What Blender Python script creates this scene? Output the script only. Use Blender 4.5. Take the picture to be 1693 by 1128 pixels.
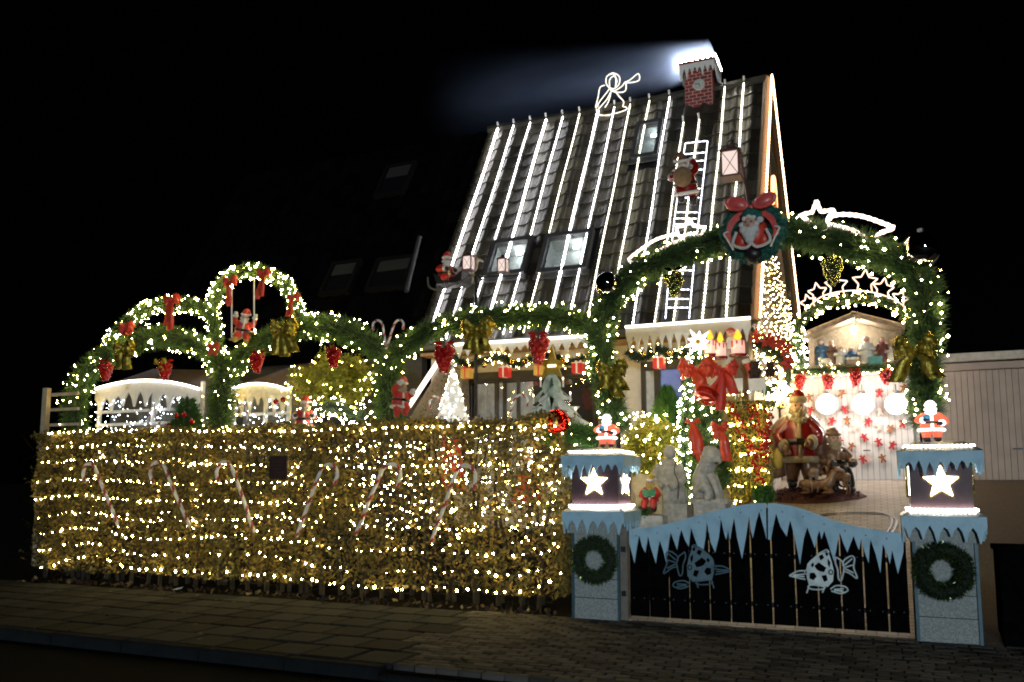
import bpy, bmesh, math, random
import numpy as np
from mathutils import Vector, Matrix, Euler

for _o in list(bpy.data.objects):
    bpy.data.objects.remove(_o)
RND = random.Random(11)
RNG = np.random.default_rng(11)
S = bpy.context.scene
COL = S.collection

# ------------------------------------------------------------------ camera
PW, PH = 1693.0, 1128.0                 # size of the photograph the measurements were taken in
FPX, YAW, PITCH, EYE = 1390.0, math.radians(23.5), math.radians(6.5313), 1.55
PPY = 640.86                            # row of the principal point (lens shift)
cam_d = bpy.data.cameras.new('camera')
cam = bpy.data.objects.new('camera', cam_d)
COL.objects.link(cam)
cam.location = (0, 0, EYE)
cam.rotation_euler = (math.pi / 2 + PITCH, 0, YAW)
cam_d.sensor_width = 36.0
cam_d.lens = 36.0 * FPX / PW
cam_d.shift_y = (PPY - PH / 2) / PW
cam_d.clip_start, cam_d.clip_end = 0.1, 400.0
S.camera = cam

# ------------------------------------------------------------------ night sky, faint front light, exposure
SUN_EL, SUN_AZ = math.radians(5), math.radians(-158)
world = bpy.data.worlds.new('World')
S.world = world
world.use_nodes = True
_nt = world.node_tree
_bg = _nt.nodes['Background']
_sky = _nt.nodes.new('ShaderNodeTexSky')
_sky.sky_type = 'NISHITA'
_sky.sun_disc = False
_sky.sun_elevation = SUN_EL
_sky.sun_rotation = SUN_AZ
_nt.links.new(_sky.outputs['Color'], _bg.inputs['Color'])
_bg.inputs['Strength'].default_value = 0.00012
sun_d = bpy.data.lights.new('sun', 'SUN')
sun_d.energy = 0.95
sun_d.angle = math.radians(3)
sun_d.color = (0.80, 0.92, 1.0)
sun = bpy.data.objects.new('sun', sun_d)
COL.objects.link(sun)
_dirv = Vector((-0.30, 0.92, -math.tan(SUN_EL)))     # light travels from behind the camera towards the house
sun.rotation_euler = _dirv.to_track_quat('-Z', 'Y').to_euler()
S.view_settings.view_transform = 'Standard'
S.view_settings.look = 'None'
S.view_settings.exposure = 0.0
S.view_settings.gamma = 1.0
S.view_settings.use_curve_mapping = False
S.cycles.use_denoising = True
S.cycles.denoiser = 'OPENIMAGEDENOISE'
S.cycles.max_bounces = 5
S.cycles.diffuse_bounces = 3
S.cycles.glossy_bounces = 2
S.cycles.transparent_max_bounces = 12
S.cycles.volume_bounces = 0
S.cycles.caustics_reflective = False
S.cycles.caustics_refractive = False
S.cycles.sample_clamp_indirect = 2.0
S.cycles.use_light_tree = True
S.cycles.volume_step_rate = 1.0
S.cycles.filter_width = 1.9

# ------------------------------------------------------------------ measuring: a point of the photograph seen on a plane of the place
_fw = Vector((-math.sin(YAW) * math.cos(PITCH), math.cos(YAW) * math.cos(PITCH), math.sin(PITCH)))
_rt = Vector((math.cos(YAW), math.sin(YAW), 0))
_up = _rt.cross(_fw)
CAM = Vector((0, 0, EYE))


def ray(x, y):
    return _fw * FPX + _rt * (x - PW / 2) - _up * (y - PPY)


def at(x, y, Y):
    d = ray(x, y)
    return CAM + d * (Y / d.y)


G0, GS, G1 = 9.55, 1.61 / 7.45, 17.0     # the plot climbs from the gate to the garages


def ground_z(Y):
    return max(0.0, min(Y, 40) - G0) * GS if Y < G1 else 1.61


def on_ground(x, y):
    d = ray(x, y)
    # z = (Y-G0)*GS
    t = (EYE + G0 * GS) / (d.y * GS - d.z)
    return CAM + d * t


YE, ZE, YR, ZR = 13.0, 4.02, 16.1, 9.28   # eave and ridge of the roof
_rn = Vector((0, -(ZR - ZE), YR - YE)).normalized()
ROOFM = Matrix(((1, 0, 0), (0, _rn.z, _rn.y), (0, -_rn.y, _rn.z)))   # columns: along x, up the slope, normal


def on_roof(x, y, h=0.0):
    d = ray(x, y)
    p0 = Vector((0, YE, ZE)) + _rn * h
    return CAM + d * ((p0 - CAM).dot(_rn) / d.dot(_rn))


def roof_pt(X, s, h=0.0):
    k = (YR - YE) ** 2 + (ZR - ZE) ** 2
    L = math.sqrt(k)
    return Vector((X, YE + (YR - YE) * s / L, ZE + (ZR - ZE) * s / L)) + _rn * h


SLOPE = math.hypot(YR - YE, ZR - ZE)

# ------------------------------------------------------------------ materials
_M = {}


def mat(name, col, rough=0.6, metal=0.0, var=0.18, scale=12.0, bump=0.0, emit=None, estr=0.0, per=None, trans=0.0, thin=0.0, coat=0.0, spec=None):
    if name in _M:
        return _M[name]
    m = bpy.data.materials.new(name)
    m.use_nodes = True
    nt = m.node_tree
    b = nt.nodes['Principled BSDF']
    b.inputs['Roughness'].default_value = rough
    b.inputs['Metallic'].default_value = metal
    if coat:
        b.inputs['Coat Weight'].default_value = coat
    if spec is not None:
        b.inputs['Specular IOR Level'].default_value = spec
    tc = nt.nodes.new('ShaderNodeTexCoord')
    nz = nt.nodes.new('ShaderNodeTexNoise')
    nz.inputs['Scale'].default_value = scale
    nz.inputs['Detail'].default_value = 4
    nt.links.new(tc.outputs['Object'], nz.inputs['Vector'])
    cr = nt.nodes.new('ShaderNodeValToRGB')
    cols = col if isinstance(col, list) else [tuple(c * (1 - var) for c in col), tuple(min(1, c * (1 + var)) for c in col)]
    el = cr.color_ramp.elements
    while len(el) < len(cols):
        el.new(0.5)
    for i, c in enumerate(cols):
        el[i].position = 0.3 + 0.4 * i / (len(cols) - 1) if per is None else i / (len(cols) - 1)
        el[i].color = (*c, 1)
    if per == 'island':
        g = nt.nodes.new('ShaderNodeNewGeometry')
        nt.links.new(g.outputs['Random Per Island'], cr.inputs['Fac'])
    elif per == 'object':
        g = nt.nodes.new('ShaderNodeObjectInfo')
        mx = nt.nodes.new('ShaderNodeMath')
        mx.operation = 'ADD'
        m2 = nt.nodes.new('ShaderNodeMath')
        m2.operation = 'MULTIPLY_ADD'
        nt.links.new(nz.outputs['Fac'], m2.inputs[0])
        m2.inputs[1].default_value = 0.9
        m2.inputs[2].default_value = -0.45
        nt.links.new(g.outputs['Random'], mx.inputs[0])
        nt.links.new(m2.outputs[0], mx.inputs[1])
        nt.links.new(mx.outputs[0], cr.inputs['Fac'])
    else:
        nt.links.new(nz.outputs['Fac'], cr.inputs['Fac'])
    nt.links.new(cr.outputs['Color'], b.inputs['Base Color'])
    if bump:
        bp = nt.nodes.new('ShaderNodeBump')
        bp.inputs['Strength'].default_value = bump
        bp.inputs['Distance'].default_value = 0.02
        n2 = nt.nodes.new('ShaderNodeTexNoise')
        n2.inputs['Scale'].default_value = scale * 5
        n2.inputs['Detail'].default_value = 5
        nt.links.new(tc.outputs['Object'], n2.inputs['Vector'])
        nt.links.new(n2.outputs['Fac'], bp.inputs['Height'])
        nt.links.new(bp.outputs['Normal'], b.inputs['Normal'])
    if emit:
        b.inputs['Emission Color'].default_value = (*emit, 1)
        b.inputs['Emission Strength'].default_value = estr
    if thin:                              # light passes through thin leaves
        tl = nt.nodes.new('ShaderNodeBsdfTranslucent')
        nt.links.new(cr.outputs['Color'], tl.inputs['Color'])
        mxs = nt.nodes.new('ShaderNodeMixShader')
        mxs.inputs['Fac'].default_value = thin
        out = next(n for n in nt.nodes if n.type == 'OUTPUT_MATERIAL')
        nt.links.new(b.outputs[0], mxs.inputs[1])
        nt.links.new(tl.outputs[0], mxs.inputs[2])
        nt.links.new(mxs.outputs[0], out.inputs['Surface'])
    _M[name] = m
    return m


def lamp_mat(name, col, strength):
    if name in _M:
        return _M[name]
    m = bpy.data.materials.new(name)
    m.use_nodes = True
    nt = m.node_tree
    nt.nodes.clear()
    e = nt.nodes.new('ShaderNodeEmission')
    o = nt.nodes.new('ShaderNodeOutputMaterial')
    e.inputs['Color'].default_value = (*col, 1)
    e.inputs['Strength'].default_value = strength
    nt.links.new(e.outputs[0], o.inputs['Surface'])
    _M[name] = m
    return m


def glass_mat(name, tint=(1, 1, 1), gloss=0.12):
    m = bpy.data.materials.new(name)
    m.use_nodes = True
    nt = m.node_tree
    nt.nodes.clear()
    t = nt.nodes.new('ShaderNodeBsdfTransparent')
    t.inputs['Color'].default_value = (*tint, 1)
    g = nt.nodes.new('ShaderNodeBsdfGlossy')
    g.inputs['Roughness'].default_value = 0.03
    mx = nt.nodes.new('ShaderNodeMixShader')
    mx.inputs['Fac'].default_value = gloss
    o = nt.nodes.new('ShaderNodeOutputMaterial')
    nt.links.new(t.outputs[0], mx.inputs[1])
    nt.links.new(g.outputs[0], mx.inputs[2])
    nt.links.new(mx.outputs[0], o.inputs['Surface'])
    return m


WARM = lamp_mat('bulb_warm', (1.0, 0.73, 0.27), 112)
WARMS = lamp_mat('bulb_warm_soft', (1.0, 0.74, 0.29), 66)
GOLDB = lamp_mat('bulb_golden', (1.0, 0.78, 0.16), 68)
WHITEB = lamp_mat('bulb_white', (1.0, 0.90, 0.64), 72)
COOLB = lamp_mat('bulb_cool', (0.86, 0.92, 1.0), 24)
ROPE_W = lamp_mat('rope_white', (1.0, 0.88, 0.74), 5)
ROPE_P = lamp_mat('rope_pinkish', (1.0, 0.74, 0.62), 5)
ROPE_R = lamp_mat('rope_roof', (0.98, 0.97, 1.0), 16)
ROPE_R2 = lamp_mat('rope_roof_dim', (1.0, 0.95, 0.74), 8)
ROPE_O = lamp_mat('rope_amber', (1.0, 0.62, 0.34), 12)
STAR_L = lamp_mat('star_lamp', (1.0, 0.97, 0.90), 14)
STRIP = lamp_mat('led_strip', (1.0, 0.94, 0.84), 22)
GLOBE = lamp_mat('globe_lamp', (1.0, 0.91, 0.83), 40)
FLAME = lamp_mat('flame_lamp', (1.0, 0.42, 0.03), 2.2)
HOT = lamp_mat('flood_lamp', (1.0, 0.93, 0.80), 330)
SPOTW = lamp_mat('ceiling_spot', (0.92, 0.96, 1.0), 55)
LANT = lamp_mat('lantern_glow', (1.0, 0.78, 0.70), 1.0)

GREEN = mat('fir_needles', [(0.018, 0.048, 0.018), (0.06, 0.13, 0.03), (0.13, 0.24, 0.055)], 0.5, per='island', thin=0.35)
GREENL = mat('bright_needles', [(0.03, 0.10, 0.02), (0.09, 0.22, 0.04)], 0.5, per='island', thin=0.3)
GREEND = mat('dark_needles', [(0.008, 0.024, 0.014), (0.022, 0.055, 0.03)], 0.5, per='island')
COREG = mat('garland_core', (0.010, 0.022, 0.010), 0.8)
HEDGE = mat('beech_leaves', [(0.03, 0.027, 0.010), (0.16, 0.125, 0.035), (0.07, 0.08, 0.022), (0.30, 0.19, 0.045), (0.11, 0.13, 0.035), (0.44, 0.29, 0.07)], 0.55, per='island', thin=0.4)
TWIG = mat('twig_bark', (0.017, 0.013, 0.008), 0.8)
TREEL = mat('yellowgreen_leaves', [(0.10, 0.14, 0.015), (0.26, 0.30, 0.04), (0.34, 0.26, 0.04), (0.16, 0.22, 0.03)], 0.5, per='island', thin=0.4)
TINSEL = mat('gold_tinsel', [(0.30, 0.22, 0.03), (0.5, 0.42, 0.08)], 0.3, 0.3, per='island')
TINSG = mat('green_tinsel', [(0.02, 0.05, 0.02), (0.10, 0.14, 0.05), (0.05, 0.10, 0.04)], 0.22, 0.5, per='island')
REDF = mat('red_fabric', (0.55, 0.035, 0.02), 0.5)
REDR = mat('red_ribbon', (0.62, 0.05, 0.02), 0.4, coat=0.3)
REDS = mat('red_gloss', (0.45, 0.012, 0.012), 0.12, 0.35, coat=0.5)
REDD = mat('dark_red_lacquer', (0.20, 0.009, 0.008), 0.25, coat=0.5)
GOLD = mat('gold_foil', [(0.10, 0.075, 0.008), (0.50, 0.38, 0.05), (0.22, 0.17, 0.02)], 0.25, 0.7, scale=9, bump=0.5)
GOLDM = mat('gold_ball', (0.65, 0.5, 0.16), 0.12, 1.0)
CHROME = mat('mirror_ball', (0.55, 0.55, 0.58), 0.03, 1.0, var=0.03)
WHITE = mat('white_paint', (0.72, 0.70, 0.67), 0.5, var=0.06)
WHITEF = mat('white_fur', (0.78, 0.75, 0.70), 0.8, var=0.12, scale=40, bump=0.5)
BEARD = mat('cream_beard', (0.42, 0.34, 0.20), 0.8, var=0.2, scale=30, bump=0.6)
SKIN = mat('painted_skin', (0.62, 0.36, 0.26), 0.5)
BLACK = mat('black_paint', (0.012, 0.012, 0.013), 0.4)
BLACKG = mat('black_boards', (0.003, 0.003, 0.0035), 0.9, var=0.4, spec=0.0)
ICE = mat('ice_blue_paint', [(0.33, 0.56, 0.70), (0.43, 0.69, 0.84), (0.45, 0.72, 0.88)], 0.5, scale=7, bump=0.15)
ICEW = mat('ice_white_board', (0.66, 0.66, 0.64), 0.5, var=0.05)
PURPLE = mat('brown_purple_panel', (0.085, 0.045, 0.055), 0.5)
GRANITE = mat('grey_granite', [(0.12, 0.145, 0.145), (0.42, 0.47, 0.46), (0.20, 0.235, 0.23), (0.36, 0.40, 0.39)], 0.55, scale=55, bump=0.2)
TEAL = mat('teal_steel', (0.06, 0.12, 0.15), 0.4, 0.3)
GREYM = mat('grey_metal', (0.25, 0.26, 0.27), 0.35, 0.8)
DARKM = mat('dark_metal', (0.03, 0.03, 0.032), 0.4, 0.6)
BROWNM = mat('brown_lantern_metal', (0.10, 0.045, 0.04), 0.4, 0.3)
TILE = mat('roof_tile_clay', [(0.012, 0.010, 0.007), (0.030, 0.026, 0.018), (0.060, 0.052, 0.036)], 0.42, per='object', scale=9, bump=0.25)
TILE_UNLIT = mat('roof_tile_unlit', [(0.0012, 0.0012, 0.0014), (0.0028, 0.0028, 0.003)], 0.95, spec=0.0, per='island')  # lack of light put into the colour: blackened copy of the lit half's tiles
BRICK = mat('painted_red_brick', [(0.16, 0.018, 0.016), (0.30, 0.035, 0.03)], 0.6, per='object', scale=20)
MORTAR = mat('pale_mortar', (0.55, 0.42, 0.36), 0.8)
ROUGHC = mat('pebble_dash', [(0.05, 0.045, 0.04), (0.30, 0.27, 0.23), (0.16, 0.14, 0.12)], 0.85, scale=22, bump=0.8)
CREAM = mat('cream_render', (0.62, 0.56, 0.48), 0.75, var=0.06, bump=0.1)
TIMBER = mat('gable_boards', [(0.10, 0.055, 0.025), (0.20, 0.12, 0.06)], 0.6, per='object', scale=10)
DARKW = mat('dark_window_timber', (0.03, 0.024, 0.02), 0.4)
ZINC = mat('zinc_flashing', (0.10, 0.10, 0.105), 0.5, 0.4)
GDOOR = mat('garage_door_white', (0.60, 0.56, 0.53), 0.55, var=0.05, scale=3)
GDOOR2 = mat('garage_door_plain', (0.36, 0.285, 0.23), 0.6, var=0.12, scale=3)
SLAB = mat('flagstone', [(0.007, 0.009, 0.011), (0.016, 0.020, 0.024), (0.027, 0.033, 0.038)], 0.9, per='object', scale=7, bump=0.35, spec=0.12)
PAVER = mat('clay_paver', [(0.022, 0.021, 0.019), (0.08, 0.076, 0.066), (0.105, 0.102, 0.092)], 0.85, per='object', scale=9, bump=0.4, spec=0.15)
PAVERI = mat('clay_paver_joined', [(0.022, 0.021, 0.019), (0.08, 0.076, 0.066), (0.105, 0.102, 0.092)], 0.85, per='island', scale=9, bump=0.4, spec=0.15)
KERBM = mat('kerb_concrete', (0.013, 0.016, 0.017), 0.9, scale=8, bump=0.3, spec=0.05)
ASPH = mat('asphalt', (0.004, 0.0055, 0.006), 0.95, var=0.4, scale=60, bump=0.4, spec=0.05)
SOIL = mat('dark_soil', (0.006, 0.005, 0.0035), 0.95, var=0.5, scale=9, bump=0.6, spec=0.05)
GRAVEL = mat('brown_gravel', [(0.05, 0.035, 0.02), (0.17, 0.12, 0.07)], 0.9, scale=60, bump=0.9)
STONE = mat('statue_stone', [(0.32, 0.31, 0.27), (0.56, 0.54, 0.48)], 0.85, scale=14, bump=0.4)
FUR = mat('brown_animal_coat', (0.22, 0.11, 0.05), 0.4, var=0.35, scale=9, coat=0.3)
SACK = mat('brown_sackcloth', (0.18, 0.11, 0.05), 0.7, var=0.3)
COATB = mat('brown_coat', (0.16, 0.075, 0.035), 0.45, var=0.3, coat=0.3)
YELLOW = mat('yellow_cloth', (0.55, 0.38, 0.06), 0.5)
BARK = mat('bark_mulch', [(0.05, 0.015, 0.012), (0.14, 0.04, 0.03)], 0.7, scale=30, bump=0.8)
STRAW = mat('straw_roof', [(0.22, 0.16, 0.09), (0.42, 0.33, 0.21)], 0.8, scale=26, bump=0.5)
OLDWOOD = mat('weathered_wood', (0.26, 0.19, 0.15), 0.7, var=0.35, scale=16, bump=0.4)
BLUEC = mat('blue_cloth', (0.06, 0.14, 0.26), 0.6)
WHITEC = mat('white_cloth', (0.75, 0.73, 0.68), 0.6)
BROWNC = mat('wine_cloth', (0.18, 0.05, 0.05), 0.6)
TURQ = mat('turquoise_cloth', (0.10, 0.35, 0.36), 0.6)
GREENC = mat('green_cover', (0.03, 0.22, 0.07), 0.5)
BEIGE = mat('beige_timber', (0.42, 0.34, 0.22), 0.7)
CURT = mat('lit_grey_curtain', (0.40, 0.40, 0.38), 0.8, emit=(0.75, 0.78, 0.75), estr=0.09)  # faint glow put into the cloth in place of room light
BLUEP = mat('blue_lit_pane', (0.10, 0.14, 0.32), 0.2, emit=(0.22, 0.30, 0.75), estr=0.32)
DARKP = mat('dark_room', (0.02, 0.016, 0.014), 0.4)
PANE = glass_mat('window_glass')
GIFTR = mat('red_gift_lantern', (0.5, 0.02, 0.02), 0.4, emit=(1, 0.06, 0.04), estr=0.30)
GIFTG = mat('gold_gift_lantern', (0.5, 0.32, 0.06), 0.4, emit=(1, 0.55, 0.10), estr=0.22)
RIBW = mat('pale_gift_ribbon', (0.75, 0.6, 0.5), 0.4, emit=(1, 0.8, 0.6), estr=0.4)
GLOWW = mat('lit_white_plastic', (0.75, 0.75, 0.72), 0.3, emit=(1.0, 0.97, 0.92), estr=2.6)
GLOWS = mat('lit_face_plastic', (0.7, 0.5, 0.4), 0.3, emit=(1.0, 0.86, 0.74), estr=1.6)
GLOWR = mat('lit_red_plastic', (0.6, 0.1, 0.06), 0.3, emit=(1.0, 0.20, 0.10), estr=0.8, var=0.4, scale=6)
GLOWB = mat('lit_blue_plastic', (0.1, 0.3, 0.5), 0.3, emit=(0.1, 0.45, 0.7), estr=0.35)
NAVY = mat('navy_boots', (0.03, 0.02, 0.05), 0.4)
NETL = mat('lit_net_tree', (0.75, 0.75, 0.72), 0.5, emit=(1.0, 0.97, 0.88), estr=0.28)
SNOWT = mat('snowy_tree_board', (0.74, 0.76, 0.70), 0.5, var=0.25, scale=7)
TREEG = mat('tree_board_green', (0.03, 0.10, 0.08), 0.5)
FELTR = mat('red_felt', (0.36, 0.012, 0.018), 0.8)
FELTB = mat('ginger_felt', (0.24, 0.08, 0.025), 0.8)
FELTW = mat('pale_felt', (0.60, 0.42, 0.36), 0.8)

# ------------------------------------------------------------------ mesh helpers
_WM = {}


def world_of(o):
    m = Matrix.LocRotScale(o.location, o.rotation_euler, o.scale)
    if o.parent is not None:
        return world_of(o.parent) @ o.matrix_parent_inverse @ m
    return m


def tag(o, label=None, cat=None, group=None, kind=None):
    if label:
        o['label'] = label
    if cat:
        o['category'] = cat
    if group:
        o['group'] = group
    if kind:
        o['kind'] = kind
    return o


def attach(o, parent):
    if parent is not None:
        o.parent = parent
        o.matrix_parent_inverse = world_of(parent).inverted()
    return o


def thing(name, label, cat, loc=(0, 0, 0), group=None):
    o = bpy.data.objects.new(name, None)
    COL.objects.link(o)
    o.location = loc
    o.empty_display_size = 0.1
    return tag(o, label, cat, group)


def dup(root, loc, rotz=None, scale=None, label=None, group=None, rot=None):
    def cp(o, parent):
        c = o.copy()
        COL.objects.link(c)
        if parent is not None:
            c.parent = parent
        for ch in KIDS.get(o.name, ()):
            cp(ch, c)
        return c
    r = cp(root, None)
    r.location = loc
    if rot is not None:
        r.rotation_euler = rot
    elif rotz is not None:
        r.rotation_euler = (0, 0, rotz)
    if scale is not None:
        r.scale = (scale,) * 3 if not isinstance(scale, (tuple, list)) else scale
    if label:
        r['label'] = label
    if group:
        r['group'] = group
    return r


KIDS = {}


def add_object(name, me, parent):
    o = bpy.data.objects.new(name, me)
    COL.objects.link(o)
    if parent is not None:
        attach(o, parent)
        KIDS.setdefault(parent.name, []).append(o)
    return o


_ICO = {}


def ico_data(sub):
    if sub not in _ICO:
        bm = bmesh.new()
        bmesh.ops.create_icosphere(bm, subdivisions=sub, radius=1.0)
        bm.verts.ensure_lookup_table()
        _ICO[sub] = ([v.co.copy() for v in bm.verts], [tuple(v.index for v in f.verts) for f in bm.faces])
        bm.free()
    return _ICO[sub]


def atX(x, y, X):
    d = ray(x, y)
    return CAM + d * (X / d.x)


class MB:
    def __init__(self):
        self.v, self.f, self.mi = [], [], []

    def add(self, vs, fs, mi=0):
        n = len(self.v)
        self.v.extend(tuple(p) for p in vs)
        self.f.extend(tuple(i + n for i in f) for f in fs)
        self.mi.extend([mi] * len(fs))
        return self

    def box(self, c, s, rot=None, mi=0):
        hx, hy, hz = s[0] / 2, s[1] / 2, s[2] / 2
        vs = [Vector((x, y, z)) for x in (-hx, hx) for y in (-hy, hy) for z in (-hz, hz)]
        if rot is not None:
            vs = [rot @ p for p in vs]
        c = Vector(c)
        return self.add([p + c for p in vs], [(0, 1, 3, 2), (4, 6, 7, 5), (0, 4, 5, 1), (2, 3, 7, 6), (0, 2, 6, 4), (1, 5, 7, 3)], mi)

    def frustum(self, c, s0, s1, h):
        """rectangle s0 at c, rectangle s1 h above it"""
        c = Vector(c)
        vs = []
        for (w, d), z in ((s0, 0), (s1, h)):
            vs += [c + Vector((a * w / 2, b * d / 2, z)) for a, b in ((-1, -1), (1, -1), (1, 1), (-1, 1))]
        return self.add(vs, [(3, 2, 1, 0), (4, 5, 6, 7), (0, 1, 5, 4), (1, 2, 6, 5), (2, 3, 7, 6), (3, 0, 4, 7)])

    def tube(self, pts, r, n=6, closed=False, mifn=None, flat=1.0):
        pts = [Vector(p) for p in pts]
        m = len(pts)
        rs = r if isinstance(r, (list, tuple)) else [r] * m
        vs, up = [], None
        for i, p in enumerate(pts):
            a = pts[(i - 1) % m] if closed or i > 0 else p
            b = pts[(i + 1) % m] if closed or i < m - 1 else p
            t = (b - a)
            t = t.normalized() if t.length > 1e-9 else Vector((0, 0, 1))
            if up is None:
                up = Vector((0, -1, 0)) if abs(t.y) < 0.9 else Vector((1, 0, 0))
            s = t.cross(up)
            if s.length < 1e-6:
                s = t.cross(Vector((1, 0.3, 0)))
            s.normalize()
            up = s.cross(t).normalized()
            for k in range(n):
                an = 2 * math.pi * k / n
                vs.append(p + (s * math.cos(an) + up * math.sin(an) * flat) * rs[i])
        fs, mis = [], []
        for i in range(m if closed else m - 1):
            j = (i + 1) % m
            for k in range(n):
                l = (k + 1) % n
                fs.append((i * n + k, i * n + l, j * n + l, j * n + k))
                mis.append(mifn(i, k) if mifn else 0)
        if not closed:
            fs += [tuple(range(n - 1, -1, -1)), tuple((m - 1) * n + k for k in range(n))]
            mis += [0, 0]
        n0 = len(self.v)
        self.v.extend(tuple(p) for p in vs)
        self.f.extend(tuple(q + n0 for q in f) for f in fs)
        self.mi.extend(mis)
        return self

    def lathe(self, prof, n=12, c=(0, 0, 0), sy=1.0, M=None):
        c = Vector(c)
        vs = []
        for r, z in prof:
            for k in range(n):
                a = 2 * math.pi * k / n
                p = Vector((r * math.cos(a), r * math.sin(a) * sy, z))
                vs.append((M @ p if M else p) + c)
        fs = []
        for i in range(len(prof) - 1):
            for k in range(n):
                l = (k + 1) % n
                fs.append((i * n + k, i * n + l, (i + 1) * n + l, (i + 1) * n + k))
        fs += [tuple(range(n - 1, -1, -1)), tuple((len(prof) - 1) * n + k for k in range(n))]
        return self.add(vs, fs)

    def ico(self, c, r, sub=2, M=None):
        c = Vector(c)
        r = (r, r, r) if not isinstance(r, (tuple, list)) else r
        V, F = ico_data(sub)
        vs = [Vector((p.x * r[0], p.y * r[1], p.z * r[2])) for p in V]
        if M:
            vs = [M @ p for p in vs]
        return self.add([p + c for p in vs], F)

    def octa(self, c, r):
        c = Vector(c)
        vs = [c + Vector(d) * r for d in ((1, 0, 0), (-1, 0, 0), (0, 1, 0), (0, -1, 0), (0, 0, 1), (0, 0, -1))]
        return self.add(vs, [(0, 2, 4), (2, 1, 4), (1, 3, 4), (3, 0, 4), (2, 0, 5), (1, 2, 5), (3, 1, 5), (0, 3, 5)])

    def slab(self, pts, t, dirv=(0, 1, 0)):
        """closed outline (3D points, one plane) thickened by t along dirv"""
        n = len(pts)
        d = Vector(dirv) * t
        vs = [Vector(p) for p in pts] + [Vector(p) + d for p in pts]
        fs = [tuple(range(n)), tuple(range(2 * n - 1, n - 1, -1))]
        fs += [(i, i + n, (i + 1) % n + n, (i + 1) % n) for i in range(n)]
        return self.add(vs, fs)

    def ribbon(self, pts, w, wdir, t=0.006):
        """flat band along pts, w wide along wdir, with thickness"""
        pts = [Vector(p) for p in pts]
        m = len(pts)
        ws = w if isinstance(w, (list, tuple)) else [w] * m
        wd = Vector(wdir).normalized()
        vs = []
        for i, p in enumerate(pts):
            tg = (pts[min(i + 1, m - 1)] - pts[max(i - 1, 0)]).normalized()
            nn = tg.cross(wd)
            nn = nn.normalized() if nn.length > 1e-6 else Vector((0, 1, 0))
            for a, b in ((-1, -1), (1, -1), (1, 1), (-1, 1)):
                vs.append(p + wd * a * ws[i] / 2 + nn * b * t / 2)
        fs = []
        for i in range(m - 1):
            for k in range(4):
                l = (k + 1) % 4
                fs.append((i * 4 + k, i * 4 + l, (i + 1) * 4 + l, (i + 1) * 4 + k))
        fs += [(3, 2, 1, 0), tuple((m - 1) * 4 + k for k in range(4))]
        return self.add(vs, fs)

    def torus(self, c, R0, r, n=16, k=6, M=None, sy=1.0):
        c = Vector(c)
        vs = []
        for i in range(n):
            a = 2 * math.pi * i / n
            for j in range(k):
                b = 2 * math.pi * j / k
                p = Vector(((R0 + r * math.cos(b)) * math.cos(a), (R0 + r * math.cos(b)) * math.sin(a) * sy, r * math.sin(b)))
                vs.append((M @ p if M else p) + c)
        fs = [(i * k + j, ((i + 1) % n) * k + j, ((i + 1) % n) * k + (j + 1) % k, i * k + (j + 1) % k) for i in range(n) for j in range(k)]
        return self.add(vs, fs)

    def mesh(self, name, m, smooth=False):
        me = bpy.data.meshes.new(name)
        me.from_pydata(self.v, [], self.f)
        for q in (m if isinstance(m, (list, tuple)) else [m]):
            me.materials.append(q)
        if isinstance(m, (list, tuple)):
            me.polygons.foreach_set('material_index', self.mi)
        if smooth:
            me.polygons.foreach_set('use_smooth', [True] * len(me.polygons))
        me.update()
        return me

    def build(self, name, m, parent=None, smooth=False, label=None, kind=None):
        o = add_object(name, self.mesh(name, m, smooth), parent)
        return tag(o, label, None, None, kind)


def raw_mesh(name, V, k, m, parent=None, kind=None):
    """V: (N,k,3) separate k-gons"""
    n = V.shape[0]
    me = bpy.data.meshes.new(name)
    me.vertices.add(n * k)
    me.vertices.foreach_set('co', V.reshape(-1).astype(np.float32))
    me.loops.add(n * k)
    me.loops.foreach_set('vertex_index', np.arange(n * k, dtype=np.int32))
    me.polygons.add(n)
    me.polygons.foreach_set('loop_start', np.arange(0, n * k, k, dtype=np.int32))
    me.polygons.foreach_set('loop_total', np.full(n, k, dtype=np.int32))
    me.materials.append(m)
    me.update(calc_edges=True)
    o = add_object(name, me, parent)
    return tag(o, kind=kind)


def unit(a):
    return a / np.maximum(np.linalg.norm(a, axis=1, keepdims=True), 1e-9)


def leaves(P, size, asp=0.6):
    """kite shaped leaves at points P, random turn"""
    n = len(P)
    a = unit(RNG.normal(size=(n, 3)))
    b = unit(np.cross(a, RNG.normal(size=(n, 3))))
    s = (size * RNG.uniform(0.6, 1.3, n))[:, None]
    return np.stack([P - a * s, P + b * s * asp - a * s * 0.1, P + a * s, P - b * s * asp - a * s * 0.1], axis=1)


def needles(P, D, ln, w):
    """thin triangles from P along D"""
    n = len(P)
    D = unit(D)
    b = unit(np.cross(D, RNG.normal(size=(n, 3)))) * (w / 2)
    l = (ln * RNG.uniform(0.6, 1.2, n))[:, None]
    return np.stack([P - b, P + b, P + D * l], axis=1)


def smooth_path(pts, per=8, closed=False):
    P = [Vector(p) for p in pts]
    n = len(P)
    out = []
    for i in range(n if closed else n - 1):
        g = (lambda q: P[q % n]) if closed else (lambda q: P[max(0, min(n - 1, q))])
        p0, p1, p2, p3 = g(i - 1), g(i), g(i + 1), g(i + 2)
        for k in range(per):
            t = k / per
            out.append(0.5 * ((2 * p1) + (p2 - p0) * t + (2 * p0 - 5 * p1 + 4 * p2 - p3) * t * t + (3 * p1 - p0 - 3 * p2 + p3) * t ** 3))
    if not closed:
        out.append(P[-1])
    return out


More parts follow.
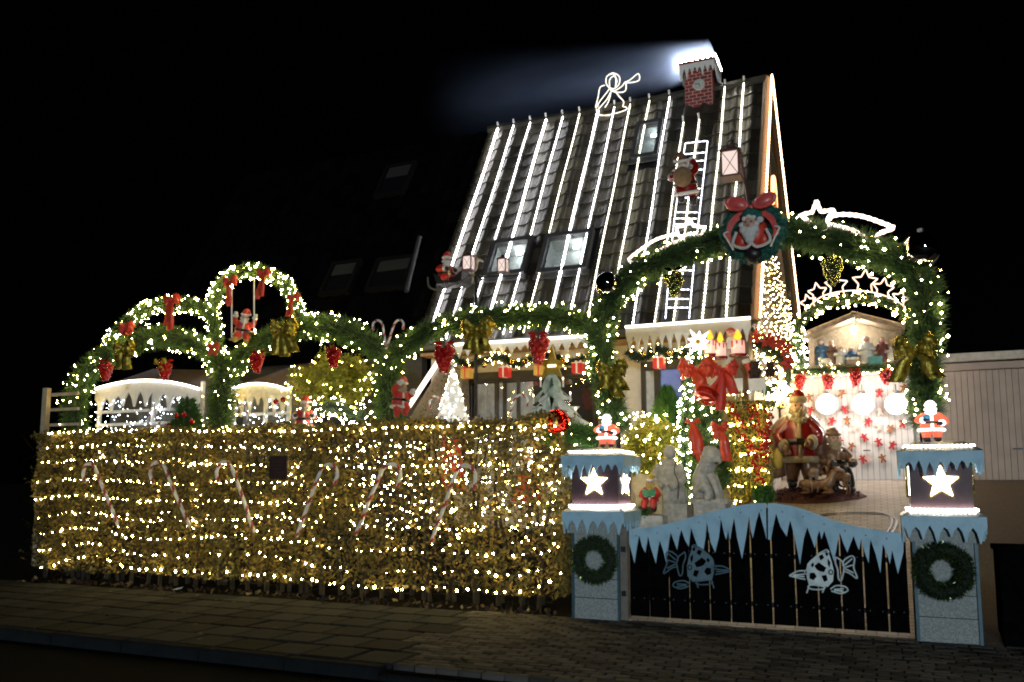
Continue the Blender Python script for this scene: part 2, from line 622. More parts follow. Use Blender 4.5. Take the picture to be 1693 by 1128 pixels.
def resample(pts, step):
    out, acc = [Vector(pts[0])], 0.0
    for a, b in zip(pts, pts[1:]):
        L = (b - a).length
        d = step - acc
        while d <= L and L > 0:
            out.append(a.lerp(b, d / L))
            d += step
        acc = (acc + L) % step if L > 0 else acc
    return out


def path_len(p):
    return sum((b - a).length for a, b in zip(p, p[1:]))


def px(pts, Y, per=8, closed=False):
    return smooth_path([at(x, y, Y) for x, y in pts], per, closed)


def pxl(pts, Y):
    return [at(x, y, Y) for x, y in pts]


def sample_tube(path, n, r0, r1):
    """n points spread round a path at distance r0..r1; returns points, outward, tangents"""
    A = np.array([tuple(p) for p in path])
    seg = A[1:] - A[:-1]
    L = np.linalg.norm(seg, axis=1)
    c = np.cumsum(L)
    u = RNG.uniform(0, c[-1], n)
    i = np.minimum(np.searchsorted(c, u), len(L) - 1)
    t = (u - (c[i] - L[i])) / np.maximum(L[i], 1e-9)
    base = A[i] + seg[i] * t[:, None]
    T = unit(seg[i])
    O = RNG.normal(size=(n, 3))
    O = unit(O - T * (O * T).sum(1, keepdims=True))
    r = RNG.uniform(r0, r1, n)[:, None]
    return base + O * r, O, T


def bulb_mesh(P, r, m, name, parent, jitter=0.45):
    V = np.array([(1, 0, 0), (-1, 0, 0), (0, 1, 0), (0, -1, 0), (0, 0, 1), (0, 0, -1)], dtype=float)
    F = np.array([(0, 2, 4), (2, 1, 4), (1, 3, 4), (3, 0, 4), (2, 0, 5), (1, 2, 5), (3, 1, 5), (0, 3, 5)])
    P = np.array([tuple(p) for p in P])
    n = len(P)
    rr = 0.59 * r * np.exp(RNG.normal(0, jitter * 0.7, n)).clip(0.5, 1.75)
    vs = (P[:, None, :] + V[None] * rr[:, None, None]).reshape(-1, 3)
    fs = (F[None] + (np.arange(n) * 6)[:, None, None]).reshape(-1, 3)
    me = bpy.data.meshes.new(name)
    me.from_pydata(vs.tolist(), [], fs.tolist())
    me.materials.append(m)
    o = add_object(name, me, parent)
    return tag(o, kind='stuff')


def garland(label, path, r, bulbs=14, dens=1500, fol=GREEN, bm=WARM, br=0.016, nl=0.12, name='garland', group=None, taper=None, cat='garland'):
    g = thing(name, label, cat, path[0], group)
    L = path_len(path)
    MB().tube(resample(path, 0.08), r * 0.42, 6).build('core', COREG, g)
    n = int(L * dens)
    P, O, T = sample_tube(path, n, r * 0.1, max(r * 0.35, r * 1.0 - nl * 0.62))
    D = O + T * RNG.choice((-1, 1), n)[:, None] * RNG.uniform(0.2, 1.1, n)[:, None] + RNG.normal(size=(n, 3)) * 0.25
    raw_mesh('foliage', needles(P, D, nl, 0.013), 3, fol, g, 'stuff')
    if bulbs:
        nb = int(L * bulbs)
        P, O, T = sample_tube(path, nb, r * 0.82, r * 1.05 + 0.02)
        bulb_mesh(P, br, bm, 'bulbs', g)
    return g


def light_string(label, path, step, r, bm, group=None, wire=True, name='light_string', jit=0.3):
    g = thing(name, label, 'light string', path[0], group)
    if wire:
        MB().tube(resample(path, 0.12), 0.004, 3).build('wire', DARKM, g)
    P = [p for p in resample(path, step) if RND.random() > 0.10]
    P = [p + Vector((RND.uniform(-jit, jit) * step, RND.uniform(-0.02, 0.07), RND.uniform(-jit, jit) * step * 0.6)) for p in P]
    bulb_mesh(P, r, bm, 'bulbs', g)
    return g


def rope_light(name, label, cat, paths, r, m, group=None, frame=True):
    """outline motif: each closed or open 3D path a glowing tube on a thin metal frame"""
    g = thing(name, label, cat, paths[0][0], group)
    for p in paths:
        q = resample(p, 0.035)
        rs = [r * (1.0 if i % 2 else 0.72) for i in range(len(q))]
        MB().tube(q, rs, 5).build('light_tube', m, g)
        if frame:
            MB().tube([v + Vector((0, 0.022, 0)) for v in resample(p, 0.08)], 0.005, 4).build('frame_rod', DARKM, g)
    return g


def icicle_edge(x0, x1, n, d0, d1, z=0.0, seed=0):
    """lower edge of an icicle board from x1 back to x0: (x, z) points below z"""
    r = random.Random(seed)
    out = []
    w = (x1 - x0) / n
    for i in range(n):
        a = x1 - i * w
        dep = r.uniform(d0, d1)
        nt = r.uniform(0.05, 0.3) * d0
        out += [(a, z - nt), (a - w * 0.28, z - dep * 0.45), (a - w * 0.47, z - dep), (a - w * 0.55, z - dep), (a - w * 0.74, z - dep * 0.42)]
    out.append((x0, z - 0.1 * d0))
    return out
# ================================================================== ground
def structure(name, mb, m, label=None, smooth=False):
    o = mb.build(name, m, None, smooth)
    o['kind'] = 'structure'
    if label:
        o['label'] = label
    return o


YK, YH = 6.47, 9.62          # kerb line and back of the pavement
XD = -3.75                   # where flagstones end and the brick crossing begins
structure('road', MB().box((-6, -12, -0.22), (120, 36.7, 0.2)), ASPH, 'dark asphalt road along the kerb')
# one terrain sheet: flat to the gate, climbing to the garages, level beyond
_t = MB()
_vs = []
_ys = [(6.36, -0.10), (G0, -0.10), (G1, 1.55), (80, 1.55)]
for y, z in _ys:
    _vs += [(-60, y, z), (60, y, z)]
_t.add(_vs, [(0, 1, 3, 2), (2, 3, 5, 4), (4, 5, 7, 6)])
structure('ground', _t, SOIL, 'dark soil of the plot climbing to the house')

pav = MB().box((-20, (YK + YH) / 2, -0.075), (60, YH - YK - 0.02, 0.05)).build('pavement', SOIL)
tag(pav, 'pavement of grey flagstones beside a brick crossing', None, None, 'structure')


def jitter_box(w, d, h, ch=0.008):
    """paving unit with a worn chamfered top"""
    mb = MB()
    vs = []
    for (a, b, z) in ((w, d, 0), (w, d, h - ch), (w - 2 * ch, d - 2 * ch, h)):
        vs += [(-a / 2, -b / 2, z), (a / 2, -b / 2, z), (a / 2, b / 2, z), (-a / 2, b / 2, z)]
    fs = [(8, 9, 10, 11)]
    for q in (0, 4):
        fs += [(q + i, q + (i + 1) % 4, q + 4 + (i + 1) % 4, q + 4 + i) for i in range(4)]
    return mb.add(vs, fs)


def place(me, name, parent, loc, rot=(0, 0, 0), scale=(1, 1, 1)):
    o = bpy.data.objects.new(name, me)
    COL.objects.link(o)
    o.location, o.rotation_euler, o.scale = loc, rot, scale
    if parent is not None:
        o.parent = parent
        KIDS.setdefault(parent.name, []).append(o)
    return o


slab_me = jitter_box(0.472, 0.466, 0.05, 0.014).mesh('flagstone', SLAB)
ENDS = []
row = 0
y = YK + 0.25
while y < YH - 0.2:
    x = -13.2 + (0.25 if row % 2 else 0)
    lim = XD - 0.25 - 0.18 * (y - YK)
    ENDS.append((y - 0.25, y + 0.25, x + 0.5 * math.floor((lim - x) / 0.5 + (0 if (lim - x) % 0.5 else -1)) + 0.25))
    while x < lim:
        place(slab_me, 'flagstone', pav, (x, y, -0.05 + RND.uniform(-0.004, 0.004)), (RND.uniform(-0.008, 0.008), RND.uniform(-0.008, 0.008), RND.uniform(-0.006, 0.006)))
        x += 0.5
    y += 0.5
    row += 1
pav_me = jitter_box(0.200, 0.092, 0.05, 0.008).mesh('brick_paver', PAVER)
PV = []
row = 0
y = YK + 0.055
while y < YH - 0.03:
    e_ = next((q[2] for q in ENDS if q[0] <= y < q[1]), ENDS[-1][2])
    x = e_ + 0.115
    if row % 2:
        PV.append((e_ + 0.0625, y, -0.05, 0.5))
        x = e_ + 0.115 + 0.106
    while x < 2.6:
        PV.append((x + RND.uniform(-0.004, 0.004), y, -0.05 + RND.gauss(0, 0.0025), 1.0))
        x += 0.212
    y += 0.106
    row += 1


def vis(p):
    v = Vector(p[:3]) - CAM
    z = v.dot(_fw)
    X, Y = PW / 2 + FPX * v.dot(_rt) / z, PPY - FPX * v.dot(_up) / z
    return (0 < X < PW and 0 < Y < PH, 1.0 / z)


PV.sort(key=lambda p: (not vis(p)[0], -vis(p)[1]))
for p in PV[:300]:
    place(pav_me, 'brick_paver', pav, p[:3], scale=(p[3], 1, 1), rot=(RND.uniform(-0.02, 0.02), RND.uniform(-0.012, 0.012), RND.uniform(-0.02, 0.02)))
rest = MB()
src = jitter_box(0.200, 0.092, 0.05, 0.008)
for p in PV[300:]:
    e = Euler((RND.uniform(-0.02, 0.02), RND.uniform(-0.012, 0.012), RND.uniform(-0.02, 0.02))).to_matrix()
    rest.add([e @ Vector((q[0] * p[3], q[1], q[2])) + Vector(p[:3]) for q in src.v], src.f)
rest.build('paver_field', PAVERI, pav, kind='stuff')

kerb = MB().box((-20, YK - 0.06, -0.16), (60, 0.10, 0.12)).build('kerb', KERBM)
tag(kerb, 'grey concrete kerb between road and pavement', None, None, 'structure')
kme = jitter_box(0.99, 0.125, 0.14, 0.015).mesh('kerb_stone', KERBM)
x = -13.5
while x < 4:
    low = max(0.0, min(1.0, (x + 4.6) / 1.0)) * 0.07
    place(kme, 'kerb_stone', kerb, (x, YK - 0.065, -0.145 - low + 0.005), (0, 0, RND.uniform(-0.003, 0.003)))
    x += 1.0

# drive behind the gate: paving stones of a size the picture no longer resolves, on the slope
drv = bpy.data.materials.new('drive_paving')
drv.use_nodes = True
nt = drv.node_tree
b = nt.nodes['Principled BSDF']
b.inputs['Roughness'].default_value = 0.7
tcn = nt.nodes.new('ShaderNodeTexCoord')
mp = nt.nodes.new('ShaderNodeMapping')
bt = nt.nodes.new('ShaderNodeTexBrick')
bt.inputs['Color1'].default_value = (0.33, 0.29, 0.255, 1)
bt.inputs['Color2'].default_value = (0.45, 0.40, 0.355, 1)
bt.inputs['Mortar'].default_value = (0.19, 0.155, 0.125, 1)
bt.inputs['Scale'].default_value = 1.0
bt.inputs['Brick Width'].default_value = 0.2
bt.inputs['Row Height'].default_value = 0.1
bt.inputs['Mortar Size'].default_value = 0.008
nt.links.new(tcn.outputs['Object'], mp.inputs['Vector'])
nt.links.new(mp.outputs['Vector'], bt.inputs['Vector'])
nt.links.new(bt.outputs['Color'], b.inputs['Base Color'])
bp = nt.nodes.new('ShaderNodeBump')
bp.inputs['Strength'].default_value = 0.15
bp.inputs['Distance'].default_value = 0.01
nt.links.new(bt.outputs['Fac'], bp.inputs['Height'])
bp.invert = True
nt.links.new(bp.outputs['Normal'], b.inputs['Normal'])


def slope_sheet(name, xs0, xs1, y0, y1, h, m, label):
    mb = MB()
    rows = 16
    vs = []
    for i in range(rows + 1):
        y = y0 + (y1 - y0) * i / rows
        k = i / rows
        for X in (xs0[0] * (1 - k) + xs0[1] * k, xs1[0] * (1 - k) + xs1[1] * k):
            vs.append((X, y, ground_z(y) + h))
    vs = vs + [(p[0], p[1], p[2] - 0.07) for p in vs]
    n = 2 * (rows + 1)
    fs = [(2 * i, 2 * i + 1, 2 * i + 3, 2 * i + 2) for i in range(rows)]
    fs += [(2 * i, 2 * i + 2, n + 2 * i + 2, n + 2 * i) for i in range(rows)]
    fs += [(2 * i + 1, 2 * i + 3, n + 2 * i + 3, n + 2 * i + 1) for i in range(rows)]
    fs += [(0, 1, n + 1, n)]
    return structure(name, mb.add(vs, fs), m, label)


slope_sheet('driveway', (-2.75, -1.9), (0.3, 0.72), G0 + 0.02, 17.02, 0.005, drv, 'paved drive climbing from the gate to the garage')
slope_sheet('gravel_yard', (0.36, 0.78), (9, 9), G0 + 0.02, 17.02, 0.002, GRAVEL, 'brown gravel yard before the plain garage')
mb = MB()
for i in range(24):
    mb.box((-2.66 + i * 0.124 + 0.06, YH - 0.02, -0.03), (0.118, 0.16, 0.07 + 0.004 * (i % 3)))
sill = tag(mb.build('threshold', PAVERI), 'row of brick edging under the gate', None, None, 'structure')

# curved double line of darker stones laid in the drive
ring = MB()
for q, off in ((0, 0), (1, 7)):
    pts = [(1330 - off, 876), (1338, 862), (1362, 852), (1400, 849), (1440, 849), (1462 + off * .6, 851), (1474 + off, 858), (1473 + off, 872), (1462 + off, 886)]
    pp = [on_ground(x, y + off * 0.35) + Vector((0, 0, 0.012)) for x, y in pts]
    ring.ribbon(smooth_path(pp, 6), 0.035, (0.96, 0.25, 0), 0.012)
tag(ring.build('drive_inlay', DARKM), 'curved dark inlay line in the drive', None, None, 'structure')

# ================================================================== the house
XL, XR = -7.55, -1.66
house = thing('house', 'steep-roofed house hung with vertical light strings', 'house', (-4.6, 14, 1))
FWY = 13.42
wall = MB()
wall.box(((XL + XR) / 2, FWY + 0.10, 2.35), (XR - XL - 0.2, 0.2, 3.1))
wall.build('wall', CREAM, house)
# gable end on the right: boards on a triangular wall
YB, ZB = 22.4, 3.7                       # the rear slope runs out longer


def gable_z(y):
    return ZE + (ZR - ZE) * (y - YE) / (YR - YE) if y < YR else ZR + (ZB - ZR) * (y - YR) / (YB - YR)


gab = MB()
gx = XR - 0.12
gab.slab([(gx, YE + 0.15, 0.6), (gx, YB - 0.1, 0.6), (gx, YB - 0.1, ZB - 0.1), (gx, YR, ZR - 0.12), (gx, YE + 0.15, ZE + 0.1)], 0.2, (-1, 0, 0))
gable = gab.build('gable_wall', TIMBER, house)
y = YE + 0.1
while y < YB:
    zt = min(gable_z(y), gable_z(y + 0.12)) - 0.12
    zb = 3.2
    if zt > zb + 0.2:
        MB().box((gx + 0.016, y + 0.06, (zt + zb) / 2), (0.028, 0.112, zt - zb)).build('board', TIMBER, gable)
    y += 0.122
# roof body and tiles
VELUX = []            # (x0, x1, s0, s1) on the roof plane


def roof_xs(x, y):
    p = on_roof(x, y)
    return p.x, (Vector((0, p.y - YE, p.z - ZE))).length


for x0, y0, x1, y1 in ((800, 462, 884, 394), (888, 456, 984, 382), (1043, 267, 1098, 200)):
    a, b_ = roof_xs(x0, y0), roof_xs(x1, y1)
    VELUX.append((a[0], b_[0], a[1], b_[1]))


rb = MB()
xs = sorted({XL, XR} | {q + (0.06 if k == 0 else -0.06) for v in VELUX for k, q in enumerate(v[:2])})
ss = sorted({-0.05, SLOPE} | {q + (0.06 if k == 0 else -0.06) for v in VELUX for k, q in enumerate(v[2:])})
for xa, xb in zip(xs, xs[1:]):
    for sa, sb in zip(ss, ss[1:]):
        xm, sm_ = (xa + xb) / 2, (sa + sb) / 2
        if any(v[0] < xm < v[1] and v[2] < sm_ < v[3] for v in VELUX):
            continue
        rb.add([roof_pt(xa, sa, -0.06), roof_pt(xb, sa, -0.06), roof_pt(xb, sb, -0.06), roof_pt(xa, sb, -0.06)], [(0, 1, 2, 3)])
        rb.add([roof_pt(xa, sa, -0.22), roof_pt(xb, sa, -0.22), roof_pt(xb, sb, -0.22), roof_pt(xa, sb, -0.22)], [(3, 2, 1, 0)])
for X in (XL, XR):
    rb.add([roof_pt(X, -0.05, -0.06), roof_pt(X, SLOPE, -0.06), roof_pt(X, SLOPE, -0.22), roof_pt(X, -0.05, -0.22)], [(0, 1, 2, 3)])
    rb.add([roof_pt(X, SLOPE, -0.06), Vector((X, YB, ZB - 0.1)), Vector((X, YB, ZB - 0.25)), roof_pt(X, SLOPE, -0.24)], [(0, 1, 2, 3)])
rb.add([roof_pt(XL, -0.05, -0.06), roof_pt(XR, -0.05, -0.06), roof_pt(XR, -0.05, -0.22), roof_pt(XL, -0.05, -0.22)], [(3, 2, 1, 0)])
rb.add([roof_pt(XL, SLOPE, -0.06), roof_pt(XR, SLOPE, -0.06), Vector((XR, YB, ZB - 0.1)), Vector((XL, YB, ZB - 0.1))], [(0, 1, 2, 3)])
roof = rb.build('roof', DARKM, house)
TW, TH = (XR - XL) / 19, SLOPE / 17


def tile_mb():
    mb = MB()
    prof = [(-0.5, 0.010), (-0.36, 0.034), (-0.22, 0.042), (-0.08, 0.030), (0.06, 0.008), (0.30, 0.004), (0.5, 0.012)]
    n = len(prof)
    vs = []
    for s, dz in ((-0.02, 0.028), (TH + 0.03, 0.0)):
        vs += [(a * TW * 1.0, s, z + dz) for a, z in prof]
    vs += [(a * TW, -0.02, z + 0.028 - 0.022) for a, z in prof]
    fs = [(i, i + 1, n + i + 1, n + i) for i in range(n - 1)]
    fs += [(i + 1, i, 2 * n + i, 2 * n + i + 1) for i in range(n - 1)]
    return mb.add(vs, fs)


def in_velux(X, s):
    return any(a - 0.02 < X < b + 0.02 and c - 0.15 < s < d - 0.05 for a, b, c, d in VELUX)


def roof_euler(rz=0):
    return (ROOFM.to_4x4() @ Matrix.Rotation(rz, 4, 'Z')).to_euler()


tme = tile_mb().mesh('roof_tile', TILE)
more = MB()
cnt = 0
cells = [(i, j) for j in range(17) for i in range(19)]
RE = roof_euler()
for i, j in cells:
    X, s = XL + (i + 0.5) * TW, j * TH
    if in_velux(X, s + TH / 2):
        continue
    p = roof_pt(X, s, -0.02)
    e = roof_euler(RND.uniform(-0.012, 0.012))
    o = place(tme, 'roof_tile', None, p, e)
    attach(o, roof)
    KIDS.setdefault(roof.name, []).append(o)
    cnt += 1
    if cnt >= 298:
        break
if cnt >= 298:
    done = cells.index((i, j))
    src = tile_mb()
    for i, j in cells[done + 1:]:
        X, s = XL + (i + 0.5) * TW, j * TH
        if not in_velux(X, s + TH / 2):
            M = Matrix.Translation(roof_pt(X, s, -0.02)) @ ROOFM.to_4x4()
            more.add([M @ Vector(q) for q in src.v], src.f)
    more.build('tile_field', TILE, roof, kind='stuff')
for k in range(16):
    X = XL + (XR - XL) * (k + 0.5) / 16
    MB().tube([Vector((X - 0.19, YR, ZR + 0.0)), Vector((X + 0.19, YR, ZR + 0.015))], 0.1, 8).build('ridge_tile', TILE, roof)
# verge boards on the gable
for sgn in (-1, 1):
    a, b_ = Vector((XR + 0.02, YR, ZR + 0.04)), Vector((XR + 0.02, YE, ZE - 0.02)) if sgn < 0 else Vector((XR + 0.02, YB, ZB + 0.02))
    MB().tube([a, b_], 0.07, 4).build('verge_board', TIMBER, house)
MB().box(((XL + XR) / 2, YE - 0.06, ZE - 0.06), (XR - XL, 0.12, 0.10)).build('gutter', ZINC, house)
MB().box(((XL + XR) / 2, (YE + FWY) / 2 + 0.05, ZE - 0.16), (XR - XL - 0.1, FWY - YE - 0.1, 0.05)).build('soffit', mat('warm_soffit', (0.42, 0.24, 0.11), 0.6), house)

# roof windows: frame, niche with a lamp in it, pane
for (a, b_, c, d), lampd, blind in zip(VELUX, (1, 1, 0), (0, 0, 1)):
    w, h = b_ - a, d - c
    M = Matrix.Translation(roof_pt((a + b_) / 2, (c + d) / 2, 0.0)) @ ROOFM.to_4x4()
    fr = MB()
    for (cx, cy, sx, sy, hh) in ((-w / 2 + 0.04, 0, 0.08, h, 0.12), (w / 2 - 0.04, 0, 0.08, h, 0.12), (0, h / 2 - 0.05, w - 0.16, 0.10, 0.12), (0, -h / 2 + 0.05, w - 0.16, 0.10, 0.09)):
        fr.box((cx, cy, 0.03), (sx, sy, hh))
    fr.box((0, -h / 2 - 0.06, 0.03), (w + 0.1, 0.12, 0.03))
    fo = fr.build('roof_window', ZINC, house)
    for v in fo.data.vertices:
        v.co = M @ v.co
    nb = MB()
    iw, ih, dp = w - 0.16, h - 0.2, 0.32
    nb.add([(-iw / 2, -ih / 2, 0.02), (iw / 2, -ih / 2, 0.02), (iw / 2, ih / 2, 0.02), (-iw / 2, ih / 2, 0.02), (-iw / 2, -ih / 2, -dp), (iw / 2, -ih / 2, -dp), (iw / 2, ih / 2, -dp), (-iw / 2, ih / 2, -dp)],
           [(4, 5, 6, 7), (0, 1, 5, 4), (1, 2, 6, 5), (2, 3, 7, 6), (3, 0, 4, 7)])
    no = nb.build('lining', mat('room_lining', (0.36, 0.40, 0.38), 0.7), fo)
    for v in no.data.vertices:
        v.co = M @ v.co
    lm = MB().box((iw * 0.12, ih / 2 - 0.09, -0.16), (0.10, 0.05, 0.03)).build('ceiling_spot', SPOTW if lampd else COOLB, fo)
    pn = MB().box((0, 0, 0.045), (iw, ih, 0.008)).build('pane', PANE, fo)
    for q in (lm, pn):
        for v in q.data.vertices:
            v.co = M @ v.co

# chimney: brick box with clock, ice trim and lamps
YCH = on_roof(1156, 175).y
cA, cB = at(1133, 172, YCH), at(1178, 172, YCH)
ctop = at(1156, 114, YCH).z
cw = cB.x - cA.x
cz0 = 8.35
ccx, ccy = (cA.x + cB.x) / 2, YCH + cw / 2
chim = MB().box((ccx, ccy, (cz0 + ctop + 0.02) / 2), (cw, cw, ctop - cz0)).build('chimney', MORTAR, house)
bh = 0.070
rowsn = int((ctop - 8.45) / bh)
for j in range(rowsn):
    z = ctop - 0.02 - j * bh - bh / 2
    for face in (0, 1):
        n = 4
        bw = cw / 3.5
        for i in range(n):
            u0 = max(-cw / 2 + 0.006, -cw / 2 + (i - (0.5 if j % 2 else 0)) * bw + 0.009)
            u1 = min(cw / 2 - 0.006, -cw / 2 + (i + 1 - (0.5 if j % 2 else 0)) * bw - 0.009)
            if u1 - u0 < 0.04:
                continue
            if face == 0:
                c, s = (ccx + (u0 + u1) / 2, ccy - cw / 2, z), (u1 - u0, 0.022, bh - 0.017)
            else:
                c, s = (ccx + cw / 2, ccy + (u0 + u1) / 2, z), (0.022, u1 - u0, bh - 0.017)
            MB().box(c, s).build('brick', BRICK, chim)
ck = at(1156, 141, YCH)
clk = MB().lathe([(0.002, 0.03), (0.10, 0.03), (0.115, 0.02), (0.115, 0)], 20, (ck.x, ccy - cw / 2 - 0.012, ck.z), M=Matrix.Rotation(math.pi / 2, 3, 'X')).build('clock', mat('clock_face', (0.5, 0.52, 0.47), 0.4), chim)
hb = MB()
yk = ccy - cw / 2 - 0.05
hb.box((ck.x - 0.03, yk, ck.z + 0.008), (0.075, 0.006, 0.012)).box((ck.x + 0.01, yk, ck.z - 0.025), (0.012, 0.006, 0.055))
for k in range(12):
    a = k * math.pi / 6
    hb.box((ck.x + 0.085 * math.sin(a), yk + 0.01, ck.z + 0.085 * math.cos(a)), (0.008, 0.006, 0.014), Matrix.Rotation(a, 3, 'Y'))
hb.build('clock_hands', BLACK, chim)
hw = cw / 2 + 0.09
tr = MB()
z1 = ctop + 0.0
for k in range(4):
    Mz = Matrix.Rotation(k * math.pi / 2, 3, 'Z')
    edge = [(-hw, z1 + 0.10), (hw, z1 + 0.10)] + icicle_edge(-hw, hw, 7, 0.12, 0.26, z1 + 0.03, k + 3)
    tr.slab([Mz @ Vector((x, -hw, z)) + Vector((ccx, ccy, 0)) for x, z in edge], 0.02, Mz @ Vector((0, 1, 0)))
tr.build('ice_trim', ICEW, chim)
MB().box((ccx, ccy, z1 + 0.125), (2 * hw + 0.02, 2 * hw + 0.02, 0.05)).build('cap_course', BRICK, chim)
fl = MB()
for i in range(7):
    u = -hw + 0.03 + i * (2 * hw - 0.06) / 6
    fl.ico((ccx + u, ccy - hw + 0.02, z1 + 0.185), 0.028, 1)
    fl.ico((ccx + hw - 0.02, ccy + u, z1 + 0.185), 0.036, 1)
    fl.ico((ccx - hw + 0.02, ccy + u, z1 + 0.185), 0.028, 1)
fl.build('cap_lamp', HOT, chim, kind='stuff')

# smoke drifting left from the chimney, lit by the cap lamps
sm = bpy.data.materials.new('smoke')
sm.use_nodes = True
nt = sm.node_tree
nt.nodes.clear()
out = nt.nodes.new('ShaderNodeOutputMaterial')
pv_ = nt.nodes.new('ShaderNodeVolumePrincipled')
pv_.inputs['Color'].default_value = (0.45, 0.60, 1.0, 1)
pv_.inputs['Anisotropy'].default_value = 0.0
tcn = nt.nodes.new('ShaderNodeTexCoord')
sx = nt.nodes.new('ShaderNodeSeparateXYZ')
nt.links.new(tcn.outputs['Object'], sx.inputs[0])
nzs = nt.nodes.new('ShaderNodeTexNoise')
nzs.inputs['Scale'].default_value = 1.3
nzs.inputs['Detail'].default_value = 3
mps = nt.nodes.new('ShaderNodeMapping')
mps.inputs['Scale'].default_value = (0.35, 1.2, 1.6)
nt.links.new(tcn.outputs['Object'], mps.inputs['Vector'])
nt.links.new(mps.outputs['Vector'], nzs.inputs['Vector'])


def mnode(op, a, b_=None, c=None):
    n = nt.nodes.new('ShaderNodeMath')
    n.operation = op
    for i, q in enumerate((a, b_, c)):
        if q is None:
            continue
        if isinstance(q, (int, float)):
            n.inputs[i].default_value = q
        else:
            nt.links.new(q, n.inputs[i])
    return n.outputs[0]


# object space: x runs from 0 (mouth) to -SL; radius grows with distance
SL = 6.2
dist = mnode('MULTIPLY', sx.outputs['X'], -1.0)
rad = mnode('MULTIPLY_ADD', dist, 0.17, 0.40)
rr = mnode('SQRT', mnode('ADD', mnode('MULTIPLY', sx.outputs['Y'], sx.outputs['Y']), mnode('MULTIPLY', sx.outputs['Z'], sx.outputs['Z'])))
fall = mnode('MAXIMUM', mnode('SUBTRACT', 1.0, mnode('DIVIDE', rr, rad)), 0.0)
fall = mnode('POWER', fall, 1.9)
tail = mnode('POWER', mnode('MAXIMUM', mnode('SUBTRACT', 1.0, mnode('DIVIDE', dist, SL)), 0.0), 1.7)
dens = mnode('MULTIPLY', mnode('MULTIPLY', fall, tail), mnode('MULTIPLY_ADD', nzs.outputs['Fac'], 1.6, -0.15))
near = mnode('MULTIPLY_ADD', mnode('POWER', 2.718, mnode('MULTIPLY', dist, -1.6)), 30.0, 2.6)
dens = mnode('MULTIPLY', mnode('MAXIMUM', dens, 0.0), near)
nt.links.new(dens, pv_.inputs['Density'])
nt.links.new(pv_.outputs[0], out.inputs['Volume'])
smb = MB().lathe([(0.02, 0.35), (0.36, 0.25), (0.42, 0.0), (0.50, -0.5), (0.84, -2.5), (1.40, -SL), (0.02, -SL - 0.05)], 20, M=Matrix(((0, 0, 1), (0, 1, 0), (-1, 0, 0))))
smo = smb.build('smoke', sm)
smo.data.flip_normals()
smo.location = (ccx - 0.05, ccy, z1 + 0.34)
smo.rotation_euler = (0, math.radians(0.5), 0)
tag(smo, 'white smoke drifting sideways from the lit chimney', 'smoke', None, 'stuff')

# neighbour's half of the same steep roof, unlit
nh = thing('house', 'dark unlit neighbour house left of the lit roof', 'house', (-11, 14, 1))
nb = MB()
vs = []
NXL = -14.5
for X in (NXL, XL - 0.004):
    vs += [roof_pt(X, -0.05, -0.06), roof_pt(X, SLOPE, -0.06), Vector((X, YB, ZB - 0.1)), Vector((X, YB, ZB - 0.25)), roof_pt(X, SLOPE, -0.24), roof_pt(X, -0.05, -0.22)]
nb.add(vs, [(0, 1, 7, 6), (1, 2, 8, 7), (2, 3, 9, 8), (3, 4, 10, 9), (4, 5, 11, 10), (5, 0, 6, 11), (5, 4, 3, 2, 1, 0), (6, 7, 8, 9, 10, 11)])
nroof = nb.build('roof', TILE_UNLIT, nh)
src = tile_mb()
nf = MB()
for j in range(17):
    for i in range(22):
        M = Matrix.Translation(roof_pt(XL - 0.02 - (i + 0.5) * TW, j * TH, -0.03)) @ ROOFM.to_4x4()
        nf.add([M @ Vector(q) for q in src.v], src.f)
nf.build('tile_field', TILE_UNLIT, nroof, kind='stuff')
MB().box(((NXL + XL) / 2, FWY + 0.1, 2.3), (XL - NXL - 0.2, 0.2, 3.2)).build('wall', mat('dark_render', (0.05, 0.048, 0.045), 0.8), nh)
for x0, y0, x1, y1 in ((527, 490, 600, 430), (603, 484, 690, 422), (618, 328, 690, 268)):
    a, b_ = on_roof(x0, y0, 0.05), on_roof(x1, y1, 0.05)
    s0, s1 = (a - roof_pt(a.x, 0, 0.05)).length, (b_ - roof_pt(b_.x, 0, 0.05)).length
    M = Matrix.Translation(roof_pt((a.x + b_.x) / 2, (s0 + s1) / 2, 0.0)) @ ROOFM.to_4x4()
    w, h = b_.x - a.x, s1 - s0
    fr = MB()
    for (cx, cy, sx_, sy_) in ((-w / 2 + 0.04, 0, 0.08, h), (w / 2 - 0.04, 0, 0.08, h), (0, h / 2 - 0.04, w - 0.16, 0.08), (0, -h / 2 + 0.04, w - 0.16, 0.08)):
        fr.box((cx, cy, 0.05), (sx_, sy_, 0.12))
    f2 = fr.build('roof_window', mat('neighbour_frame', (0.004, 0.004, 0.004), 0.7, spec=0.1), nh)
    p2 = MB().box((0, 0, 0.06), (w - 0.16, h - 0.16, 0.01)).build('pane', mat('dark_pane', (0.006, 0.006, 0.007), 0.15), f2)
    bl = MB().box((0, h * 0.26, 0.072), (w - 0.2, h * 0.34, 0.008)).build('blind', mat('grey_blind', (0.015, 0.016, 0.015), 0.8), f2)
    for q in (f2, p2, bl):
        for v in q.data.vertices:
            v.co = M @ v.co
MB().tube([on_roof(694, 392, 0.14), on_roof(672, 482, 0.14)], 0.045, 8).build('vent_pipe', mat('dull_pipe', (0.022, 0.023, 0.026), 0.6), nh)

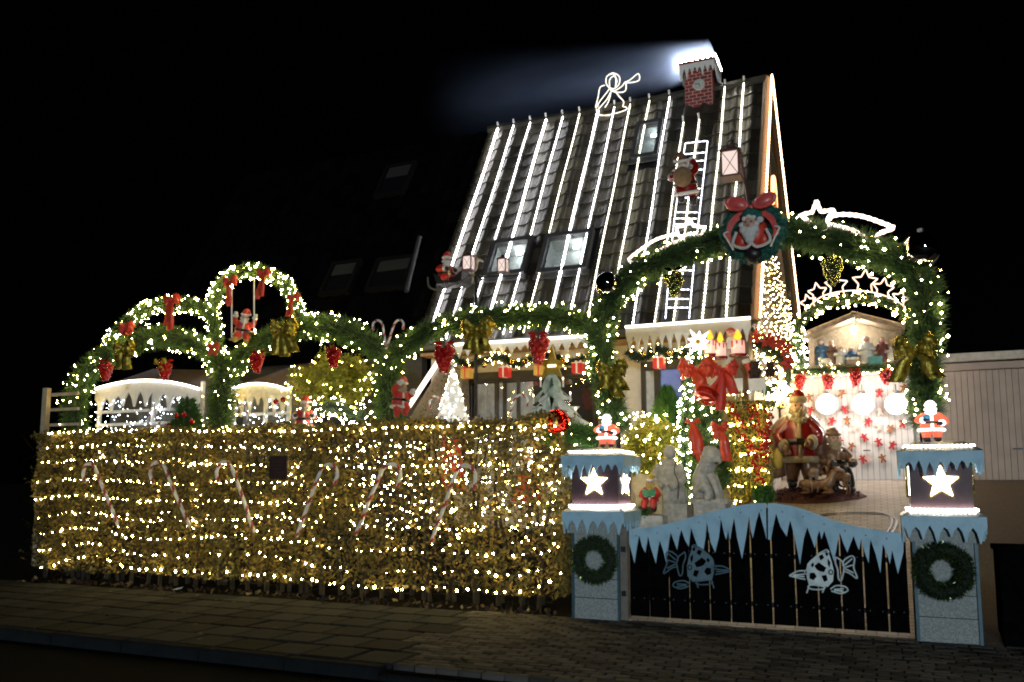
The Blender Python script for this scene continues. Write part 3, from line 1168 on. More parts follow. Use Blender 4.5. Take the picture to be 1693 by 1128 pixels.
# ------------------------------------------------------------------ front of the house under the eave
# ribbon window left of the arch
wx0, wx1 = at(757, 640, FWY).x, at(988, 640, FWY).x
wzt, wzb = at(870, 613, FWY).z, 1.6
fy = FWY - 0.02
win = MB()
win.box(((wx0 + wx1) / 2, fy, wzt - 0.09), (wx1 - wx0, 0.10, 0.18))
win.box(((wx0 + wx1) / 2, fy - 0.056, wzt - 0.115), (wx1 - wx0, 0.012, 0.018))
for u in (0.02, 0.10, 0.30, 0.36, 0.46, 0.66, 0.985):
    win.box((wx0 + (wx1 - wx0) * u, fy - 0.004, (wzt - 0.18 + wzb) / 2), (0.06, 0.09, wzt - 0.18 - wzb))
wn = win.build('window', DARKW, house)
MB().box(((wx0 + wx1) / 2, FWY - 0.006, (wzt + wzb) / 2), (wx1 - wx0, 0.01, wzt - wzb)).build('reveal', DARKP, wn)
for u0, u1 in ((0.13, 0.295), (0.315, 0.35), (0.37, 0.455), (0.47, 0.56)):
    n = 7
    cur = MB()
    ps = [(wx0 + (wx1 - wx0) * (u0 + (u1 - u0) * i / (2 * n)), FWY - 0.02 - 0.008 * (i % 2)) for i in range(2 * n + 1)]
    for (xa, ya), (xb, yb) in zip(ps, ps[1:]):
        cur.add([(xa, ya, wzb), (xb, yb, wzb), (xb, yb, wzt - 0.2), (xa, ya, wzt - 0.2)], [(0, 1, 2, 3)])
    cur.build('curtain', CURT, wn)
MB().box(((wx0 + wx1) / 2, FWY - 0.045, (wzt + wzb) / 2 - 0.1), (wx1 - wx0 - 0.1, 0.006, wzt - wzb - 0.2)).build('pane', PANE, wn)

# window beside the porch, blue inside
px0, px1 = at(1062, 640, FWY).x, at(1133, 640, FWY).x
pzt = at(1090, 598, FWY).z
pw = MB()
pw.box(((px0 + px1) / 2, fy - 0.01, pzt - 0.07), (px1 - px0, 0.11, 0.14))
for u, ww in ((0.05, 0.07), (0.38, 0.10), (0.97, 0.06)):
    pw.box((px0 + (px1 - px0) * u, fy - 0.014, pzt - 0.14 - 0.6), (ww, 0.10, 1.2))
pwn = pw.build('window', DARKW, house)
MB().box((px0 + (px1 - px0) * 0.22, FWY - 0.015, pzt - 0.75), ((px1 - px0) * 0.26, 0.012, 1.2)).build('curtain', CURT, pwn)
MB().box((px0 + (px1 - px0) * 0.68, FWY - 0.015, pzt - 0.75), ((px1 - px0) * 0.54, 0.012, 1.2)).build('pane', BLUEP, pwn)

# pebble-dash side wall with a lit sloping edge
sw = thing('side_wall', 'rough grey pebble-dash wall with a lit sloping edge', 'wall', at(715, 700, 12.9))
MB().slab(pxl([(733, 600), (762, 612), (765, 720), (672, 720), (678, 690)], 12.95), 0.3).build('wall', ROUGHC, sw)
MB().tube(pxl([(724, 599), (676, 672)], 12.88), 0.05, 6).build('edge_lamp', lamp_mat('edge_strip', (1.0, 0.75, 0.62), 2.6), sw)


def ice_board(name, label, x0, y0, x1, y1, Y, h, n, d0, d1, m=ICEW, lamp=ROPE_W, t=0.03, seed=1, curve=0.0, group=None, lr=0.014):
    """white board with cut icicles below and a light tube on its upper edge"""
    a, b_ = at(x0, y0, Y), at(x1, y1, Y)
    g = thing(name, label, 'icicle board', (a + b_) / 2, group)
    L = b_.x - a.x

    def top(x):
        u = (x - a.x) / L
        return a.z + (b_.z - a.z) * u + curve * (1 - (2 * u - 1) ** 2)
    low = icicle_edge(a.x, b_.x, n, d0, d1, 0, seed)
    pts = [Vector((a.x + L * i / 12, Y, top(a.x + L * i / 12))) for i in range(13)]
    path = list(pts)
    pts += [Vector((x, Y, top(x) - h + z)) for x, z in low]
    MB().slab(pts, t).build('board', m, g)
    if lamp:
        MB().tube([p + Vector((0, -0.01, lr)) for p in path], lr, 5).build('light_tube', lamp, g)
    return g


ice_board('icicle_board', 'white icicle board along the porch eave', 1034, 543, 1241, 528, 12.86, 0.11, 15, 0.18, 0.36, seed=4, lr=0.022)
ice_board('icicle_board', 'white icicle board over the long window behind the gold bow', 752, 572, 992, 556, 12.86, 0.05, 16, 0.10, 0.24, seed=8, lr=0.022)

# white boards of the side wall below the gable
side = MB().box((XR - 0.16, (YE + 17.0) / 2 + 0.2, 1.9), (0.1, 3.6, 2.8)).build('side_wall', mat('grey_backing', (0.2, 0.19, 0.18), 0.7), house)
y = YE + 0.44
while y < 16.95:
    MB().box((XR - 0.095 + RND.uniform(-.004, .004), y + 0.07, 2.05), (0.03, 0.128, 2.5)).build('plank', WHITE, side)
    y += 0.14

# ================================================================== garages
gx0, gx1, gx2 = at(1290, 700, 17).x, at(1520, 700, 17).x, 5.4
gz0, gz1 = 1.61, at(1400, 622, 17).z
gar = thing('garage', 'white garage with three globe lamps and nativity shelf', 'garage', (gx0, 17, gz0))
MB().box(((gx0 + gx1) / 2, 19.55, (gz0 + gz1 + 0.3) / 2), (gx1 - gx0, 4.9, gz1 + 0.3 - gz0)).build('body', CREAM, gar)
MB().box(((gx0 + gx1) / 2, 17.0, gz1 + 0.12), (gx1 - gx0, 0.2, 0.24)).build('lintel', WHITE, gar)
MB().box(((gx0 + gx1) / 2, 19.4, gz1 + 0.33), (gx1 - gx0 + 0.1, 5.1, 0.06)).build('flat_roof', ZINC, gar)
dw = 0.098


def door_planks(x0, x1, m, g):
    d = MB().box(((x0 + x1) / 2, 17.065, (gz0 + gz1) / 2), (x1 - x0, 0.03, gz1 - gz0)).build('door', mat('door_groove', (0.16, 0.14, 0.13), 0.6), g)
    n = int((x1 - x0) / dw)
    w = (x1 - x0) / n
    for i in range(n):
        MB().box((x0 + (i + 0.5) * w, 17.03, (gz0 + gz1) / 2), (w - 0.007, 0.035, gz1 - gz0 - 0.02)).build('plank', m, d)
    return d


d1 = door_planks(gx0 + 0.02, gx1 - 0.1, GDOOR, gar)
hd = at(1433, 745, 16.97)
MB().box(hd, (0.12, 0.03, 0.02)).build('handle', BLACK, d1)
g2 = thing('garage', 'plain beige garage right of the decorated one', 'garage', (gx1 + 1, 17, gz0))
MB().box(((gx1 + gx2) / 2 + 0.02, 19.6, (gz0 + gz1 + 0.2) / 2), (gx2 - gx1 - 0.04, 5, gz1 + 0.2 - gz0)).build('body', GDOOR2, g2)
MB().box(((gx1 + gx2) / 2 + 0.02, 17.0, gz1 + 0.06), (gx2 - gx1 - 0.04, 0.2, 0.12)).build('lintel', GDOOR2, g2)
MB().box(((gx1 + gx2) / 2 + 0.02, 16.95, gz1 + 0.22), (gx2 - gx1 - 0.04, 0.3, 0.14)).build('fascia', mat('pale_fascia', (0.5, 0.45, 0.38), 0.6), g2)
d2 = door_planks(gx1 + 0.12, gx2, GDOOR2, g2)
MB().box(at(1683, 742, 16.97), (0.14, 0.03, 0.025)).build('handle', BLACK, d2)

for x, lab in ((1366, 'left'), (1426, 'middle'), (1482, 'right')):
    p = at(x, 667, 16.62)
    g = thing('globe_lamp', {'left': 'blazing globe lamp on the garage door nearest the statue', 'middle': 'blazing globe lamp in the middle of the garage door', 'right': 'blazing globe lamp on the garage door nearest the arch post'}[lab], 'lamp', p, 'globe lamps on the garage door')
    MB().ico(p, 0.152, 3).build('globe', GLOBE, g, True)
    MB().lathe([(0.05, 0), (0.05, 0.06)], 10, p + Vector((0, 0, 0.17))).build('cap', GREYM, g)
    MB().lathe([(0.19, 0), (0.19, 0.012)], 24, p + Vector((0, 0.16, 0)), M=Matrix.Rotation(-math.pi / 2, 3, 'X')).build('light_shield', WHITE, g)  # added disc that keeps the globe's direct light off the door
    MB().tube([p + Vector((0, 0, 0.22)), p + Vector((0, 0.12, 0.36)), p + Vector((0, 0.26, 0.36))], 0.012, 6).build('bracket', GREYM, g)

# felt figures stuck on the door
def felt_man(s):
    pts = []
    out = [(0, 1.0, 0.28), (0.30, 0.62, 0.0), (0.85, 0.50, 0.0), (0.85, 0.22, 0.0), (0.34, 0.15, 0), (0.62, -0.85, 0), (0.30, -0.95, 0), (0, -0.30, 0)]
    right = [(0.16, 0.62), (0.28, 0.80), (0.18, 1.02), (0, 1.08)]
    poly = [(0, 1.08), (0.2, 1.0), (0.26, 0.8), (0.16, 0.58), (0.82, 0.62), (0.9, 0.4), (0.4, 0.22), (0.3, -0.1), (0.66, -0.8), (0.36, -0.95), (0, -0.35)]
    full = poly + [(-x, z) for x, z in reversed(poly[1:-1])]
    return MB().slab([Vector((x * s, 0, z * s)) for x, z in full], 0.02)


fm = [felt_man(0.082).mesh('felt_figure', m) for m in (FELTR, FELTB, FELTW)]
fdot = MB().octa((0, -0.008, 0.075), 0.022).octa((0.03, -0.008, 0.02), 0.012).mesh('felt_detail', FELTW)
FIG = [(337, 70, 1), (540, 45, 1), (625, 35, 2), (780, 40, 0), (932, 10, 1), (342, 150, 0), (562, 145, 0), (782, 155, 2), (477, 218, 0), (576, 213, 1), (708, 222, 0), (622, 260, 2), (778, 250, 2), (851, 265, 1), (928, 232, 0), (485, 285, 0), (524, 343, 0), (685, 320, 0), (775, 350, 0), (862, 370, 0), (601, 378, 1), (676, 458, 0), (800, 452, 1), (712, 455, 2), (375, 215, 1)]
FIG.sort(key=lambda q: (round(q[1] / 75), q[0]))
rowname = ['at the lintel', 'level with the globe lamps', 'just under the globe lamps', 'in the upper middle of the door', 'in the lower middle of the door', 'in the second lowest row', 'in the lowest row']
seen = {}
for x, y, c in FIG:
    p = at(1250 + x / 3.8217, 640 + y / 3.8217, 16.96)
    r_ = min(6, round(y / 75))
    k = ('red', 'ginger', 'pale')[c]
    key = (k, r_)
    seen[key] = seen.get(key, 0) + 1
    lab = f"{('', 'second ', 'third ', 'fourth ')[seen[key] - 1]}{k} felt figure {rowname[r_]} of the garage" if seen[key] > 1 else f"{k} felt figure {rowname[r_]} of the garage"
    lab = lab.replace('of the door of the garage', 'of the garage door')
    o = bpy.data.objects.new('felt_figure', fm[c])
    COL.objects.link(o)
    o.location = p
    o.rotation_euler = (0, RND.uniform(-0.6, 0.6), 0)
    o.scale = (1.0,) * 3
    tag(o, lab, 'door decoration', 'felt figures stuck on the garage door')
# ================================================================== lights on the roof
tops = [(826, 205, 1.0, 0), (852, 200, .6, 0), (879, 195, .55, 0), (905, 190, 1.0, 0), (932, 185, .5, 0), (960, 181, .45, 1), (991, 178, .9, 0), (1018, 172, .5, 0), (1044, 170, .5, 1),
        (1075, 163, .55, 1), (1108, 157, .45, 0), (1138, 172, .45, 1), (1163, 171, .5, 1), (1200, 143, .6, 1), (1231, 137, .7, 1)]
nth = ['first', 'second', 'third', 'fourth', 'fifth', 'sixth', 'seventh', 'eighth', 'ninth', 'tenth', 'eleventh', 'twelfth', 'thirteenth', 'fourteenth', 'fifteenth']
for i, (x, y, k, wm) in enumerate(tops):
    X = at(x, y, YR).x
    smax = SLOPE - 0.02 if i not in (11, 12) else SLOPE - 0.95
    g = thing('roof_light_string', f'{nth[i]} vertical light string from the dark left end of the roof', 'light string', roof_pt(X, 0), 'light strings down the roof')
    pts = [roof_pt(X + 0.008 * math.sin(s * 1.7 + i), s, 0.058) for s in np.linspace(0.05, smax, 14)]
    fine = resample(pts, 0.05 if k > 0.8 else 0.042)
    rs = [0.019 * (0.25 + 1.1 * k) * (RND.uniform(0.85, 1.15) if q % 2 else 0.6 if k > 0.8 else 0.22) for q in range(len(fine))]
    MB().tube(fine, rs, 5).build('light_tube', ROPE_R2 if wm else ROPE_R, g)
    MB().tube([roof_pt(X, smax, 0.075), roof_pt(X, smax + 0.06, 0.16)], 0.02, 5).build('clip', WHITE, g)
# gable edges
for lab, P in (('amber light line on the near sloping edge of the gable', [Vector((XR + 0.115, YR - 0.02, ZR + 0.08)), Vector((XR + 0.115, YE - 0.05, ZE + 0.0))]),
               ('amber light line on the far sloping edge of the gable', [Vector((XR + 0.115, YR + 0.06, ZR + 0.06)), Vector((XR + 0.115, YB, ZB + 0.02))])):
    g = thing('gable_light_string', lab, 'light string', P[1], 'amber lights on the gable')
    q = resample(P, 0.05)
    MB().tube(q, [0.020 if i % 2 else 0.013 for i in range(len(q))], 5).build('light_tube', ROPE_O, g)
# curtain of fairy lights low on the gable
g = thing('light_curtain', 'curtain of small warm fairy lights on the lower gable', 'light curtain', (XR, YR, ZE))
pp = []
for k in range(21):
    y = YE + 0.3 + k * 0.44
    zt = min(gable_z(y) - 0.2, 6.0 + RND.uniform(-0.6, 0.3))
    z = 3.25 if y < 16.8 else 4.0
    strand = []
    while z < zt:
        pp.append((XR - 0.06 + RND.uniform(0, 0.05), y + RND.uniform(-0.16, 0.16), z))
        z += 0.085
    MB().tube([(XR - 0.05, y, 3.2), (XR - 0.05, y, zt)], 0.004, 3).build('wire', DARKM, g)
bulb_mesh(pp, 0.019, lamp_mat('bulb_curtain', (1.0, 0.80, 0.38), 34), 'bulbs', g)
# lit ornament high on the gable
gp = Vector((XR + 0.06, YR + 0.1, 6.75))
g = thing('gable_lamp', 'tall glowing orange ornament high on the gable', 'lamp', gp)
MB().tube([gp + Vector((0, 0.28 * math.cos(a), 0.62 * math.sin(a))) for a in np.linspace(0, 2 * math.pi, 20)[:-1]], 0.035, 5, closed=True).build('ring_lamp', lamp_mat('orange_ring', (1, .42, .16), 5), g)
MB().ico(gp, (0.05, 0.16, 0.45), 2).build('core_lamp', lamp_mat('orange_core', (1, .30, .10), 1.1), g)

# ladder with climbing figure
lb = [on_roof(x, y, 0.16) for x, y in ((1133, 237), (1118, 340), (1109, 420), (1100, 530))]
rb_ = [on_roof(x, y, 0.16) for x, y in ((1170, 233), (1158, 340), (1149, 420), (1139, 530))]
g = thing('light_ladder', 'ladder of cold white lights leaning on the roof', 'ladder', lb[-1])
for P in (lb, rb_):
    q = resample(smooth_path(P, 8), 0.045)
    MB().tube(q, [0.012 if i % 2 else 0.005 for i in range(len(q))], 5).build('rail', lamp_mat('ladder_light', (0.86, 0.88, 1.0), 5), g)
ls, rs_ = smooth_path(lb, 8), smooth_path(rb_, 8)
for k in range(17):
    u = 0.03 + k * 0.058
    a, b_ = ls[int(u * (len(ls) - 1))], rs_[int(u * (len(rs_) - 1))]
    q = resample([a, b_], 0.05)
    MB().tube(q, [0.012 if i % 2 else 0.005 for i in range(len(q))], 5).build('rung', _M['ladder_light'], g)

# ================================================================== figures
def figure(name, label, cat, arms, legs, mats=None, sub='cap', belt=True, group=None, skirt=0.22):
    """bearded figure of unit height, built at the origin facing -y; arms: [(elbow, hand)], legs: [(knee, foot)]"""
    M_ = dict(coat=REDF, fur=WHITEF, beard=WHITEF, skin=SKIN, boot=BLACK, trouser=REDF, glove=BLACK, hat=REDF)
    M_.update(mats or {})
    g = thing(name, label, cat, (0, 0, 0), group)
    body = MB().lathe([(skirt * 0.96, 0.27), (skirt, 0.30), (0.21, 0.36), (0.205, 0.46), (0.19, 0.55), (0.15, 0.63), (0.075, 0.68)], 14, sy=0.82)
    for sgn, (el, ha) in zip((-1, 1), arms):
        sh = Vector((sgn * 0.13, 0, 0.605))
        body.tube(smooth_path([Vector((sgn * 0.06, 0, 0.60)), sh, Vector(el), Vector(ha)], 4), [0.06, 0.07, .075, .075, .078, .075, .072, .07, .066, .062, .06, .058, 0.056], 8)
    body.build('coat', M_['coat'], g, True)
    MB().torus((0, 0, 0.285), skirt * 0.97, 0.036, 16, 6, sy=0.82).build('coat_hem', M_['fur'], g, True)
    MB().tube([(0, -0.175, 0.30), (0, -0.182, 0.40), (0, -0.165, 0.52), (0, -0.12, 0.62)], 0.026, 6).build('front_trim', M_['fur'], g, True)
    for el, ha in arms:
        d = (Vector(ha) - Vector(el)).normalized()
        MB().tube([Vector(ha) - d * 0.035, Vector(ha) + d * 0.012], 0.072, 8).build('cuff', M_['fur'], g, True)
    MB().torus((0, 0, 0.665), 0.085, 0.035, 12, 6, sy=0.9).build('collar', M_['fur'], g, True)
    for sgn, (el, ha) in zip((-1, 1), arms):
        d = (Vector(ha) - Vector(el)).normalized()
        mt = MB().ico(Vector(ha) + d * 0.045, 0.052, 2)
        mt.tube([Vector(ha) + d * 0.02, Vector(ha) + d * 0.05 + Vector((-sgn * 0.05, 0, 0.03))], [0.026, 0.018], 5)
        for f in range(4):
            s = Vector((0.018 * (f - 1.5), 0, 0.008 * (f % 2)))
            mt.tube([Vector(ha) + d * 0.06 + s, Vector(ha) + d * 0.10 + s, Vector(ha) + d * 0.108 + s + Vector((0, 0, -0.02))], [0.02, 0.017, 0.012], 5)
        mt.build('glove', M_['glove'], g, True)
    for kn, ft in legs:
        sx = 1 if kn[0] > 0 else -1
        MB().tube(smooth_path([Vector((sx * 0.085, 0, 0.33)), Vector(kn), Vector(ft) + Vector((0, 0, 0.09))], 4), [.1, .1, .098, .094, .09, .085, .08, .076, .072], 8).build('trouser_leg', M_['trouser'], g, True)
        f = Vector(ft)
        bt = MB().tube([f + Vector((0, 0, 0.14)), f + Vector((0, 0, 0.05))], [0.076, 0.068], 8)
        bt.ico(f + Vector((0, -0.04, 0.035)), (0.062, 0.10, 0.042), 2)
        bt.build('boot', M_['boot'], g, True)
    if belt:
        MB().torus((0, 0, 0.45), 0.20, 0.028, 18, 5, sy=0.84).build('belt', BLACK, g, True)
        MB().box((0, -0.192, 0.45), (0.075, 0.02, 0.065)).build('buckle', GOLDM, g)
    hd = MB().ico((0, -0.01, 0.785), (0.088, 0.085, 0.10), 2)
    hd.ico((0, -0.105, 0.775), (0.022, 0.028, 0.020), 1)
    for sx in (-1, 1):
        hd.ico((sx * 0.042, -0.078, 0.755), 0.03, 1)
        hd.ico((sx * 0.09, -0.005, 0.78), (0.014, 0.02, 0.028), 1)
    hd.build('head', M_['skin'], g, True)
    ey = MB()
    for sx in (-1, 1):
        ey.ico((sx * 0.034, -0.088, 0.797), 0.011, 1)
    ey.build('eyes', BLACK, g)
    bd = MB()
    for (x, y, z, r) in ((0, -0.085, 0.70, 0.062), (0, -0.10, 0.645, 0.055), (0, -0.11, 0.595, 0.036), (-0.05, -0.07, 0.715, 0.05), (0.05, -0.07, 0.715, 0.05), (-0.035, -0.095, 0.655, 0.045), (0.035, -0.095, 0.655, 0.045), (-0.082, -0.03, 0.745, 0.036), (0.082, -0.03, 0.745, 0.036), (-0.08, 0.02, 0.76, 0.045), (0.08, 0.02, 0.76, 0.045), (0, 0.06, 0.75, 0.07)):
        bd.ico((x, y, z), r, 1)
    for sx in (-1, 1):
        bd.tube([(0, -0.112, 0.748), (sx * 0.03, -0.112, 0.745), (sx * 0.065, -0.09, 0.725)], [0.018, 0.022, 0.006], 5)
        bd.ico((sx * 0.036, -0.09, 0.825), (0.022, 0.012, 0.009), 1)
    bd.build('beard', M_['beard'], g, True)
    MB().torus((0, 0.0, 0.855), 0.085, 0.033, 16, 6).build('hat_trim', M_['fur'], g, True)
    if sub == 'cap':
        ht = MB().tube(smooth_path([(0, 0, 0.85), (0, 0.01, 0.92), (0.03, 0.03, 0.975), (0.09, 0.05, 0.96), (0.125, 0.055, 0.90)], 3), [.09, .088, .084, .078, .07, .062, .054, .046, .038, .03, .024, .018, .014], 9)
        ht.build('hat', M_['hat'], g, True)
        MB().ico((0.13, 0.055, 0.875), 0.034, 1).build('pompom', M_['fur'], g, True)
    else:
        MB().ico((0, 0.02, 0.88), (0.095, 0.10, 0.085), 2).build('hat', M_['hat'], g, True)
    return g


STAND = [((-0.10, 0, 0.2), (-0.10, 0, 0.02)), ((0.10, 0, 0.2), (0.10, 0, 0.02))]
LITM = dict(coat=GLOWR, fur=GLOWW, beard=GLOWW, skin=GLOWS, boot=NAVY, trouser=GLOWR, glove=NAVY, hat=GLOWW)
YP = 9.41                                 # front plane of the gate pillars
PX = (at(982, 900, YP).x, at(1562, 900, YP).x)

pf = figure('bearded_figurine', 'glowing bearded red-coated figurine on the pillar beside the hedge', 'figurine', [((-0.25, -0.05, 0.50), (-0.15, -0.17, 0.50)), ((0.26, -0.04, 0.48), (0.17, -0.16, 0.43))], STAND, LITM, 'ball', True, 'lit figurines on the gate pillars', 0.235)
bag = MB().ico((-0.10, -0.20, 0.545), (0.07, 0.05, 0.09), 2).build('blue_parcel', GLOWB, pf, True)
pf.location = (PX[0] + 0.06, YP + 0.36, 1.975)
pf.rotation_euler = (0, 0, 0.2)
pf.scale = (0.50, 0.50, 0.43)
dup(pf, (PX[1] - 0.04, YP + 0.36, 1.975), 0.05, (0.52, 0.52, 0.46), 'glowing bearded red-coated figurine on the pillar beside the garage')

# climber on the ladder, seen from behind
cl = figure('bearded_figurine', 'red climbing figure seen from behind on the light ladder', 'figurine', [((-0.22, -0.12, 0.72), (-0.13, -0.2, 0.86)), ((0.25, -0.10, 0.60), (0.16, -0.2, 0.68))], [((-0.11, -0.12, 0.22), (-0.10, -0.05, 0.04)), ((0.12, -0.16, 0.30), (0.11, -0.08, 0.12))], dict(hat=mat('brown_felt', (0.12, 0.05, 0.03), 0.7), coat=REDD, trouser=REDD), group=None)
sk = MB().ico((0.02, 0.22, 0.58), (0.17, 0.12, 0.19), 2).build('sack', SACK, cl, True)
cp_ = on_roof(1138, 345, 0.36)
cl.location = cp_
cl.rotation_euler = (math.radians(-20), math.radians(4), math.pi + 0.1)
cl.scale = (0.92,) * 3

# figure on the swing of the ring garland
YG = 10.75
sw_ = figure('bearded_figurine', 'red-coated figure sitting on the swing in the ring garland', 'figurine', [((-0.22, -0.04, 0.62), (-0.24, -0.08, 0.80)), ((0.24, -0.03, 0.62), (0.26, -0.07, 0.82))], [((-0.13, -0.28, 0.30), (-0.16, -0.40, 0.12)), ((0.12, -0.29, 0.28), (0.13, -0.42, 0.10))], dict(boot=YELLOW, glove=WHITEF))
sw_.location = at(397, 572, YG - 0.1)
sw_.rotation_euler = (0.25, 0.12, 0.75)
sw_.scale = (0.60,) * 3
g = thing('swing', 'rope swing hanging inside the ring garland', 'swing', at(399, 560, YG - 0.1))
for a, b_ in (((383, 470), (383, 560)), ((420, 462), (420, 548))):
    MB().tube(pxl([a, b_], YG - 0.1), 0.012, 5).build('rope', WHITE, g)
c = (at(383, 560, YG - .1) + at(420, 548, YG - .1)) / 2
MB().box(c + Vector((0, 0, -0.02)), (0.44, 0.16, 0.025), Matrix.Rotation(-0.25, 3, 'Y')).build('seat', OLDWOOD, g)

# climber on the garland post by the side wall
c2 = figure('bearded_figurine', 'red-coated figure clinging to the garland post beside the pebble-dash wall', 'figurine', [((-0.22, -0.1, 0.68), (-0.14, -0.2, 0.82)), ((0.22, -0.08, 0.60), (0.2, -0.2, 0.66))], [((-0.1, -0.12, 0.22), (-0.09, -0.06, 0.03)), ((0.11, -0.15, 0.28), (0.10, -0.08, 0.10))], dict(beard=BEARD, boot=REDF, glove=WHITEF))
c2.location = at(659, 694, 10.35)
c2.rotation_euler = (0, 0.1, 0.9)
c2.scale = (0.62,) * 3
# half hidden figure behind the hedge top
c3 = figure('bearded_figurine', 'small red-coated figure standing behind the hedge top under the yellow-green tree', 'figurine', [((-0.24, -0.05, 0.5), (-0.2, -0.17, 0.52)), ((0.24, -0.05, 0.5), (0.2, -0.17, 0.52))], STAND, dict(beard=BEARD))
c3.location = at(502, 725, 10.7)
c3.rotation_euler = (0, 0, 0.6)
c3.scale = (0.66,) * 3

# sleigh with driver and reindeer on an iron bracket
YS = 11.9
sg = thing('sleigh', 'small metal sleigh on an iron bracket before the roof', 'sleigh', at(745, 478, YS))
for dy in (-0.16, 0.16):
    MB().tube([p + Vector((0, dy, 0)) for p in px([(715, 462), (718, 478), (735, 482), (765, 470), (792, 458)], YS)], 0.016, 6).build('runner', GREYM, sg)
MB().slab(pxl([(716, 452), (722, 470), (762, 466), (764, 446), (750, 458), (730, 458)], YS - 0.17), 0.34).build('body', DARKM, sg)
MB().tube(pxl([(792, 458), (862, 455)], YS), 0.012, 5).build('shaft', DARKM, sg)
MB().tube(pxl([(787, 455), (787, 720)], YS), 0.028, 6).build('post', DARKM, sg)
dv = figure('bearded_figurine', 'red-coated driver sitting in the small sleigh', 'figurine', [((-0.24, -0.08, 0.52), (-0.13, -0.24, 0.52)), ((0.24, -0.08, 0.52), (0.13, -0.26, 0.50))], [((-0.13, -0.28, 0.30), (-0.13, -0.32, 0.12)), ((0.13, -0.28, 0.30), (0.13, -0.32, 0.12))])
dv.location = at(738, 484, YS)
dv.rotation_euler = (0, 0, 0.85)
dv.scale = (0.68,) * 3


def deer(name, label, loc, s, rz, fur=FUR, lying=False, antler=True, group=None):
    g = thing(name, label, 'deer figure', (0, 0, 0), group)
    b = MB()
    b.tube(smooth_path([(-0.42, 0, 0.62), (-0.36, 0, 0.66), (-0.1, 0, 0.66), (0.2, 0, 0.68), (0.34, 0, 0.74), (0.44, 0, 0.92), (0.50, 0, 1.06), (0.60, 0, 1.08), (0.76, 0, 1.0)], 3), [.04, .09, .13, .16, .165, .16, .15, .15, .15, .155, .16, .16, .15, .14, .12, .10, .09, .085, .085, .09, .085, .075, .06, .05, .035], 9)
    for sx, x0 in ((-1, -0.32), (1, -0.32), (-1, 0.24), (1, 0.24)):
        y = sx * 0.09
        if lying:
            b.tube(smooth_path([(x0, y, 0.58), (x0 + 0.16, y * 1.6, 0.47), (x0 - 0.06, y * 1.8, 0.44)], 3), [.08, .07, .06, .05, .045, .04, .035], 6)
        elif x0 < 0:
            b.tube(smooth_path([(x0, y, 0.60), (x0 + 0.07, y, 0.42), (x0 - 0.07, y, 0.27), (x0 - 0.02, y, 0.02)], 3), [.09, .075, .06, .05, .042, .034, .03, .028, .026, .03], 6)
        else:
            b.tube(smooth_path([(x0, y, 0.62), (x0 + 0.01, y, 0.36), (x0 + 0.03, y, 0.2), (x0, y, 0.02)], 3), [.075, .065, .05, .042, .036, .032, .03, .027, .026, .03], 6)
    for sx in (-1, 1):
        b.tube([(0.50, sx * 0.05, 1.12), (0.46, sx * 0.16, 1.18)], [0.035, 0.008], 5)
    b.tube([(-0.42, 0, 0.66), (-0.5, 0, 0.60)], [0.04, 0.012], 5)
    b.build('body', fur, g, True)
    if antler:
        for sx in (-1, 1):
            a = MB().tube([(0.50, sx * 0.04, 1.14), (0.46, sx * 0.12, 1.30), (0.52, sx * 0.20, 1.46)], [0.018, 0.016, 0.008], 5)
            a.tube([(0.47, sx * 0.10, 1.26), (0.60, sx * 0.14, 1.36)], [0.013, 0.006], 4).tube([(0.49, sx * 0.16, 1.37), (0.40, sx * 0.24, 1.46)], [0.012, 0.006], 4)
            a.build('antler', OLDWOOD, g)
    MB().ico((0.775, 0, 0.995), 0.022, 1).build('nose', BLACK, g)
    g.location, g.rotation_euler, g.scale = loc, (0, 0, rz), (s,) * 3
    return g


deer('reindeer_figurine', 'small pale reindeer behind the lantern at the sleigh', at(772, 470, YS + 0.15), 0.36, 0.2, mat('pale_fur', (0.5, 0.42, 0.33), 0.6))


def lantern(label, x, y, Y, w, h, group='hanging lanterns before the roof'):
    """square lantern: glowing panes in a metal frame, pitched lid; centre of body at (x, y)"""
    p = at(x, y, Y)
    g = thing('lantern', label, 'lantern', p, group)
    MB().box(p, (w * 0.86, w * 0.86, h * 0.94)).build('pane', LANT, g)
    f = MB()
    for sx in (-1, 1):
        for sy in (-1, 1):
            f.box(p + Vector((sx * w * 0.46, sy * w * 0.46, 0)), (w * 0.1, w * 0.1, h))
    for sz in (-1, 1):
        f.box(p + Vector((0, 0, sz * h * 0.5)), (w * 1.06, w * 1.06, h * 0.07))
    for d in (-1, 1):
        f.tube([p + Vector((-d * w * .42, -w * .45, -h * .47)), p + Vector((d * w * .42, -w * .45, h * .47))], w * 0.018, 4)
        f.tube([p + Vector((w * .45, -d * w * .42, -h * .47)), p + Vector((w * .45, d * w * .42, h * .47))], w * 0.018, 4)
    f.build('frame', BROWNM, g)
    MB().frustum(p + Vector((0, 0, h * 0.54)), (w * 1.15, w * 1.15), (w * 0.45, w * 0.45), h * 0.16).box(p + Vector((0, 0, h * 0.76)), (w * 0.4, w * 0.4, h * 0.12)).build('lid', BROWNM, g)
    MB().torus(p + Vector((0, 0, h * 0.9)), w * 0.16, w * 0.03, 10, 4, Matrix.Rotation(math.pi / 2, 3, 'X')).build('ring', DARKM, g)
    return g


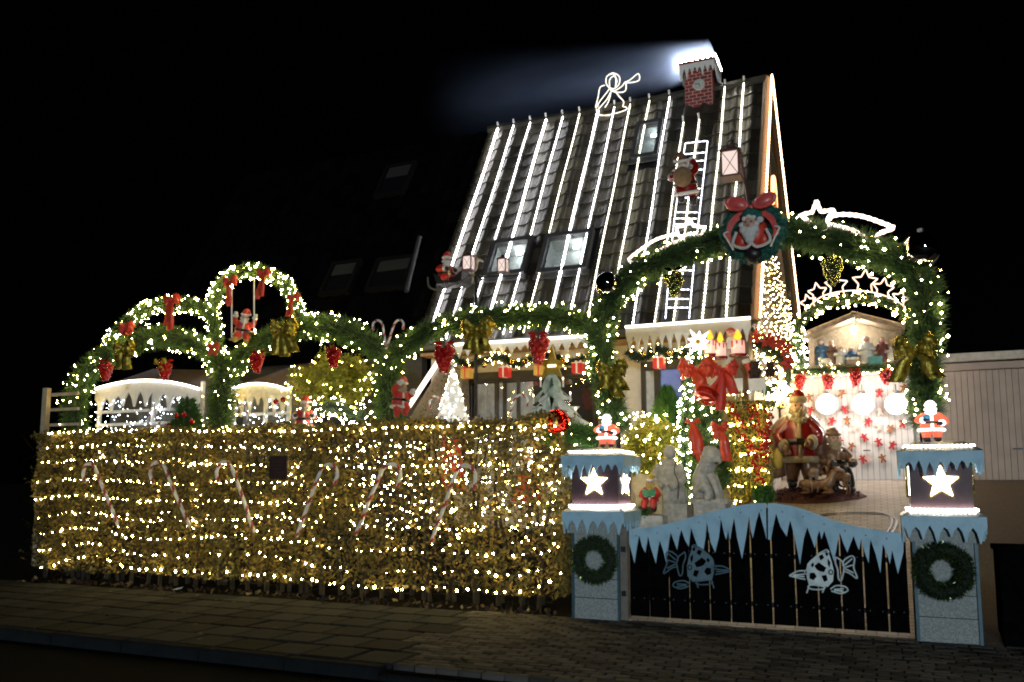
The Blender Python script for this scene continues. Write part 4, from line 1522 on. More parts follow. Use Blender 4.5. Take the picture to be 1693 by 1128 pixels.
lantern('square lantern beside the sleigh driver', 775, 436, YS - 0.25, 0.16, 0.22)
lantern('square lantern hanging at the end of the sleigh shaft', 832, 440, YS - 0.1, 0.145, 0.21)
lantern('large square lantern above the wreath with the bearded face', 1209, 274, 10.6, 0.235, 0.33)
lp = at(1209, 240, 10.6)
g = thing('lantern_pole', 'dark pole leaning up from the arch and carrying the large lantern', 'pole', at(1250, 400, 10.3))
MB().tube([at(1250, 400, 10.4), at(1228, 280, 10.7), at(1222, 252, 10.62), at(1209, 247, 10.6)], 0.022, 6).build('rod', BROWNM, g)

# ================================================================== angel and stars of light tube
ang = thing('angel_outline', 'white light-tube angel with trumpet on the roof ridge', 'light figure', at(1012, 190, YR - 0.1))
YA = YR - 0.15
for pth in ([(1012, 122), (1003, 127), (1003, 140), (1013, 147), (1023, 140), (1024, 127), (1014, 121), (1006, 124)],
            [(1008, 143), (1008, 132), (1015, 126), (1020, 134), (1017, 143)],
            [(1032, 137), (1042, 132), (1055, 122), (1057, 132), (1048, 136), (1036, 137)],
            [(1000, 141), (992, 145), (989, 160), (985, 178), (993, 166), (1004, 152), (1008, 146)],
            [(1008, 147), (1016, 150), (1028, 143), (1034, 136), (1034, 150), (1022, 153), (1010, 150)],
            [(1010, 152), (1003, 165), (987, 185), (998, 191), (1020, 187), (1036, 181), (1034, 177), (1030, 176), (1031, 168), (1024, 160), (1018, 152)],
            [(1010, 153), (1006, 168), (1000, 178)], [(1012, 121), (1018, 128), (1018, 142)], [(986, 180), (990, 190), (1008, 191)]):
    q = px(pth, YA, 5)
    MB().tube(q, 0.0115, 6).build('light_tube', lamp_mat('angel_light', (1.0, 0.92, 0.76), 2.0), ang)
for x in (998, 1018):
    MB().tube(pxl([(x, 188), (x + 1, 206)], YA), 0.012, 4).build('support', DARKM, ang)


def star_pts(cx, cy, R0, r0, rot=0.0, n=5, sx=1.0):
    out = []
    for k in range(2 * n):
        a = rot - math.pi / 2 + k * math.pi / n
        r = R0 if k % 2 == 0 else r0
        out.append((cx + sx * r * math.cos(a), cy + r * math.sin(a)))
    return out


YW = 9.98
s1 = [(1350, 332), (1357, 350), (1381, 347), (1368, 362), (1374, 383), (1351, 380), (1336, 383), (1338, 366), (1322, 356), (1343, 351), (1350, 332)]
t1 = [(1368, 362), (1385, 355), (1415, 356), (1440, 362), (1480, 377), (1452, 388), (1444, 406), (1434, 396), (1410, 381), (1372, 371)]
rope_light('shooting_star', 'pinkish white shooting star of light tube on the right half of the arch', 'light figure', [pxl(s1, YW), px(t1[:5], YW, 4) + px(t1[4:7], YW, 4) + px(t1[6:], YW, 4)], 0.027, ROPE_P, 'shooting stars on the gate arch')
s2 = [(1140, 362), (1147, 374), (1167, 376), (1158, 390), (1140, 386), (1126, 395), (1120, 386), (1118, 376), (1132, 373), (1140, 362)]
t2 = [(1118, 386), (1085, 396), (1060, 412), (1040, 428), (1042, 433), (1058, 436), (1066, 444), (1078, 424), (1100, 408), (1125, 397)]
rope_light('shooting_star', 'pinkish white shooting star of light tube before the ladder', 'light figure', [pxl(s2, YW), px(t2, YW, 4)], 0.021, ROPE_P, 'shooting stars on the gate arch')

# arch of small stars over the nativity
YC = 16.6
stars = [(1337, 497, 15), (1352, 480, 17), (1383, 468, 20), (1430, 463, 22), (1460, 474, 19), (1488, 490, 15)]
g = thing('star_arch', 'row of light-tube stars over the nativity hut', 'light figure', at(1410, 500, YC))
for i, (x, y, r) in enumerate(stars):
    pts = star_pts(x, y + 4, r, r * 0.5, (i - 2.6) * 0.12)
    op = pts[6:] + pts[:5]
    q = resample(pxl(op, YC), 0.03)
    MB().tube(q, 0.013, 5).build('star', lamp_mat('star_arch_light', (1, .70, .52), 2.4), g)
ap = px([(1332, 512), (1360, 490), (1400, 481), (1440, 483), (1475, 494), (1497, 508)], YC)
MB().tube(ap, 0.012, 5).build('base_tube', _M['star_arch_light'], g)
garland('thin lit garland arching over the nativity hut', px([(1308, 600), (1312, 560), (1330, 525), (1365, 503), (1410, 494), (1450, 497), (1485, 510), (1500, 530)], 16.5), 0.13, 55, 900, bm=WARMS, br=0.022, nl=0.08)
garland('densely lit garland post left of the nativity hut', px([(1318, 540), (1322, 575), (1322, 608)], 16.45), 0.13, 85, 900, bm=WHITEB, br=0.022, nl=0.08)

# ================================================================== garlands of the gate arch and the hedge
YB2 = 9.98
archp = px([(1022, 712), (1006, 650), (993, 580), (1003, 510), (1043, 458), (1095, 432), (1150, 412), (1200, 396), (1245, 386), (1300, 384), (1350, 392), (1400, 404), (1450, 418), (1500, 440), (1528, 480), (1530, 545), (1527, 620), (1532, 700)], YB2, 10)
garland('large fir garland arching over the gate between the two pillars', archp, 0.215, 40, 4600, fol=mat('arch_needles', [(0.02, 0.055, 0.025), (0.06, 0.13, 0.05), (0.11, 0.20, 0.08)], 0.5, per='island', thin=0.35), br=0.0175, nl=0.16)
g = thing('arch_frame', 'steel hoop that carries the gate garland', 'arch', archp[0])
ext = [Vector((archp[0].x, YB2, 0.0))] + archp + [Vector((archp[-1].x, YB2, 0.0))]
MB().tube(resample(ext, 0.15), 0.03, 6).build('hoop', DARKM, g)
YL = 10.85
GL = [
    ('bushy lit garland column at the far left end of the hedge', [(128, 716), (122, 680), (130, 640), (148, 612), (165, 596)], 0.27, 30),
    ('lower garland arch over the left white icicle panel', [(165, 600), (205, 575), (255, 558), (305, 562), (345, 582), (372, 612)], 0.235, 26),
    ('upper garland arch with red bows at the far left', [(168, 588), (200, 545), (240, 513), (285, 503), (330, 508), (350, 525), (356, 560), (358, 590)], 0.15, 55),
    ('ring shaped garland over the swing', [(352, 508), (362, 478), (385, 456), (415, 447), (448, 455), (474, 475), (490, 505), (497, 530)], 0.13, 70),
    ('lit garland column between the two icicle panels', [(362, 590), (370, 630), (366, 670), (362, 716)], 0.29, 34),
    ('lower garland arch over the right white icicle panel', [(378, 620), (405, 585), (440, 563), (478, 545), (520, 540)], 0.22, 26),
    ('lit garland running behind the yellow-green tree top', [(515, 540), (560, 545), (600, 560), (632, 585), (650, 610)], 0.25, 32),
    ('lit garland column beside the pebble-dash wall', [(648, 600), (640, 640), (645, 680), (648, 716)], 0.30, 26),
]
for lab, pts, r, nb in GL:
    garland(lab, px(pts, YL, 8), r, nb, 2600 if r > 0.2 else 1700, fol=GREEN, br=0.0185, nl=0.14, group='garlands above the hedge')
garland('lit garland over the long window from side wall to gate arch', px([(640, 600), (680, 566), (722, 543), (780, 529), (850, 524), (915, 526), (965, 536), (1000, 562)], 10.5, 8), 0.20, 34, 3000, br=0.018, nl=0.14, group='garlands above the hedge')

# garland and baubles under the eave, before the long window
gw = px([(750, 590), (775, 604), (800, 596), (830, 590), (850, 603), (880, 594), (910, 588), (940, 600), (970, 590), (990, 588)], 12.9, 6)
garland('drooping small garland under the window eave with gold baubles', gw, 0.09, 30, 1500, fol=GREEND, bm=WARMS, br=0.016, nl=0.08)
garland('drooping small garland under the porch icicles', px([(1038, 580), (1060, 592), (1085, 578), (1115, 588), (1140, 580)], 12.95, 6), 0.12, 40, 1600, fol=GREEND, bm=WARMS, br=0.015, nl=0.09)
bx = [(800, 604, 'under the window eave left of the middle'), (846, 597, 'under the window eave, second from the left'), (870, 597, 'under the window eave, third from the left'), (931, 597, 'under the window eave beside the gold star'), (971, 588, 'under the window eave next to the arch'), (1063, 585, 'under the porch icicles left of the gift box'), (1108, 583, 'under the porch icicles right of the gift box')]
b0 = None
for x, y, w in bx:
    if b0 is None:
        b0 = thing('bauble', 'x', 'bauble', (0, 0, 0), 'gold baubles under the eaves')
        MB().ico((0, 0, 0), 0.05, 2).build('ball', GOLDM, b0, True)
        MB().lathe([(0.014, 0.045), (0.014, 0.065)], 8).build('cap', GREYM, b0)
        o = b0
        o.location = at(x, y, 12.78)
    else:
        o = dup(b0, at(x, y, 12.78))
    o['label'] = 'gold bauble ' + w

# gift lanterns
def gift(label, x, y, Y, s, m, rib):
    p = at(x, y, Y)
    g = thing('gift_box', label, 'gift box', p, 'lit gift boxes hanging under the eaves')
    MB().box(p, (s, s, s)).build('box', m, g)
    r = MB()
    r.box(p, (s * 0.16, s * 1.03, s * 1.03)).box(p + Vector((0, 0, s * 0.5)), (s * 1.06, s * 1.06, s * 0.07))
    for sx in (-1, 1):
        r.tube(smooth_path([p + Vector((0, 0, s * .52)), p + Vector((sx * s * .25, 0, s * .75)), p + Vector((sx * s * .3, 0, s * .55)), p + Vector((0, 0, s * .52))], 3), s * 0.05, 4)
    r.build('ribbon', rib, g)
    MB().tube([p + Vector((0, 0, s * 0.5)), p + Vector((0, 0, s * 0.5 + 0.16))], 0.005, 4).build('cord', DARKM, g)


for x, y, k, w in ((772, 618, 1, 'golden gift box with red ribbon nearest the lit cone tree'), (835, 616, 0, 'red gift box hanging before the middle of the long window'), (893, 613, 1, 'golden gift box with red ribbon beside the gold star'), (956, 609, 0, 'red gift box hanging between the gold star and the arch'), (1090, 601, 0, 'red gift box hanging over the blue window')):
    gift(w, x, y, 12.75, 0.165, GIFTG if k else GIFTR, GIFTR if k else RIBW)

# ================================================================== bows and berry bunches
def loops(mb, s, n_side, w, lift=0.3):
    """bow loops: the band runs out in front and back behind, its width across the pull"""
    for sx in (-1, 1):
        for k in range(n_side):
            a = lift + 0.25 - k * 0.62
            ln = s * (1.0 - 0.12 * k)
            d = Vector((sx * math.cos(a), 0, math.sin(a)))
            u = Vector((-math.sin(a) * sx, 0, math.cos(a)))
            fy = Vector((0, -1, 0))
            cr_ = lambda: fy * RND.gauss(0, 0.035 * s) + u * RND.gauss(0, 0.03 * s)
            P = [fy * 0.02, d * ln * 0.35 + fy * s * 0.30 + cr_(), d * ln * 0.55 + fy * s * 0.36 + cr_(), d * ln * 0.8 + fy * s * 0.34, d * ln + fy * s * 0.05, d * ln * 0.8 - fy * s * 0.16, d * ln * 0.3 - fy * s * 0.08, Vector((0, 0, 0))]
            q = smooth_path(P, 4)
            m = len(q)
            mb.ribbon([p + u * 0.06 * s * math.sin(i * 1.9 + k) for i, p in enumerate(q)], [w * (0.30 + 0.80 * math.sin(math.pi * i / (m - 1))) for i in range(m)], u + fy * 0.25, 0.006)


def bow(label, x, y, Y, s, m, tails, n_side=2, tw=0.11, group='red bows on the garlands', name='bow', lift=0.15):
    p = at(x, y, Y)
    g = thing(name, label, 'bow', p, group)
    L = MB()
    loops(L, s, n_side, s * 0.55, lift)
    for i in range(len(L.v)):
        L.v[i] = tuple(Vector(L.v[i]) + p)
    L.build('loops', m, g, True)
    MB().ico(p + Vector((0, -0.03, 0)), (s * 0.18, s * 0.16, s * 0.18), 2).build('knot', m, g, True)
    for (dx, dz, wv) in tails:
        P = [p + Vector((0, -0.02, 0)), p + Vector((dx * 0.35 + wv, -0.05, dz * 0.35)), p + Vector((dx * 0.8 - wv * 0.5, -0.03, dz * 0.7)), p + Vector((dx, -0.045, dz))]
        q = smooth_path(P, 5)
        MB().ribbon(q, [tw * (0.45 + 0.6 * min(1, i / 9)) for i in range(len(q))], (1, 0.25 + RND.uniform(-.2, .2), dx * 0.3), 0.006).build('tail', m, g, True)
    return g


bow('red bow with long tails on top of the far left garland arch', 285, 497, YL - 0.22, 0.17, REDR, [(0.02, -0.52, 0.02), (-0.06, -0.42, -0.02)], tw=0.13)
bow('red bow without tails low on the far left garland arch', 210, 543, YL - 0.22, 0.17, REDR, [(-0.12, -0.1, 0.0), (0.12, -0.12, 0.0)], 3, 0.08)
bow('red bow on the left shoulder of the ring garland', 381, 466, YL - 0.2, 0.15, REDR, [(0.03, -0.42, 0.0), (0.0, -0.36, 0.01)], tw=0.085)
bow('red bow right of the top of the ring garland', 437, 453, YL - 0.2, 0.14, REDR, [(-0.09, -0.42, 0.02), (-0.01, -0.38, 0.02)], tw=0.085)
bow('red bow low on the right side of the ring garland', 486, 493, YL - 0.2, 0.12, REDR, [(-0.08, -0.30, 0.01), (-0.04, -0.28, -0.01)], tw=0.075)
bow('small red bow where the two left arches meet', 354, 575, YL - 0.34, 0.12, REDR, [(-0.06, -0.12, 0.0), (0.07, -0.14, 0.0)], 2, 0.06)
GT = 'gold foil bows on the garlands'
bow('huge gold foil bow on the window garland', 790, 545, 10.2, 0.26, GOLD, [(0.16, -0.32, 0.05), (-0.12, -0.28, 0.02), (0.02, -0.34, 0.0)], 2, 0.16, GT)
bow('gold foil bow on the left leg of the gate arch', 1012, 612, 9.66, 0.20, GOLD, [(0.10, -0.34, 0.06), (-0.10, -0.22, -0.03), (0.16, -0.26, 0.02)], 2, 0.14, GT)
bow('huge gold foil bow on the right leg of the gate arch', 1512, 580, 9.66, 0.235, GOLD, [(-0.20, -0.33, -0.03), (0.20, -0.30, 0.04)], 2, 0.16, GT, lift=0.3)
bow('dull gold foil bow beside the swing', 470, 545, YL - 0.36, 0.26, GOLD, [(-0.14, -0.40, -0.02), (0.24, -0.38, 0.03), (0.06, -0.44, 0)], 2, 0.17, GT)
bow('dull gold foil bow on the far left garland arch', 207, 578, YL - 0.36, 0.24, GOLD, [(-0.10, -0.34, -0.06), (0.12, -0.36, 0.04)], 2, 0.18, GT)
bow('small gold foil bow above the left icicle panel', 266, 602, YL - 0.36, 0.14, GOLD, [(0.06, -0.12, 0.0)], 1, 0.10, GT)


def bunch_mesh(n, R0, r):
    rr = random.Random(5)
    mb = MB()
    for i in range(n):
        z = -i / n
        w = R0 * (1 - 0.75 * i / n) * (0.6 + 0.4 * min(1, i / 4))
        a = i * 2.4
        mb.ico((w * math.cos(a), w * math.sin(a), z * R0 * 2.4 + rr.uniform(-.01, .01)), r * rr.uniform(0.85, 1.1), 2)
    return mb


def bunch(label, x, y, Y, m, s, proto, group, cat='berry bunch', name='berry_bunch'):
    p = at(x, y, Y)
    if proto is None:
        g = thing(name, label, cat, (0, 0, 0), group)
        bunch_mesh(34, 0.095, 0.036).build('balls', m, g, True, kind='stuff')
        MB().tube([(0, 0, 0.12), (0, 0, 0.0), (0, 0, -0.15)], 0.008, 5).build('stem', TWIG, g)
        lf = MB()
        for a in (0.4, 2.6):
            lf.slab([Vector((math.cos(a) * u * 0.13, -0.05 + math.sin(a) * v * 0.03, 0.05 + v * 0.05 + math.sin(a) * u * .05)) for u, v in ((0, 0), (0.5, 0.5), (1, 0), (0.5, -0.5))], 0.006)
        lf.build('leaf', m, g)
        g.location, g.scale = p, (s,) * 3
        return g
    return dup(proto, p, RND.uniform(0, 6), s, label, group)


RB = None
for x, y, Y, s, lab in ((175, 603, YL - .3, 1.15, 'red berry bunch on the far left garland column'), (273, 602, YL - .3, 1.1, 'red berry bunch hanging above the left icicle panel'), (425, 588, YL - .3, 1.1, 'red berry bunch above the right icicle panel'), (552, 578, 10.4, 1.1, 'red berry bunch before the yellow-green tree'), (734, 576, 10.2, 1.35, 'red berry bunch left of the huge gold window bow'), (890, 560, 10.2, 1.3, 'red berry bunch right of the huge gold window bow')):
    q = bunch(lab, x, y, Y, REDS, s, RB, 'red berry bunches on the garlands')
    RB = RB or q
for x, y, lab in ((1322, 622, 'red berry bunch at the left end of the garage shelf'), (1369, 622, 'second red berry bunch from the left under the nativity'), (1414, 617, 'third red berry bunch from the left under the nativity'), (1464, 613, 'red berry bunch at the right end of the garage shelf')):
    bunch(lab, x, y, 16.55, REDS, 1.05, RB, 'red berry bunches on the garage shelf')
GBN = None
for x, y, Y, lab in ((1115, 455, YB2 - .25, 'gold ball bunch on the left side of the gate arch'), (1376, 432, YB2 - .25, 'gold ball bunch under the right side of the gate arch')):
    q = bunch(lab, x, y, Y, mat('gold_green_ball', (0.42, 0.42, 0.16), 0.15, 1.0), 1.05, GBN, 'gold ball bunches on the gate arch', 'ball bunch', 'ball_bunch')
    GBN = GBN or q

# mirror balls on the arch
for x, y, r, lab in ((1004, 470, 0.155, 'mirror ball on the left shoulder of the gate arch'), (1524, 412, 0.19, 'mirror ball on the right shoulder of the gate arch')):
    p = at(x, y, YB2 - 0.12)
    g = thing('mirror_ball', lab, 'mirror ball', p, 'mirror balls on the gate arch')
    MB().ico(p, r, 4).build('ball', CHROME, g, True)
    MB().lathe([(0.03, 0), (0.03, 0.04)], 10, p + Vector((0, 0, r - 0.005))).build('cap', GREYM, g)

# big wreath plaque with bearded face
YQ = 9.62
wc = at(1245, 385, YQ)
w = thing('face_wreath', 'big green plastic wreath with bearded face and red bow on the arch top', 'wreath plaque', wc)
RXF = Matrix.Rotation(math.pi / 2, 3, 'X')
bm_ = MB().torus(wc, 0.26, 0.105, 28, 10, RXF)
bm_.ico(wc + Vector((0, 0.04, 0)), (0.24, 0.06, 0.24), 2)
WG = mat('wreath_plastic', [(0.004, 0.06, 0.045), (0.02, 0.16, 0.12), (0.005, 0.07, 0.05)], 0.35, scale=16, bump=1.0)
bm_.build('ring', WG, w, True)
n = 900
th = RNG.uniform(0, 2 * np.pi, n)
ph = RNG.uniform(0, 2 * np.pi, n)
P = np.stack([(0.26 + 0.105 * np.cos(ph)) * np.cos(th), -0.105 * np.abs(np.sin(ph)), (0.26 + 0.105 * np.cos(ph)) * np.sin(th)], 1) + np.array(tuple(wc))
raw_mesh('leaves', leaves(P, 0.032, 0.55), 4, WG, w, 'stuff')
MB().ico(wc + Vector((0.0, -0.06, -0.02)), (0.17, 0.10, 0.20), 3).ico(wc + Vector((-0.12, -0.06, -0.11)), (0.09, 0.08, 0.12), 2).ico(wc + Vector((0.12, -0.06, -0.11)), (0.09, 0.08, 0.12), 2).build('coat', REDR, w, True)
MB().ico(wc + Vector((-0.02, -0.14, 0.05)), (0.085, 0.07, 0.10), 3).ico(wc + Vector((-0.02, -0.215, 0.04)), (0.02, 0.025, 0.02), 1).build('head', SKIN, w, True)
bd = MB()
for dx, dz, r in ((-0.02, -0.05, 0.085), (-0.07, -0.01, 0.06), (0.03, -0.01, 0.06), (-0.02, -0.11, 0.06), (-0.1, 0.05, 0.035), (0.06, 0.05, 0.035), (-0.07, 0.12, 0.03), (-0.02, 0.135, 0.035), (0.03, 0.125, 0.03), (0.10, 0.09, 0.04)):
    bd.ico(wc + Vector((dx, -0.17, dz)), (r, r * 0.6, r), 2)
PLR = mat('pinkish_red_plastic', (0.72, 0.10, 0.085), 0.35, coat=0.3)
bd.build('beard', WHITEF, w, True)
MB().ico(wc + Vector((-0.052, -0.215, 0.07)), 0.011, 1).ico(wc + Vector((0.012, -0.215, 0.07)), 0.011, 1).build('eyes', BLACK, w)
MB().tube([wc + Vector(q) for q in ((-0.1, -0.1, 0.14), (-0.02, -0.12, 0.20), (0.08, -0.11, 0.16), (0.12, -0.1, 0.09))], [0.05, 0.08, 0.06, 0.035], 8).build('hat', WG, w, True)
for sx in (-1, 1):
    MB().tube(smooth_path([wc + Vector((sx * 0.16, -0.17, -0.02)), wc + Vector((sx * 0.20, -0.17, -0.16)), wc + Vector((sx * 0.07, -0.19, -0.22)), wc + Vector((0, -0.19, -0.17))], 5), 0.018, 6).build('sleeve_trim', WHITEF, w, True)
    MB().tube(smooth_path([wc + Vector((sx * 0.20, -0.15, -0.22)), wc + Vector((sx * 0.26, -0.15, -0.10)), wc + Vector((sx * 0.30, -0.15, -0.02)), wc + Vector((sx * 0.25, -0.15, 0.0))], 5), 0.012, 6).build('candy_cane', WHITE, w, True)
    lo = MB()
    for k in range(1):
        d = Vector((sx, 0, 0.12))
        Ml = Matrix.Rotation(-sx * 0.35, 3, 'Y')
        lo.ico(wc + Vector((sx * 0.145, -0.12, 0.305)), (0.135, 0.065, 0.082), 3, Ml)
        lo.torus(wc + Vector((sx * 0.15, -0.15, 0.31)), 0.085, 0.022, 18, 6, Ml @ Matrix.Diagonal((1.35, 1, 0.8)) @ RXF)
    lo.build('bow_loop', PLR, w, True)
    MB().ribbon(smooth_path([wc + Vector((sx * 0.05, -0.11, 0.22)), wc + Vector((sx * 0.20, -0.13, 0.12)), wc + Vector((sx * 0.26, -0.12, -0.02)), wc + Vector((sx * 0.25, -0.12, -0.10))], 4), [0.06, 0.09, 0.10, 0.09, 0.08, 0.07, 0.065, 0.06, 0.06, 0.065, 0.07, 0.075, 0.08], (1, 0.5, sx * 0.4), 0.01).build('bow_tail', PLR, w)
MB().ico(wc + Vector((0, -0.12, 0.255)), (0.045, 0.04, 0.04), 2).build('bow_knot', PLR, w, True)
MB().ico(wc + Vector((0, -0.05, -0.27)), (0.12, 0.1, 0.1), 2).build('base_ball', BLACK, w, True)

# ================================================================== candy canes
CANEW, CANER = mat('cane_white', (0.68, 0.70, 0.70), 0.45), mat('cane_red', (0.33, 0.03, 0.035), 0.45)


def cane_mesh(path, r, turns=0.11, k=8):
    q = resample(path, r * 0.9)
    return MB().tube(q, r, k, mifn=lambda i, kk: 1 if ((i * 0.75 + kk) % k) < k * 0.33 else 0).mesh('candy_cane', [CANEW, CANER], True)


def cane(label, path, r, group):
    me = cane_mesh(path, r)
    o = bpy.data.objects.new('candy_cane', me)
    COL.objects.link(o)
    tag(o, label, 'candy cane', group)


def zz(pts, ox, oy, k=3.386):
    return [(ox + x / k, oy + y / k) for x, y in pts]


YCN = 9.60
CN = [zz([(478, 365), (465, 320), (480, 270), (510, 262), (535, 290), (560, 360), (600, 450), (640, 550), (660, 610)], 0, 690),
      zz([(860, 372), (840, 310), (860, 262), (895, 255), (925, 285), (950, 355), (1000, 470), (1040, 560), (1065, 615)], 0, 690),
      zz([(1225, 365), (1212, 310), (1235, 258), (1270, 255), (1300, 290), (1330, 370), (1370, 480), (1400, 580), (1425, 645)], 0, 690),
      zz([(347, 380), (365, 320), (350, 275), (315, 265), (280, 285), (260, 330), (215, 450), (170, 580), (135, 670)], 450, 690),
      zz([(700, 395), (718, 320), (700, 270), (660, 265), (620, 290), (590, 360), (545, 460), (505, 570), (465, 660)], 450, 690),
      zz([(1125, 405), (1138, 330), (1115, 280), (1070, 270), (1035, 300), (1010, 360), (970, 480), (925, 600), (890, 705)], 450, 690)]
for p, lab in zip(CN, ('candy cane nearest the dark left end of the hedge', 'second candy cane from the left end of the hedge', 'candy cane just left of the dark sign on the hedge', 'candy cane just right of the dark sign on the hedge', 'second candy cane from the right on the hedge', 'candy cane nearest the gate pillar on the hedge')):
    cane(lab, px(p, YCN, 6), 0.026, 'large candy canes on the hedge face')
cane('left one of two thin canes crossed on the garland top', px([(617, 546), (617, 535), (624, 530), (632, 536), (636, 560), (639, 577)], 10.6, 5), 0.017, 'thin candy canes behind the hedge')
cane('right one of two thin canes crossed on the garland top', px([(666, 545), (667, 534), (660, 529), (652, 536), (644, 560), (638, 577)], 10.6, 5), 0.017, 'thin candy canes behind the hedge')
cane('thin candy cane left of the lit cone tree', px([(712, 676), (710, 665), (717, 656), (726, 659), (732, 675), (737, 710)], 10.9, 5), 0.018, 'thin candy canes behind the hedge')
cane('thin candy cane before the long window', px([(871, 672), (872, 660), (862, 653), (852, 659), (845, 680), (837, 712)], 10.9, 5), 0.018, 'thin candy canes behind the hedge')
cane('thin candy cane behind the left icicle panel lights', px([(258, 690), (259, 680), (253, 673), (247, 680), (243, 712)], 10.75, 5), 0.015, 'thin candy canes behind the hedge')
cane('thin candy cane at the right icicle panel', px([(392, 685), (394, 672), (401, 668), (407, 676), (411, 712)], 10.75, 5), 0.015, 'thin candy canes behind the hedge')
# ================================================================== hedge
HX0, HX1, HY0, HY1, HZ0, HZ1 = -13.05, -3.62, 9.72, 10.45, 0.17, 2.31
hedge = thing('hedge', 'wide brown beech hedge covered with rows of warm lights', 'hedge', ((HX0 + HX1) / 2, 10.1, 0))
tb = MB()
x = HX0 + 0.2
while x < HX1:
    for k in range(2):
        b0_ = Vector((x + RND.uniform(-.08, .08), RND.uniform(9.95, 10.2), 0.0))
        P = [b0_, b0_ + Vector((RND.uniform(-.1, .1), RND.uniform(-.05, .05), 0.7)), b0_ + Vector((RND.uniform(-.2, .2), RND.uniform(-.1, .1), 1.5)), b0_ + Vector((RND.uniform(-.25, .25), RND.uniform(-.1, .1), 2.2))]
        tb.tube(P, [0.035, 0.028, 0.02, 0.008], 5)
    x += 0.33
tb.build('trunks', TWIG, hedge, kind='stuff')
n = 5200
P = np.stack([RNG.uniform(HX0, HX1, n), RNG.uniform(HY0 + 0.02, HY1, n), RNG.uniform(HZ0 - 0.1, HZ1, n)], 1)
D = RNG.normal(size=(n, 3)) * (1.0, 0.8, 0.7)
raw_mesh('twigs', needles(P, D, 0.34, 0.012), 3, TWIG, hedge, 'stuff')


def hedge_pts(n, front):
    u = RNG.uniform(0, 1, n)
    X = HX0 + (HX1 - HX0) * u
    Z = HZ0 + (HZ1 - HZ0) * RNG.uniform(0, 1, n)
    Y = HY0 + np.abs(RNG.normal(0, front, n))
    # bumpy faces
    bump = 0.08 * np.sin(X * 2.3 + Z * 1.1) + 0.05 * np.sin(X * 5.1 - Z * 3.7) + 0.02 * np.sin(X * 11 + Z * 9)
    Y += bump
    # ends round off
    e = np.minimum(X - HX0, HX1 - X)
    Y += 0.28 * np.clip(1 - e / 0.3, 0, 1) ** 2
    Z += 0.03 * np.sin(X * 3.1) * (Z > 1.9)
    return np.stack([X, Y, Z], 1)


P = hedge_pts(46000, 0.11)
# thinner and see-through towards the gate, in patches
cl0 = np.sin(P[:, 0] * 7.3 + 2 * np.sin(P[:, 2] * 5)) * np.sin(P[:, 2] * 8.7 + 1.7 * np.sin(P[:, 0] * 4.3))
keep = RNG.uniform(0, 1, len(P)) < (0.72 + 0.38 * cl0) * np.where(P[:, 0] > -7.2, 0.55 + 0.32 * np.sin(P[:, 0] * 4.1 + P[:, 2] * 3.3), 0.88)
A = leaves(P[keep], 0.036, 0.55)
nt_ = 15000
TX = RNG.uniform(HX0, HX1, nt_)
T = np.stack([TX, RNG.uniform(HY0, HY1, nt_), HZ1 + RNG.normal(0, 0.04, nt_) + 0.035 * np.sin(TX * 2.9) + 0.025 * np.sin(TX * 7.7)], 1)
B = leaves(T, 0.036, 0.55)
ne = 5000
E1 = np.stack([np.where(RNG.uniform(0, 1, ne) < 0.5, HX0 + np.abs(RNG.normal(0, .08, ne)), HX1 - np.abs(RNG.normal(0, .08, ne))), RNG.uniform(HY0 + 0.15, HY1, ne), RNG.uniform(HZ0, HZ1, ne)], 1)
C_ = leaves(E1, 0.036, 0.55)
nbk = 16000
K = np.stack([RNG.uniform(HX0, HX1, nbk), HY1 - np.abs(RNG.normal(0, .12, nbk)), RNG.uniform(HZ0, HZ1, nbk)], 1)
kk = RNG.uniform(0, 1, nbk) < np.where(K[:, 0] > -7.2, 0.45, 1.0)
Dk = leaves(K[kk], 0.04, 0.6)
nsh = 420                                            # stray shoots with a few leaves each
SX = RNG.uniform(HX0, HX1, nsh)
up = RNG.uniform(0, 1, nsh) < 0.55
SP = np.stack([SX, np.where(up, RNG.uniform(HY0 + .05, HY1 - .1, nsh), HY0 + 0.02), np.where(up, HZ1, RNG.uniform(HZ0 + .1, HZ1, nsh))], 1)
SD = unit(np.stack([RNG.normal(0, .5, nsh), np.where(up, RNG.normal(0, .3, nsh), -1.0), np.where(up, 1.0, RNG.uniform(-.2, .9, nsh))], 1))
SLN = RNG.uniform(0.06, 0.19, nsh)
raw_mesh('shoots', needles(SP, SD, SLN, 0.008), 3, TWIG, hedge, 'stuff')
SH = leaves(np.concatenate([SP + SD * (SLN * q)[:, None] for q in (0.45, 0.7, 0.95)]), 0.03, 0.5)
raw_mesh('leaf_mass', np.concatenate([A, B, C_, Dk, SH]), 4, HEDGE, hedge, 'stuff')

